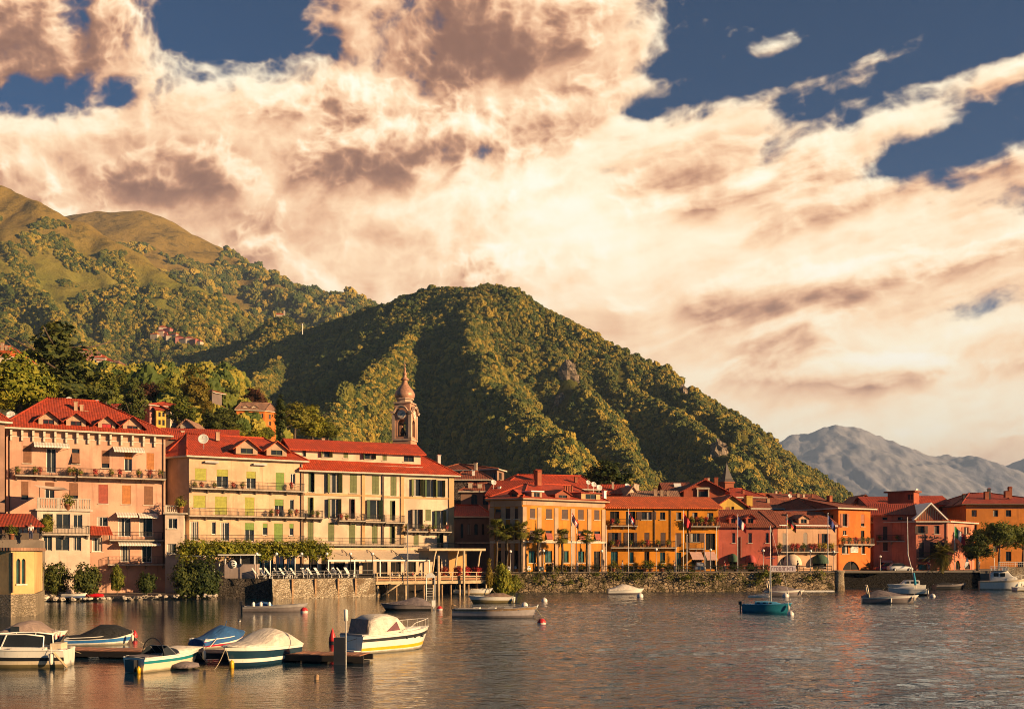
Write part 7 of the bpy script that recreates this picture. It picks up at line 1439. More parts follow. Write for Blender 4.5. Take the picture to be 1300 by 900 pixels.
ppl = [(497,0,'seated diner in white nearest the gangway head',0,2,0),(505,1,'seated diner in navy beside the diner in white',2,3,0),(515,0,'seated diner in sand shirt by the thin metal mast',3,2,1),(524,1,'seated diner in red left of the white ladder frame',1,2,0),(533,0,'seated diner in white left of the white ladder frame',0,2,1),(569,1,'seated diner in white beside the red flower pot under the shelter',0,2,0),(583,0,'seated diner in navy under the pier shelter',2,3,1)]
for q, (px, side_, lab, sh_, tr, ha) in enumerate(ppl):
    d = 134.4 + (px-477)/145*6.5 + 1.4; x, y = PX(px,d), d
    rz = R(20 if side_ == 0 else 170); chair((x,y,pz), rz, 'chair under the ' + lab); person((x+0.02,y,pz+0.003), rz, lab, SH[sh_], SH[tr], HAIRS[ha])
    if side_ == 0: table((x+0.75,y+0.3,pz), 'table before the ' + lab)
person((PX(1179,168.4),168.4,QZ-0.04), R(-90), 'person in a red top standing before the salmon hotel', SH[1], SH[2], HAIRS[0], False); person((PX(1246,167.9),168.9,QZ-0.04), R(200), 'person in a white top standing left of the motor yacht', SH[0], SH[2], HAIRS[1], False); person((PX(702,152),152.5,QZ-0.04), R(0), 'person in navy walking by the second shop window', SH[2], SH[3], HAIRS[0], False); person((PX(36,111),111.6,ZZ(685,112)+0.01), R(-80), 'person in white on the dark veranda', SH[0], SH[2], HAIRS[0], False)
# potted plants: three kinds, copies carry their own labels
TERRA = plain('terracotta', (0.36,0.13,0.06), 0.8); RF = leafmat('red_flowers', [(0.05,0.06,0.01),(0.35,0.02,0.02),(0.5,0.05,0.03)], 0.2, 0.1); YF = leafmat('yellow_flowers', [(0.06,0.08,0.01),(0.4,0.26,0.02),(0.55,0.34,0.04)], 0.2, 0.1)
def pot_plant(mat, seed):
    r = empty('potted_plant', (0,0,-50), 0, 'x', 'potted plant'); m = MB(); m.lathe([(0,0),(0.14,0),(0.2,0.32),(0.22,0.32),(0.22,0.37),(0.17,0.37),(0.16,0.30),(0,0.30)], 10); m.build('pot', TERRA, r)
    link('foliage', leaf_mesh('foliage', [(0,0,0.62,0.26,0.26,0.3)], 16, 26, 0.055, 0.11, mat, seed), r); return r
PP = [pot_plant(LM, 41), pot_plant(RF, 42), pot_plant(YF, 43)]; used = [False]*3
def place_pot(k, loc, label, group, sc_=1.0):
    if not used[k]: used[k] = True; o = PP[k]; o.location = loc; o['label'] = label; o['group'] = group; o.scale = (sc_,)*3
    else: dup(PP[k], loc, random.uniform(0,6), label, sc_, group)
ordn = ['first','second','third','fourth','fifth','sixth','seventh','eighth','ninth','tenth']
def pots(b, i, pxs, py, back, kinds, where, sc_=1.0):
    for q, px in enumerate(pxs):
        u, z = b.uz(i, px, py, -back); p, d, n, L = b.fr(i); w = p + d*u - n*back
        place_pot(kinds[q % len(kinds)], (w.x, w.y, z + 0.02), '%s pot, %s from left on %s' % (['green-leaved','red-flowered','yellow-flowered'][kinds[q % len(kinds)]], ordn[q], where.replace('the ', '')), 'potted plants on balconies', sc_)
pots(A, 0, (22,44,50,88,94), 603.5, 0.95, (0,0,1), 'the upper left balcony of the pink house', 1.1); pots(A, 0, (102,121,141,152,176,190,203), 606, 1.25, (0,1), 'the upper right balcony of the pink house', 1.1)
pots(AW, 0, (86,), 648, 0.05, (0,), 'the stone terrace of the pink house wing', 2.0); pots(A2, 0, (229,), 651, 0.1, (0,), 'the small annex terrace', 2.2)
pots(B, 1, (247,256,272,296,308,370), 621, 0.9, (0,1), 'the top balcony of the peach house'); pots(B, 1, (345,352,368,376), 655, 0.9, (0,1), 'the middle balcony of the peach house'); pots(C, 0, (397,403), 657, 0.95, (0,), 'the small left balcony of the cream hotel'); pots(C, 0, (433,440), 660.5, 0.95, (1,0), 'the bowed middle balcony of the cream hotel'); pots(C, 0, (516,536), 674, 0.95, (0,0), 'the low right balcony of the cream hotel'); pots(C, 0, (545,551,567), 674.5, 0.95, (0,0,1), 'the last right balcony of the cream hotel')
pots(E, 0, (777,784,800,816,822,835,848), 694.6, 0.8, (0,1,0), 'the long balcony of the saffron house', 1.2); pots(E, 0, (777,784), 667, 0.6, (1,0), 'the upper balcony of the saffron house', 1.1); pots(E, 0, (878,884,890,896,903,909), 667.5, 0.8, (0,1), 'the planted balcony at the right end of the saffron house', 1.5)
pots(F2, 0, (990,1006,1012,1020,1029,1034,1040,1046,1053,1057), 700, 0.8, (0,1,1,0,1,1,2,2,0,2), 'the flower balcony of the apricot house', 1.35); pots(G, 1, (1070,1078,1086,1095,1102), 690.5, 0.7, (0,0,1), 'the balcony of the tall orange house', 1.2); pots(H, 0, (1116,1139), 686.5, 0.7, (0,0), 'the balcony of the salmon hotel')
for q, px in enumerate((564,581,592,607)):
    d = 133 + (px-477)/145*6.5 + 0.7; place_pot(1, (PX(px,d), d, zd+0.004), 'red-flowering pot along the pier rail, %s from the left' % ordn[q], 'flower pots on the pier', 1.9)
for q, px in enumerate((779,820,827,841)):
    place_pot(0, (PX(px,151.5), 152.2, QZ-0.04), 'green potted plant on the pavement before the saffron house, %s from the left' % ordn[q], 'pots on the promenade', 1.8)
place_pot(0, (PX(14,110.5), 110.6, ZZ(685,112)+0.02), 'green plant in a terracotta pot on the veranda edge above the corner house', 'pots on the promenade', 1.6)
# market banner with lettering on the railing
d = 151.3; bn = empty('banner', (PX(977,d), d-0.15, QZ+0.05), R(1), 'pale banner with faded lettering hung on the quay railing behind the blue sailboat', 'banner'); wB = PX(1010,d) - PX(977,d); m = MB(); m.box(0,wB,-0.02,0.0,0,0.95); m.build('cloth', plain('banner_cloth', (0.50,0.42,0.42), 0.8), bn)
letter_marks(wB*0.92, 0.55, 9, 12).build('lettering', plain('banner_ink', (0.20,0.12,0.14), 0.8), bn, (wB*0.04,-0.022,0.2))
# feather banner and sunshade cloth
o_ = empty('feather_banner', (PX(1223,168.4),168.4,QZ-0.05), 0, 'white teardrop advertising banner between flagpole and dark round tree', 'banner'); m = MB(); m.bar((0,0,0),(0.55,0,ZZ(707,168.4)-QZ),0.03); m.build('pole', IRON, o_); hB = ZZ(707,168.4)-QZ; m = MB(); m.loft([[(0.55*t-0.02+0.0, 0.04*math.sin(t*9), hB*t), (0.55*t+0.55*math.sin(math.pi*min(1,(t-0.2)/0.8*0.9+0.1))**0.7, 0.05*math.sin(t*8+1), hB*t+0.05)] for t in np.linspace(0.22,0.99,12)]); m.build('cloth', WHITE, o_)
ss_ = empty('shade_sail', AW.root.location + Vector(AW.loc(0, AW.uz(0,50,620)[0], 0, AW.ze+0.2)), AW.ang(0), 'pale shade sail stretched over the terrace of the pink house wing', 'shade sail'); u1 = AW.uz(0,88,620)[0] - AW.uz(0,50,620)[0]; hz_ = ZZ(620,124) - AW.ze - 0.2
m = MB(); m.loft([[(x, y, hz_ - 0.35*math.sin(math.pi*x/u1)*math.sin(math.pi*(y+0.1)/4.2) + 0.15*y - 0.2*x/u1) for y in np.linspace(0,4.0,6)] for x in np.linspace(0,u1,8)]); m.build('cloth', PALEP, ss_)
for x in (0.02, u1-0.02): m = MB(); m.bar((x,0,0),(x,0,hz_+0.05-0.2*x/u1),0.035); m.build('pole', IRON, ss_)

# ============================================================ boats
def gelcoat(name, col):
    m, N = newmat(name); t = N.new('ShaderNodeTexCoord'); o = t.outputs['Object']; sp = N.new('ShaderNodeSeparateXYZ'); N.link(o, sp.inputs[0])
    n = N.noise(o, 1.3, 5, 0.6); st = N.noise(N.mapping(o, scale=(4, 4, 0.5)), 1.6, 5, 0.65); line = N.math('ADD', sp.outputs[2], N.math('MULTIPLY', N.math('SUBTRACT', n, 0.5), 0.25))
    c = N.mix(N.mapr(st, 0.5, 0.75, 0, 0.4), col, (col[0]*0.62, col[1]*0.52, col[2]*0.38)); c = N.mix(N.mapr(line, 0.05, 0.22, 0.75, 0.0), c, (0.15, 0.12, 0.06))
    N.link(c, N.b.inputs['Base Color']); N.b.inputs['Roughness'].default_value = 0.32; N.b.inputs['Coat Weight'].default_value = 0.25; MATS[name] = m; return m
GEL = gelcoat('white_gelcoat', (0.68,0.63,0.54)); CRM = gelcoat('cream_gelcoat', (0.60,0.48,0.32)); NAVY = plain('navy_gelcoat', (0.012,0.035,0.055), 0.2, 0, 0.1, 1, 0.5, 0.5); TEAL = plain('teal_paint', (0.01,0.16,0.17), 0.3, 0, 0.1, 1, 0.5, 0.3); BLUEH = plain('blue_hull_paint', (0.014,0.15,0.20), 0.3, 0, 0.12, 1, 0.5, 0.3); GREYH = plain('grey_hull_paint', (0.17,0.14,0.13), 0.5, 0, 0.15); REDH = plain('red_hull_stripe', (0.36,0.015,0.03), 0.3); YELS = plain('yellow_stripe', (0.60,0.34,0.01), 0.3); BOTT = plain('dark_bottom_paint', (0.02,0.018,0.016), 0.6); BRNH = plain('olive_bottom', (0.16,0.12,0.05), 0.5); BLKST = plain('black_stripe', (0.02,0.02,0.022), 0.4); GREYD = plain('grey_deck', (0.30,0.27,0.25), 0.6)
def cloth(name, col):
    if name in MATS: return MATS[name]
    m, N = newmat(name); t = N.new('ShaderNodeTexCoord'); n = N.noise(t.outputs['Object'], 1.6, 5, 0.6, 0.6); f = N.noise(N.mapping(t.outputs['Object'], scale=(0.6,2.5,1.0)), 3.0, 4, 0.6)
    N.link(N.mix(N.mapr(n, 0.35, 0.7), tuple(x*0.8 for x in col), tuple(min(1,x*1.12) for x in col)), N.b.inputs['Base Color']); N.b.inputs['Roughness'].default_value = 0.8; bump(N, f, 0.8, 0.16); MATS[name] = m; return m
TAUPE = cloth('taupe_canvas', (0.30,0.21,0.17)); BLKC = cloth('black_canvas', (0.006,0.006,0.007)); BLUC = cloth('blue_tarpaulin', (0.012,0.075,0.21)); WHC = cloth('white_canvas', (0.58,0.50,0.41)); GRYC = cloth('grey_canvas', (0.17,0.13,0.125)); FEND = plain('fender_white', (0.6,0.53,0.42), 0.5); MOTB = plain('outboard_black', (0.02,0.02,0.022), 0.3); ROPE = plain('pale_rope', (0.38,0.30,0.18), 0.9)
def shp(t, W_, st=0.86, f=0.42, pw=2.1):
    return W_/2 * ((st + (1-st)*min(1, t/f)) if t < f else max(0.0, 1 - ((t-f)/(1-f))**pw))
def hull(L, W_, H, rise, bands, parent, st=0.86, f=0.42, pw=2.1, flare=0.82, rake=0.10, deck=None, dip=0.03, n=22):
    """lofted hull, stern at x=0; bands = materials from chine to gunwale"""
    m = MB(); rings = []; nb = len(bands); mats = [BOTT] + list(bands); ring_top = []
    for k in range(n + 1):
        t = k / n; b = max(shp(t, W_, st, f, pw), 0.02); z = H * (1 + rise * t * t); x = L * t
        side = [(0.0, -0.30 + 0.28*max(0, t-0.7)/0.3)] + [(b * (flare + (1-flare)*q/nb), 0.0 + z * q / nb) for q in range(nb + 1)]
        rk = lambda zz: x + rake * L * t**3 * (zz / max(z,0.1)) - rake * L * t**3
        half = [(rk(zz), yy, zz) for yy, zz in side]; rings.append([(a, -b_, c) for a, b_, c in half[::-1]] + half[1:]); ring_top.append((rk(z), b, z))
    mrow = [nb-q for q in range(nb)] + [0, 0] + [q+1 for q in range(nb)]
    m.loft(rings, 0, True, False, mrow); m.poly(rings[0], len(mats)-1); h = m.build('hull', mats, parent)
    m = MB(); m.loft([[(x, -b*0.97, z-dip), (x, -b*0.5, z-dip+0.05), (x, 0, z-dip+0.07), (x, b*0.5, z-dip+0.05), (x, b*0.97, z-dip)] for x, b, z in ring_top]); m.build('deck', deck or bands[-1], parent)
    g = MB(); g.tube([(x, -b, z) for x, b, z in ring_top], 0.035, 5); g.tube([(x, b, z) for x, b, z in ring_top], 0.035, 5); g.build('gunwale', bands[-1] if deck is None else deck, parent)
    for t_ in (0.06, 0.5, 0.9):
        k_ = int(t_*n); x, b, z = ring_top[k_]
        for s_ in (-1, 1): c_ = MB(); c_.box(x-0.11, x+0.11, s_*b*0.88-0.02, s_*b*0.88+0.02, z+0.05, z+0.08); c_.box(x-0.03, x+0.03, s_*b*0.88-0.02, s_*b*0.88+0.02, z-0.02, z+0.05); c_.build('cleat', STEEL, parent)
    c_ = MB(); x, b, z = ring_top[-1]; xs_ = [(x*0.97 + 0.9*q/8, 0.12*q/8, z*(1-q/8) - 0.12*math.sin(math.pi*q/8)) for q in range(9)]; c_.tube(xs_, 0.016, 4); c_.build('mooring_rope', ROPE, parent)
    return lambda t: (lambda k: ring_top[k])(min(n, max(0, int(round(t*n)))))
def shell(parent, name, mat, st_, p=2.6, n=12, smooth=True):
    """cover or cabin drawn over cross sections (x, half width, foot height, crown height)"""
    m = MB(); rings = []
    for x, b, z0, z1 in st_:
        rings.append([(x, b * math.copysign(abs(math.cos(a))**(2/p), math.cos(a)), z0 + (z1 - z0) * abs(math.sin(a))**(2/p)) for a in [math.pi*q/n for q in range(n+1)]])
    m.loft(rings, 0, smooth); m.poly(rings[0]); m.poly(rings[-1][::-1]); return m.build(name, mat, parent)
def fender(parent, x, y, z): m = MB(); m.lathe([(0,0.28),(0.07,0.24),(0.10,0.12),(0.10,-0.12),(0.07,-0.24),(0,-0.28)], 10, (x,y,z)); m.bar((x,y,z+0.27),(x,y*0.96,z+0.6),0.012); m.build('fender', FEND, parent)
def outboard(parent, z, tilt=0): m = MB(); m.box(-0.42,-0.12,-0.13,0.13,z+0.1,z+0.48); m.box(-0.32,-0.18,-0.06,0.06,z-0.75,z+0.1); m.box(-0.14,0.02,-0.1,0.1,z-0.05,z+0.12); m.build('outboard_motor', MOTB, parent)
def bow_rail(parent, at, t0, h=0.45, mat=None):
    P_ = [at(t) for t in np.linspace(t0, 0.98, 7)]; m = MB(); top = [(x-0.05, -b*0.9, z+h*min(1,0.3+i*0.3)) for i, (x,b,z) in enumerate(P_)] + [(x-0.05, b*0.9, z+h*min(1,0.3+i*0.3)) for i, (x,b,z) in list(enumerate(P_))[::-1]]; m.tube(top, 0.02, 5)
    for (x,b,z), i in zip(P_, range(7)):
        for s_ in (-1,1): m.bar((x-0.05, s_*b*0.9, z), (x-0.05, s_*b*0.9, z+h*min(1,0.3+i*0.3)), 0.014)
    m.build('bow_rail', mat or POLE, parent)
def screen(parent, x0, x1, w0, w1, z0, z1, glass=None):
    m = MB(); m.loft([[(x1,-w1,z0),(x1+0.25,-w1*0.55,z0),(x1+0.33,0,z0),(x1+0.25,w1*0.55,z0),(x1,w1,z0)], [(x0,-w0,z1),(x0+0.2,-w0*0.55,z1),(x0+0.25,0,z1),(x0+0.2,w0*0.55,z1),(x0,w0,z1)]], 0, True); m.add([(x1,-w1,z0),(x0-0.6,-w1,z0),(x0-0.25,-w0,z1-0.08),(x0,-w0,z1)], [(0,1,2,3)]); m.add([(x1,w1,z0),(x0-0.6,w1,z0),(x0-0.25,w0,z1-0.08),(x0,w0,z1)], [(0,1,2,3)])
    o = m.build('windscreen', glass or GLASS, parent); k = MB(); k.tube([(x0,-w0,z1),(x0+0.2,-w0*0.55,z1),(x0+0.25,0,z1),(x0+0.2,w0*0.55,z1),(x0,w0,z1)], 0.025, 5)
    for a, b in (((x1,-w1,z0),(x0,-w0,z1)),((x1,w1,z0),(x0,w0,z1)),((x1+0.25,-w1*.55,z0),(x0+0.2,-w0*.55,z1)),((x1+0.25,w1*.55,z0),(x0+0.2,w0*.55,z1))): k.bar(a, b, 0.022)
    k.build('frame', STEEL, o)
def boat(name, label, cat, stern, bow_dir_deg, group='small boats moored off the town'):
    px, py = stern; d = WD(py); return empty(name, (PX(px,d), d, 0.0), R(bow_dir_deg), label, cat, group)
# 1 grey-covered runabout behind the jetty, far left (bow to the right)
b = boat('motorboat', 'grey canvas covered motorboat with a red stripe behind the jetty at the far left', 'boat', (-12,817), 12); b.scale = (0.88,)*3; at = hull(5.0,2.1,0.62,0.35,[GEL,REDH,GEL],b); shell(b,'cover',TAUPE,[(0.0,0.86,0.60,0.72),(0.8,0.98,0.62,0.95),(1.8,1.02,0.64,1.45),(2.6,1.02,0.66,1.62),(3.2,0.95,0.68,1.52),(3.9,0.75,0.74,0.98),(4.3,0.5,0.76,0.86)],3.0); fender(b,4.7,-0.6,0.5); fender(b,4.4,-0.75,0.45); m = MB(); m.box(1.55,2.1,-1.06,-1.0,0.66,1.25); m.build('side_window', GLASS, b)
# 2 cabin boat in front at far left (stern to the right)
b = boat('cabin_boat', 'white and cream cabin boat with dark swept stripes in the lower left corner', 'boat', (88,845), 186); at = hull(5.0,2.1,0.85,0.18,[BRNH,CRM,BLKST,GEL,GEL],b); shell(b,'cabin',GEL,[(0.9,0.80,0.84,0.98),(1.6,0.84,0.86,1.05),(3.6,0.80,0.90,1.12),(4.4,0.40,0.95,1.0)],3.0)
m = MB(); m.loft([[(1.0,-0.72,1.0),(1.0,-0.62,1.52)],[(1.9,-0.76,1.02),(1.8,-0.66,1.62)],[(2.9,-0.76,1.05),(2.7,-0.64,1.62)],[(3.7,-0.55,1.08),(3.3,-0.50,1.58)],[(3.95,0,1.08),(3.45,0,1.6)],[(3.7,0.55,1.08),(3.3,0.50,1.58)],[(2.9,0.76,1.05),(2.7,0.64,1.62)],[(1.9,0.76,1.02),(1.8,0.66,1.62)],[(1.0,0.72,1.0),(1.0,0.62,1.52)]],0,False); o = m.build('windscreen', GLASS, b); k = MB(); k.tube([(1.0,-0.62,1.52),(1.8,-0.66,1.62),(2.7,-0.64,1.62),(3.3,-0.5,1.58),(3.45,0,1.6),(3.3,0.5,1.58),(2.7,0.64,1.62),(1.8,0.66,1.62),(1.0,0.62,1.52)],0.035,5)
for p_, q_ in (((1.0,-0.72,1.0),(1.0,-0.62,1.52)),((1.9,-0.77,1.02),(1.8,-0.67,1.62)),((2.9,-0.77,1.05),(2.7,-0.65,1.62)),((3.7,-0.56,1.08),(3.3,-0.51,1.58)),((3.7,0.56,1.08),(3.3,0.51,1.58)),((1.0,0.72,1.0),(1.0,0.62,1.52)),((2.9,0.77,1.05),(2.7,0.65,1.62))): k.bar(p_, q_, 0.035)
k.build('frame', WHITE, o); m = MB(); m.box(0.25,0.75,-0.5,0.5,0.85,1.15); m.build('stern_bench', CRM, b); fender(b,0.5,1.1,0.45); m = MB(); m.bar((0.4,1.0,0.75),(-0.25,1.15,0.05),0.06); m.build('boarding_plank', TIM, b); bow_rail(b, at, 0.6, 0.4)
# 3 black covered boat
b = boat('motorboat', 'motorboat under a black canvas cover with a blue and white hull behind the jetty', 'boat', (84,819), 14); b.scale = (0.78,)*3; at = hull(4.9,2.1,0.62,0.45,[GEL,plain('bright_blue_hull',(0.03,0.14,0.34),0.3),GEL],b); shell(b,'cover',BLKC,[(0.0,0.88,0.5,0.74),(1.0,1.02,0.5,0.82),(1.9,1.06,0.52,1.25),(2.5,1.04,0.54,1.58),(3.6,0.98,0.6,1.56),(4.2,0.80,0.7,1.30),(4.9,0.42,0.9,1.0)],2.6); fender(b,4.9,-0.7,0.55)
# 4 turquoise striped runabout, stern half towards us
b = boat('runabout', 'white runabout with a turquoise stripe and covered bow at the near side of the jetty', 'boat', (170,853), 60); b.scale = (0.86,)*3; at = hull(4.6,2.0,0.78,0.22,[CRM,CRM,CRM,TEAL,GEL],b); shell(b,'bow_cover',WHC,[(2.4,0.85,0.84,1.15),(3.2,0.80,0.88,1.2),(4.2,0.5,0.95,1.1),(4.8,0.15,1.0,1.02)],2.4); screen(b,1.7,2.2,0.72,0.84,0.82,1.30); m = MB(); m.box(0.15,1.7,-0.82,0.82,0.80,0.84); m.build('cockpit_cover', GRYC, b)
m = MB(); m.tube([(1.3,0.86*math.cos(t),0.82+0.95*math.sin(t)) for t in np.linspace(0,math.pi,15)],0.03,6); m.build('arch', BLKST, b); m = MB(); m.box(-0.3,-0.02,-0.35,0.35,0.05,0.7); m.build('outdrive', MOTB, b); m = MB(); m.lathe([(0,0.15),(0.12,0.0),(0.10,-0.25),(0,-0.3)],10,(-0.15,-0.55,0.25)); m.build('yellow_float', YELS, b); m = MB(); m.lathe([(0,-0.02),(0.8,0.0),(0.75,0.18),(0.2,0.3),(0,0.3)],14,(2.6,-1.05,0.1)); m.build('dinghy_fender', GRYC, b); fender(b,4.3,-0.75,0.6)
# 5 blue tarpaulin boat
b = boat('motorboat', 'boat wrapped in a crumpled blue tarpaulin with red and white bow stripes', 'boat', (250,823), 56); b.scale = (0.85,)*3; at = hull(4.2,1.9,0.62,0.5,[GEL,REDH,GEL,REDH,GEL],b); shell(b,'tarpaulin',BLUC,[(-0.05,0.9,0.2,0.66),(0.7,0.99,0.3,0.85),(1.5,1.0,0.36,1.25),(2.1,0.98,0.4,1.5),(2.9,0.9,0.5,1.32),(3.5,0.68,0.68,1.12),(3.9,0.4,0.9,1.05)],2.0); m = MB(); m.bar((0.9,-1.02,0.7),(0.2,-1.1,0.15),0.03); m.build('oar', FEND, b); m = MB(); m.bar((2.6,0.2,1.35),(2.75,0.2,1.75),0.03); m.build('cover_pole', BLUC, b)
# 6 white covered boat with navy hull, bow to us
b = boat('motorboat', 'dark blue hulled boat under a smooth white cover, bow towards the viewer', 'boat', (366,836), 243); at = hull(4.8,2.25,0.85,0.2,[NAVY,GEL,NAVY,NAVY,GEL],b,pw=2.4,f=0.5); shell(b,'cover',WHC,[(-0.03,1.0,0.80,0.98),(0.8,1.10,0.84,1.5),(1.5,1.14,0.86,1.72),(2.2,1.13,0.88,1.55),(3.0,1.06,0.90,1.18),(4.0,0.75,0.95,1.10),(4.75,0.25,1.02,1.06)],2.5); m = MB(); m.bar((4.75,0.1,0.9),(4.55,0.35,-0.3),0.02); m.build('mooring_rope', ROPE, b); m = MB(); m.box(1.3,1.32,-0.9,0.9,1.0,1.3); m.build('cover_seam', GRYC, b); m = MB(); m.lathe([(0,0.3),(0.11,0.2),(0.11,-0.1),(0,-0.2)],8,(4.6,0.32,0.1)); m.build('yellow_float', YELS, b)
# 7 open grey boat with blue tarp
b = boat('rowing_boat', 'low grey open boat with a blue cloth amidships near the shaded stone wall', 'boat', (310,776), 4); at = hull(6.0,1.9,0.5,0.5,[GREYH,GREYH,GREYD],b,rake=0.05,dip=0.16); shell(b,'blue_cloth',BLUC,[(0.9,0.6,0.42,0.62),(1.6,0.7,0.42,1.0),(2.4,0.6,0.44,0.85),(2.8,0.4,0.44,0.5)],1.8)
for x in (1.0,1.7,2.5): m = MB(); m.lathe([(0,0.35),(0.15,0.25),(0.15,-0.1),(0,-0.2)],8,(x,-0.75,0.62)); m.build('canister', WHITE, b)
outboard(b,0.5); m = MB(); m.box(3.2,4.6,-0.5,0.5,0.46,0.56); m.build('thwart', GREYD, b)
# 8 big white cruiser with yellow stripe
b = boat('cabin_cruiser', 'white cabin cruiser with a yellow stripe and canvas enclosure at the end of the jetty', 'boat', (446,829), 46); b.scale = (0.86,)*3; at = hull(6.6,2.7,1.15,0.25,[GEL,YELS,GEL,GEL,BLKST,GEL],b,st=0.92,f=0.5,pw=2.2); S8 = [(0.55,1.10,1.1,1.2),(0.75,1.12,1.12,2.15),(1.4,1.12,1.14,2.42),(2.5,1.08,1.16,2.45),(3.2,1.0,1.2,2.25),(3.9,0.9,1.24,1.5)]; shell(b,'canopy',WHC,S8,4.5); m = MB(); m.poly([(0.50,-0.95,1.28),(0.50,0.95,1.28),(0.70,0.90,2.18),(0.70,-0.90,2.18)]); m.poly([(0.47,-0.95,1.28),(0.47,0.95,1.28),(0.67,0.90,2.18),(0.67,-0.90,2.18)][::-1]); m.build('back_curtain', TAUPE, b)
m = MB(); m.poly([(2.0,-1.135,1.35),(3.2,-1.055,1.40),(2.9,-1.06,1.95)]); m.poly([(2.0,-1.115,1.35),(3.2,-1.035,1.40),(2.9,-1.04,1.95)][::-1]); m.build('side_window', plain('rose_window', (0.16,0.07,0.07), 0.15), b); shell(b,'foredeck',GEL,[(3.4,0.95,1.2,1.45),(4.6,0.75,1.28,1.48),(5.6,0.4,1.36,1.46)],2.6); bow_rail(b,at,0.55,0.55); m = MB(); m.box(-0.02,0.5,-1.15,1.15,1.12,1.25); m.build('stern_coaming', GREYD, b)
for x in (3.6,4.4,5.2): t = x/6.6; y = at(t)[1]*0.965; m = MB(); m.lathe([(0,-0.02),(0.10,-0.02),(0.10,0.02),(0,0.02)],10); o = m.build('porthole', GLASS, b, (x,-y-0.0,0.90)); o.rotation_euler = (R(90),0,-0.25*t)
m = MB(); m.bar((0.4,-1.1,1.2),(-0.9,0.6,0.5),0.02); m.build('mooring_line', ROPE, b); m = MB(); m.box(-0.55,0.0,-1.0,1.0,0.16,0.24); m.build('bathing_platform', GEL, b)
# 9 grey covered dinghy
b = boat('dinghy', 'grey canvas covered dinghy with a white outboard between cruiser and pier', 'boat', (547,774), 186); at = hull(4.9,1.9,0.5,0.35,[BOTT,GREYH,GREYH],b); shell(b,'cover',GRYC,[(-0.02,0.85,0.44,0.62),(0.8,0.95,0.46,1.15),(1.6,0.96,0.48,1.30),(2.6,0.86,0.52,0.98),(3.8,0.5,0.58,0.78),(4.6,0.15,0.64,0.68)],2.0); m = MB(); m.box(-0.45,-0.08,-0.18,0.18,0.35,0.95); m.box(-0.35,-0.2,-0.06,0.06,-0.4,0.35); m.build('outboard_motor', WHITE, b)
# 10 long grey rowing boat
b = boat('lake_boat', 'long pale grey wooden lake boat with open thwarts right of the cruiser', 'boat', (575,783), -8); at = hull(7.4,2.1,0.72,0.35,[GREYH,plain('pale_grey_paint',(0.34,0.29,0.27),0.5),plain('pale_grey_paint',(0.34,0.29,0.27),0.5),TIMD],b,st=0.45,f=0.45,pw=2.0,dip=0.22,deck=GREYD,rake=0.04)
for x in (1.6,3.0,4.4,5.8): hw = shp(x/7.4,2.1,0.45,0.45,2.0)*0.96; m = MB(); m.box(x-0.14,x+0.14,-hw,hw,0.66,0.71); m.build('thwart', GREYD, b)
m = MB()
for x in (1.8,3.2,4.6): m.box(x,x+0.6,-0.5,0.4,0.72,0.86)
m.build('folded_canvas', WHC, b); m = MB(); m.tube([(0.05,0,0.3),(-0.12,0,0.8),(-0.1,0,1.05),(0.25,0,1.0)],0.05,6); m.build('stern_post', TIMD, b); m = MB(); m.tube([(7.25,0,0.6),(7.48,0,1.15)],0.05,6); m.build('stem_post', WHITE, b); m = MB(); m.bar((7.3,0,0.9),(7.9,-0.3,0.0),0.015); m.build('mooring_line', ROPE, b)
# 11, 12 cream speedboats by the pier
b = boat('speedboat', 'cream speedboat with a low windscreen tied under the pier shelter', 'boat', (577,754), -8); at = hull(5.3,1.9,0.62,0.3,[CRM,GEL,GEL],b); m = MB(); m.box(0.1,2.2,-0.75,0.75,0.62,0.66); m.build('cockpit', TIMD, b); screen(b,1.9,2.3,0.6,0.72,0.66,1.05); shell(b,'foredeck',CRM,[(2.4,0.75,0.66,0.82),(3.8,0.6,0.74,0.88),(5.0,0.15,0.80,0.84)],2.4); m = MB(); m.tube([(0.3,0.75*math.cos(t),0.6+0.75*math.sin(t)) for t in np.linspace(0,math.pi,9)],0.03,5); m.build('roll_bar', POLE, b)
b = boat('speedboat', 'cream speedboat with a brown cockpit cover off the left end of the quay wall', 'boat', (653,765), 187); at = hull(5.2,2.0,0.66,0.25,[BRNH,BRNH,GEL,GEL],b); shell(b,'cockpit_cover',cloth('brown_canvas',(0.24,0.15,0.10)),[(0.4,0.85,0.66,0.80),(1.2,0.9,0.66,1.12),(2.6,0.82,0.68,1.10),(3.4,0.5,0.74,0.84)],3.0); fender(b,0.2,1.0,0.3); outboard(b,0.6)
# 13 white covered boat mid
b = boat('motorboat', 'small boat under a white cover moored off the saffron house', 'boat', (771.5,754), 3); at = hull(5.0,1.9,0.55,0.4,[GREYH,GEL,GEL],b); shell(b,'cover',WHC,[(-0.02,0.86,0.5,0.7),(1.2,0.96,0.52,1.1),(2.0,0.96,0.54,1.4),(2.9,0.85,0.58,1.25),(4.2,0.45,0.68,0.85),(4.8,0.12,0.74,0.78)],2.2); m = MB(); m.bar((4.9,0,0.7),(4.6,-0.3,-0.1),0.02); m.build('mooring_line', ROPE, b)
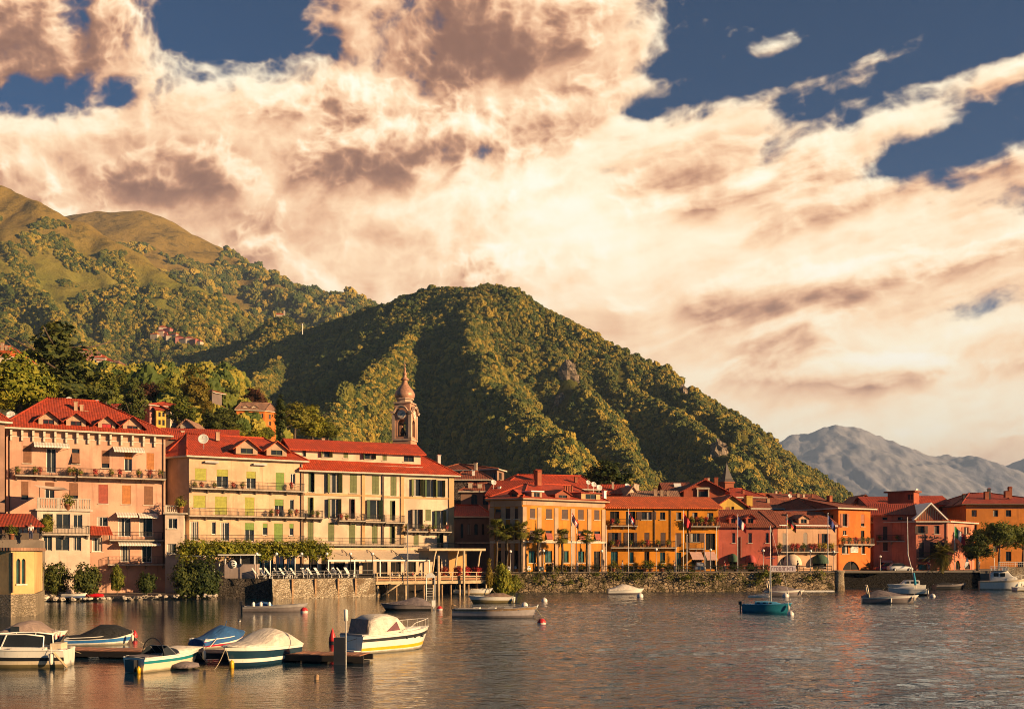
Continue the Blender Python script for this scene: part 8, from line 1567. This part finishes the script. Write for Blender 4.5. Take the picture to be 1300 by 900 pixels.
# 14 blue sailboat
b = boat('sailing_boat', 'blue hulled sailing boat with a bare mast moored off the rose pink house', 'boat', (943,777), -22); b.scale = (0.9,)*3; at = hull(5.0,1.95,0.85,0.22,[BLUEH,BLUEH,BLUEH],b,st=0.55,deck=plain('light_blue_deck',(0.05,0.22,0.36),0.5)); shell(b,'cabin',MATS['light_blue_deck'],[(1.3,0.55,0.86,1.2),(2.4,0.62,0.88,1.25),(3.4,0.5,0.92,1.15),(3.9,0.25,0.95,1.0)],3.2); hm = ZZ(655,WD(777)) ; m = MB(); m.tube([(2.9,0,0.9),(2.85,0,hm*0.5),(2.8,0,hm)],[0.06,0.055,0.04],6); m.build('mast', POLE, b); m = MB(); m.tube([(2.8,0,1.75),(0.5,0,1.65)],0.05,6); m.build('boom', POLE, b); shell(b,'sail_cover',WHC,[(0.6,0.10,1.55,1.78),(1.6,0.18,1.55,1.92),(2.7,0.16,1.6,2.0)],2.0)
m = MB()
for a, c_ in (((2.8,0,hm),(4.95,0,1.05)),((2.8,0,hm),(0.05,0,0.9)),((2.85,0,hm*0.75),(2.8,-0.9,0.85)),((2.85,0,hm*0.75),(2.8,0.9,0.85))): m.bar(a, c_, 0.012, 0, 3)
m.build('rigging', STEEL, b); m = MB(); m.box(2.4,3.3,-0.02,0.02,hm*0.62,hm*0.62+0.06); m.build('spreader', POLE, b)
for x in (1.7,2.3,2.9): m = MB(); m.box(x-0.14,x+0.14,-0.63,-0.55,1.0,1.12); m.build('cabin_window', GLASS, b)
outboard(b,0.7); fender(b,4.7,-0.35,0.6)
def arch_boat(label, stern, ang, L=5.6):
    b = boat('motorboat', label, 'boat', stern, ang); at = hull(L,2.1,0.7,0.3,[GREYH,GREYH,plain('taupe_hull',(0.24,0.18,0.16),0.4),GEL],b); shell(b,'cover',GRYC,[(-0.02,0.9,0.6,0.78),(0.8,1.02,0.62,1.15),(1.8,1.03,0.64,1.5),(2.8,0.95,0.68,1.3),(4.2,0.6,0.78,1.0),(5.3,0.15,0.9,0.95)],2.2); m = MB(); y = 0.98; m.tube([(0.7,-y,0.65),(0.55,-y*0.95,1.6),(0.5,-y*0.75,1.95),(0.5,y*0.75,1.95),(0.55,y*0.95,1.6),(0.7,y,0.65)],0.10,6); m.build('roll_bar', CRM, b); fender(b,3.0,-0.95,0.35); fender(b,L-0.5,-0.45,0.55); return b
arch_boat('grey covered motorboat with a cream roll bar behind the blue sailing boat', (969,757), -6, 5.2); arch_boat('grey covered motorboat with a cream roll bar moored alone off the harbour', (1094,765), -14, 6.0)
# 17 small cabin boat, 18 sailboat with leaning mast, 19 motor yacht, 20 dark boat, 21 tender at the edge
b = boat('cabin_boat', 'small pale cabin boat against the black harbour wall', 'boat', (1173,748.5), 178); at = hull(5.6,2.0,0.7,0.25,[GREYH,GEL,GEL],b); shell(b,'cabin',GEL,[(0.9,0.75,0.7,1.5),(2.9,0.75,0.74,1.5),(3.6,0.6,0.78,0.95),(4.6,0.25,0.85,0.92)],5.0)
for x in (1.3,2.0,2.7): m = MB(); m.box(x-0.22,x+0.22,0.74,0.77,1.0,1.35); m.build('window', GLASS, b)
b = boat('sailing_boat', 'small white sailing boat with a leaning mast at the harbour mouth', 'boat', (1176,756), 165); at = hull(4.8,1.9,0.85,0.2,[BOTT,GEL,GEL],b,deck=GEL); m = MB(); m.box(-0.03,-0.004,-0.8,0.8,0.0,0.22); m.build('red_boot_stripe', REDH, b); m = MB(); a_ = R(-15); dm = WD(756); top = Vector((PX(1152,dm)-PX(1176,dm), 0, ZZ(656,dm))); ti = Matrix.Rotation(-R(165), 3, 'Z') @ Vector((top.x, 0, 0)); m.tube([(1.2,0,0.9),(1.2+ti.x*0.5*0.93,ti.y*0.5,top.z*0.53),(ti.x,ti.y,top.z)],[0.07,0.065,0.05],6); m.build('mast', POLE, b); m = MB(); m.tube([(1.2+ti.x*0.06,ti.y*0.06,1.4),(1.2+ti.x*0.16,ti.y*0.16,3.0)],[0.15,0.13],8); m.build('sail_bag', plain('turquoise_cloth',(0.02,0.25,0.36),0.8), b); shell(b,'cabin',GEL,[(1.6,0.6,0.88,1.2),(3.0,0.5,0.9,1.15),(3.8,0.2,0.92,1.0)],3.0); fender(b,4.6,-0.3,0.6); fender(b,-0.1,0.9,0.5)
b = boat('motor_yacht', 'white motor yacht with a two-deck wheelhouse at the right edge of the harbour', 'boat', (1243,748), -20); at = hull(6.6,2.9,1.3,0.3,[GEL,GEL,GEL,GEL,CRM],b,f=0.5,pw=2.4,st=0.9)
shell(b,'wheelhouse',GEL,[(1.5,1.1,1.3,2.6),(2.0,1.12,1.3,2.9),(4.0,1.05,1.34,2.9),(4.7,0.95,1.4,2.1),(5.3,0.7,1.5,1.9)],6.0)
for s_ in (-1,1):
    for x in (2.3,3.2): m = MB(); m.box(x-0.34,x+0.34,s_*1.10-0.03,s_*1.10+0.03,2.05,2.6); m.build('window', GLASS, b)
for y in (-0.6,0,0.6): m = MB(); m.add([(4.18,y-0.26,2.72),(4.18,y+0.26,2.72),(4.62,y+0.26,2.22),(4.62,y-0.26,2.22),(4.12,y-0.26,2.68),(4.12,y+0.26,2.68),(4.56,y+0.26,2.18),(4.56,y-0.26,2.18)],[(0,3,2,1),(4,5,6,7),(0,1,5,4),(1,2,6,5),(2,3,7,6),(3,0,4,7)]); m.build('front_window', GLASS, b)
m = MB(); m.box(1.6,4.0,-1.1,1.1,2.905,2.96); m.build('flybridge_floor', GEL, b); m = MB()
for q in range(7):
    for s_ in (-1.05,1.05): m.bar((1.65+2.3*q/6,s_,2.96),(1.65+2.3*q/6,s_,3.55),0.025)
for s_ in (-1.05,1.05): m.bar((1.6,s_,3.55),(4.0,s_,3.55),0.035); m.bar((1.6,s_,3.25),(4.0,s_,3.25),0.02)
m.bar((4.0,-1.05,3.55),(4.0,1.05,3.55),0.035); m.build('flybridge_rail', WHITE, b); m = MB(); m.box(3.1,3.9,-0.9,0.9,2.963,3.35); m.build('flybridge_coaming', GEL, b); bow_rail(b,at,0.62,0.6); m = MB(); m.bar((2.2,0,2.97),(2.15,0,4.9),0.035); m.build('aerial', POLE, b); fender(b,5.9,-0.9,0.8)
b = boat('motorboat', 'dark low moored boat in the shade between sailing boat and yacht', 'boat', (1186,748), 2); at = hull(5.0,2.0,0.7,0.35,[BOTT,BLKST,GREYH],b); shell(b,'cover',BLKC,[(0.2,0.8,0.66,0.8),(1.5,0.9,0.68,1.1),(3.0,0.8,0.72,0.95),(4.5,0.3,0.85,0.9)],2.2)
b = boat('motorboat', 'low cream boat cut by the right edge beside the motor yacht', 'boat', (1288,750), 4); at = hull(5.0,2.0,0.55,0.3,[CRM,GEL,GEL],b)
b = boat('kayak', 'bright red kayak lying on the shore below the shrubs', 'kayak', (108,762.5), 2, 'small craft on the shore'); b.location.z = 0.42; b.location.y = 119.3; b.location.x = PX(108,119.3); 
m = MB(); m.loft([[(2.2*t, 0.33*math.sin(math.pi*min(1,t*0.98+0.01))**0.6*math.cos(a), 0.26+0.26*math.sin(a)*math.sin(math.pi*(t*0.96+0.02))**0.4) for a in [2*math.pi*q/10 for q in range(10)]] for t in np.linspace(0,1,14)],0,True,True); m.build('hull', plain('kayak_red',(0.55,0.01,0.015),0.35), b); m = MB(); m.lathe([(0.24,0),(0.28,0.05),(0.22,0.06)],12,(1.1,0,0.5)); m.build('cockpit_rim', BLKST, b)
b = boat('rowing_boat', 'blue and white rowing boat pulled up on the stones by the red kayak', 'boat', (78,762), 0, 'small craft on the shore'); b.location = (PX(80,119.0), 119.0, 0.42); b.rotation_euler = (0, 0, R(-6)); at = hull(2.9,1.1,0.4,0.3,[plain('faded_blue',(0.10,0.14,0.26),0.5),WHITE],b)

# ============================================================ jetty, buoys, stones
JW = plain('red_brown_planks', (0.27,0.115,0.06), 0.75, 0, 0.3, 1.3); JD = plain('tarred_beam', (0.018,0.014,0.012), 0.8)
ja, jb = q2(72, WD(834)), q2(462, WD(842)); jv = jb - ja; LJ = jv.length; jt = empty('jetty', (ja.x, ja.y, 0), math.atan2(jv.y, jv.x), 'long low red-brown jetty between the moored boats in the foreground', 'jetty'); zj = 0.42
m = MB()
for q in range(int(LJ/0.22)): m.box(q*0.22, q*0.22+0.205, -0.1, 1.5+0.02*math.sin(q*2.7), zj-0.05, zj+0.008*math.sin(q*1.9))
m.build('planks', JW, jt)
for y in (-0.12, 1.35): m = MB(); m.box(0, LJ, y, y+0.14, zj-0.34, zj-0.053); m.build('beam', JD, jt)
for q in range(8): m = MB(); x = 0.6 + (LJ-1.2)*q/7; m.box(x-0.5, x+0.5, 0.15, 1.2, -0.3, zj-0.345); m.build('float', JD, jt)
def post(px, d, z1, r, mat, label, cap=None): m = MB(); m.lathe([(r,-1.5),(r,z1-0.05),(r*0.6,z1),(0,z1)], 10); o = m.build('mooring_post', mat, None, (PX(px,d), d, 0)); tag(o, label, 'post')
dj = WD(842); m = MB(); m.box(-0.28,0.28,-0.2,0.2,-0.6,1.35); o = m.build('mooring_block', BLKST, None, (PX(433.5,dj), dj-0.45, 0)); tag(o, 'square black mooring block at the end of the jetty', 'mooring block')
lp_ = empty('marker_pole', (PX(441,dj), dj-0.45, 0), 0, 'thin pole with a white top beside the black mooring block', 'pole'); m = MB(); m.bar((0,0,-1),(0,0,ZZ(786,dj)),0.03); m.build('pole', STEEL, lp_); zt_ = ZZ(772,dj); m = MB(); m.lathe([(0,zt_-0.62),(0.09,zt_-0.6),(0.09,zt_-0.05),(0,zt_)],8); m.build('white_top', WHITE, lp_)
post(402, WD(862), 0.22, 0.10, TIMD, 'short stump standing in the water below the jetty')
m = MB(); m.tube([(PX(472-380,50)*0+t*4.2, 0, 0.5-0.45*math.sin(math.pi*t)) for t in np.linspace(0,1,12)],0.02,5); o = m.build('mooring_rope', ROPE, None, (PX(92,55),54.2,0)); tag(o, 'slack pale mooring rope hanging below the left end of the jetty', 'rope')
BR = plain('buoy_red', (0.45,0.02,0.02), 0.4); BW = plain('buoy_white', (0.62,0.55,0.48), 0.4)
def buoy(px, py, r, top, bot, label):
    d = WD(py); o = empty('mooring_buoy', (PX(px,d), d, 0), random.uniform(0,6), label, 'buoy', 'mooring buoys'); m = MB(); n = 10; pr = [(r*math.cos(a), r*0.35 + r*math.sin(a)) for a in [R(-90+180*q/n) for q in range(n+1)]]; h = n//2
    m.lathe(pr[:h+1], 14); m.build('lower_half', bot, o); m = MB(); m.lathe(pr[h:], 14); m.build('upper_half', top, o); m = MB(); m.lathe([(0.04,r*1.3),(0.07,r*1.42),(0.04,r*1.5),(0,r*1.5)],8); m.build('ring', STEEL, o)
for px, py, r, t_, b_, lab in [(386,777,0.36,BR,BW,'red and white buoy in front of the sunlit terrace wall'),(687.5,792,0.34,BR,BW,'red buoy with a white side right of the long lake boat'),(666,770,0.36,BW,BW,'white buoy touching the bow of the long lake boat'),(691,764,0.36,BW,BW,'white buoy off the left part of the quay wall'),(812.5,758,0.42,BW,BW,'white buoy right of the white covered boat'),(1003.5,781,0.30,BW,BW,'white buoy at the bow of the blue sailing boat'),(558,774,0.30,BR,BW,'small red-white buoy right of the grey covered dinghy'),(997,758,0.42,BW,BW,'white buoy at the bow of the grey boat behind the sailing boat'),(1184,758,0.34,BW,BW,'white buoy at the stern of the leaning-mast sailing boat'),(304,788,0.12,BLKST,BW,'tiny dark float between the blue tarpaulin boat and the open grey boat')]: buoy(px, py, r, t_, b_, lab)
d = WD(816); cb_ = empty('cone_buoy', (PX(422,d), d, 0), 0, 'red cone-shaped buoy left of the cabin cruiser', 'buoy'); m = MB(); m.lathe([(0.0,-0.1),(0.22,0.0),(0.22,0.3),(0.08,0.75),(0.0,0.95)],12); m.build('cone', BR, cb_); m = MB(); m.lathe([(0.23,0.0),(0.24,0.06),(0.23,0.12)],12); m.build('collar', BLKST, cb_)
d = WD(811); cb_ = empty('cone_buoy', (PX(171,d), d, 0), 0, 'small red buoy behind the turquoise striped runabout', 'buoy'); m = MB(); m.lathe([(0.0,-0.1),(0.16,0.0),(0.18,0.25),(0.08,0.5),(0.0,0.6)],12); m.build('cone', BR, cb_); m = MB(); m.lathe([(0.17,0.0),(0.18,0.05),(0.17,0.1)],12); m.build('collar', BLKST, cb_)
# tumbled stones on the little beach
m = MB(); rr = random.Random(4)
for q in range(240):
    px = rr.uniform(44, 132) if q % 4 else rr.uniform(120, 276); d = 118.6 + rr.uniform(0, 3.0) + max(0,(px-130))*0.035; s_ = rr.uniform(0.12, 0.5) * (1 if px < 100 else 0.6); c = Vector((PX(px,d), d, 0.30 + (1.0 if px < 75 else 0.15) * rr.uniform(0,1) * (d-118.6)/3)); rg = []
    for a in range(5):
        t = math.pi*a/4; rg.append([c + Vector((s_*math.sin(t)*math.cos(f)*rr.uniform(.75,1.2), s_*math.sin(t)*math.sin(f)*rr.uniform(.75,1.2), s_*0.7*math.cos(t)*rr.uniform(.8,1.1))) for f in [2*math.pi*k/7 for k in range(7)]])
    m.loft(rg, q % 2, False, True)
o = m.build('shore_stones', [plain('grey_stone_block',(0.36,0.30,0.24),0.9,0,0.3), plain('pale_stone_block',(0.52,0.45,0.36),0.9,0,0.3)]); tag(o, 'tumbled pale stones along the little beach', 'stones', None, 'stuff')

# planters, cafe sets and strollers before the saffron house and the golden building
PLB = plain('planter_wood', (0.06,0.04,0.025), 0.8); hm_ = leaf_mesh('hedge', [(x,0,0.75,0.45,0.28,0.38) for x in np.linspace(-1.4,1.4,6)], 70, 26, 0.07, 0.16, LD, 77)
for q, px in enumerate((683,705,727,748,786,808,850,868,921,944,962)):
    d = 153.0; r = empty('planter_hedge', (PX(px,d), d, QZ-0.047), 0, 'low dark hedge in a wooden planter on the promenade, %s from the left' % (ordn + ['last'])[q], 'planter', 'planters on the promenade'); m = MB(); m.box(-1.5,1.5,-0.25,0.25,0.0,0.5); m.build('box', PLB, r); link('foliage', hm_, r)
for q, px in enumerate((793,801,846,862,876,915,930,1020,1045)):
    d = 154.6 if px < 1000 else 154.0; x = PX(px,d); w_ = 'on the promenade, %s from the left' % ordn[q]; t_ = table((x,d,QZ-0.047), 'white round cafe table ' + w_); t_['group'] = 'cafe tables on the promenade'; c_ = chair((x-0.7,d,QZ-0.047), 0, 'chair at the cafe table ' + w_); c_['group'] = 'cafe chairs on the promenade'
for px, lab, sh_, ha in ((790,'person in white strolling before the left end of the saffron house',0,0),(856,'person in sand colour strolling by the plain red flag',3,1),(920,'person in red strolling past the rose pink house',1,0),(1013,'person in navy standing near the pale half-dome awning',2,0),(733,'person in white standing before the golden building',0,1)): person((PX(px,152),152.0,QZ-0.047), R(random.choice((0,180))), lab, SH[sh_], SH[2] if sh_ != 2 else SH[3], HAIRS[ha], False)
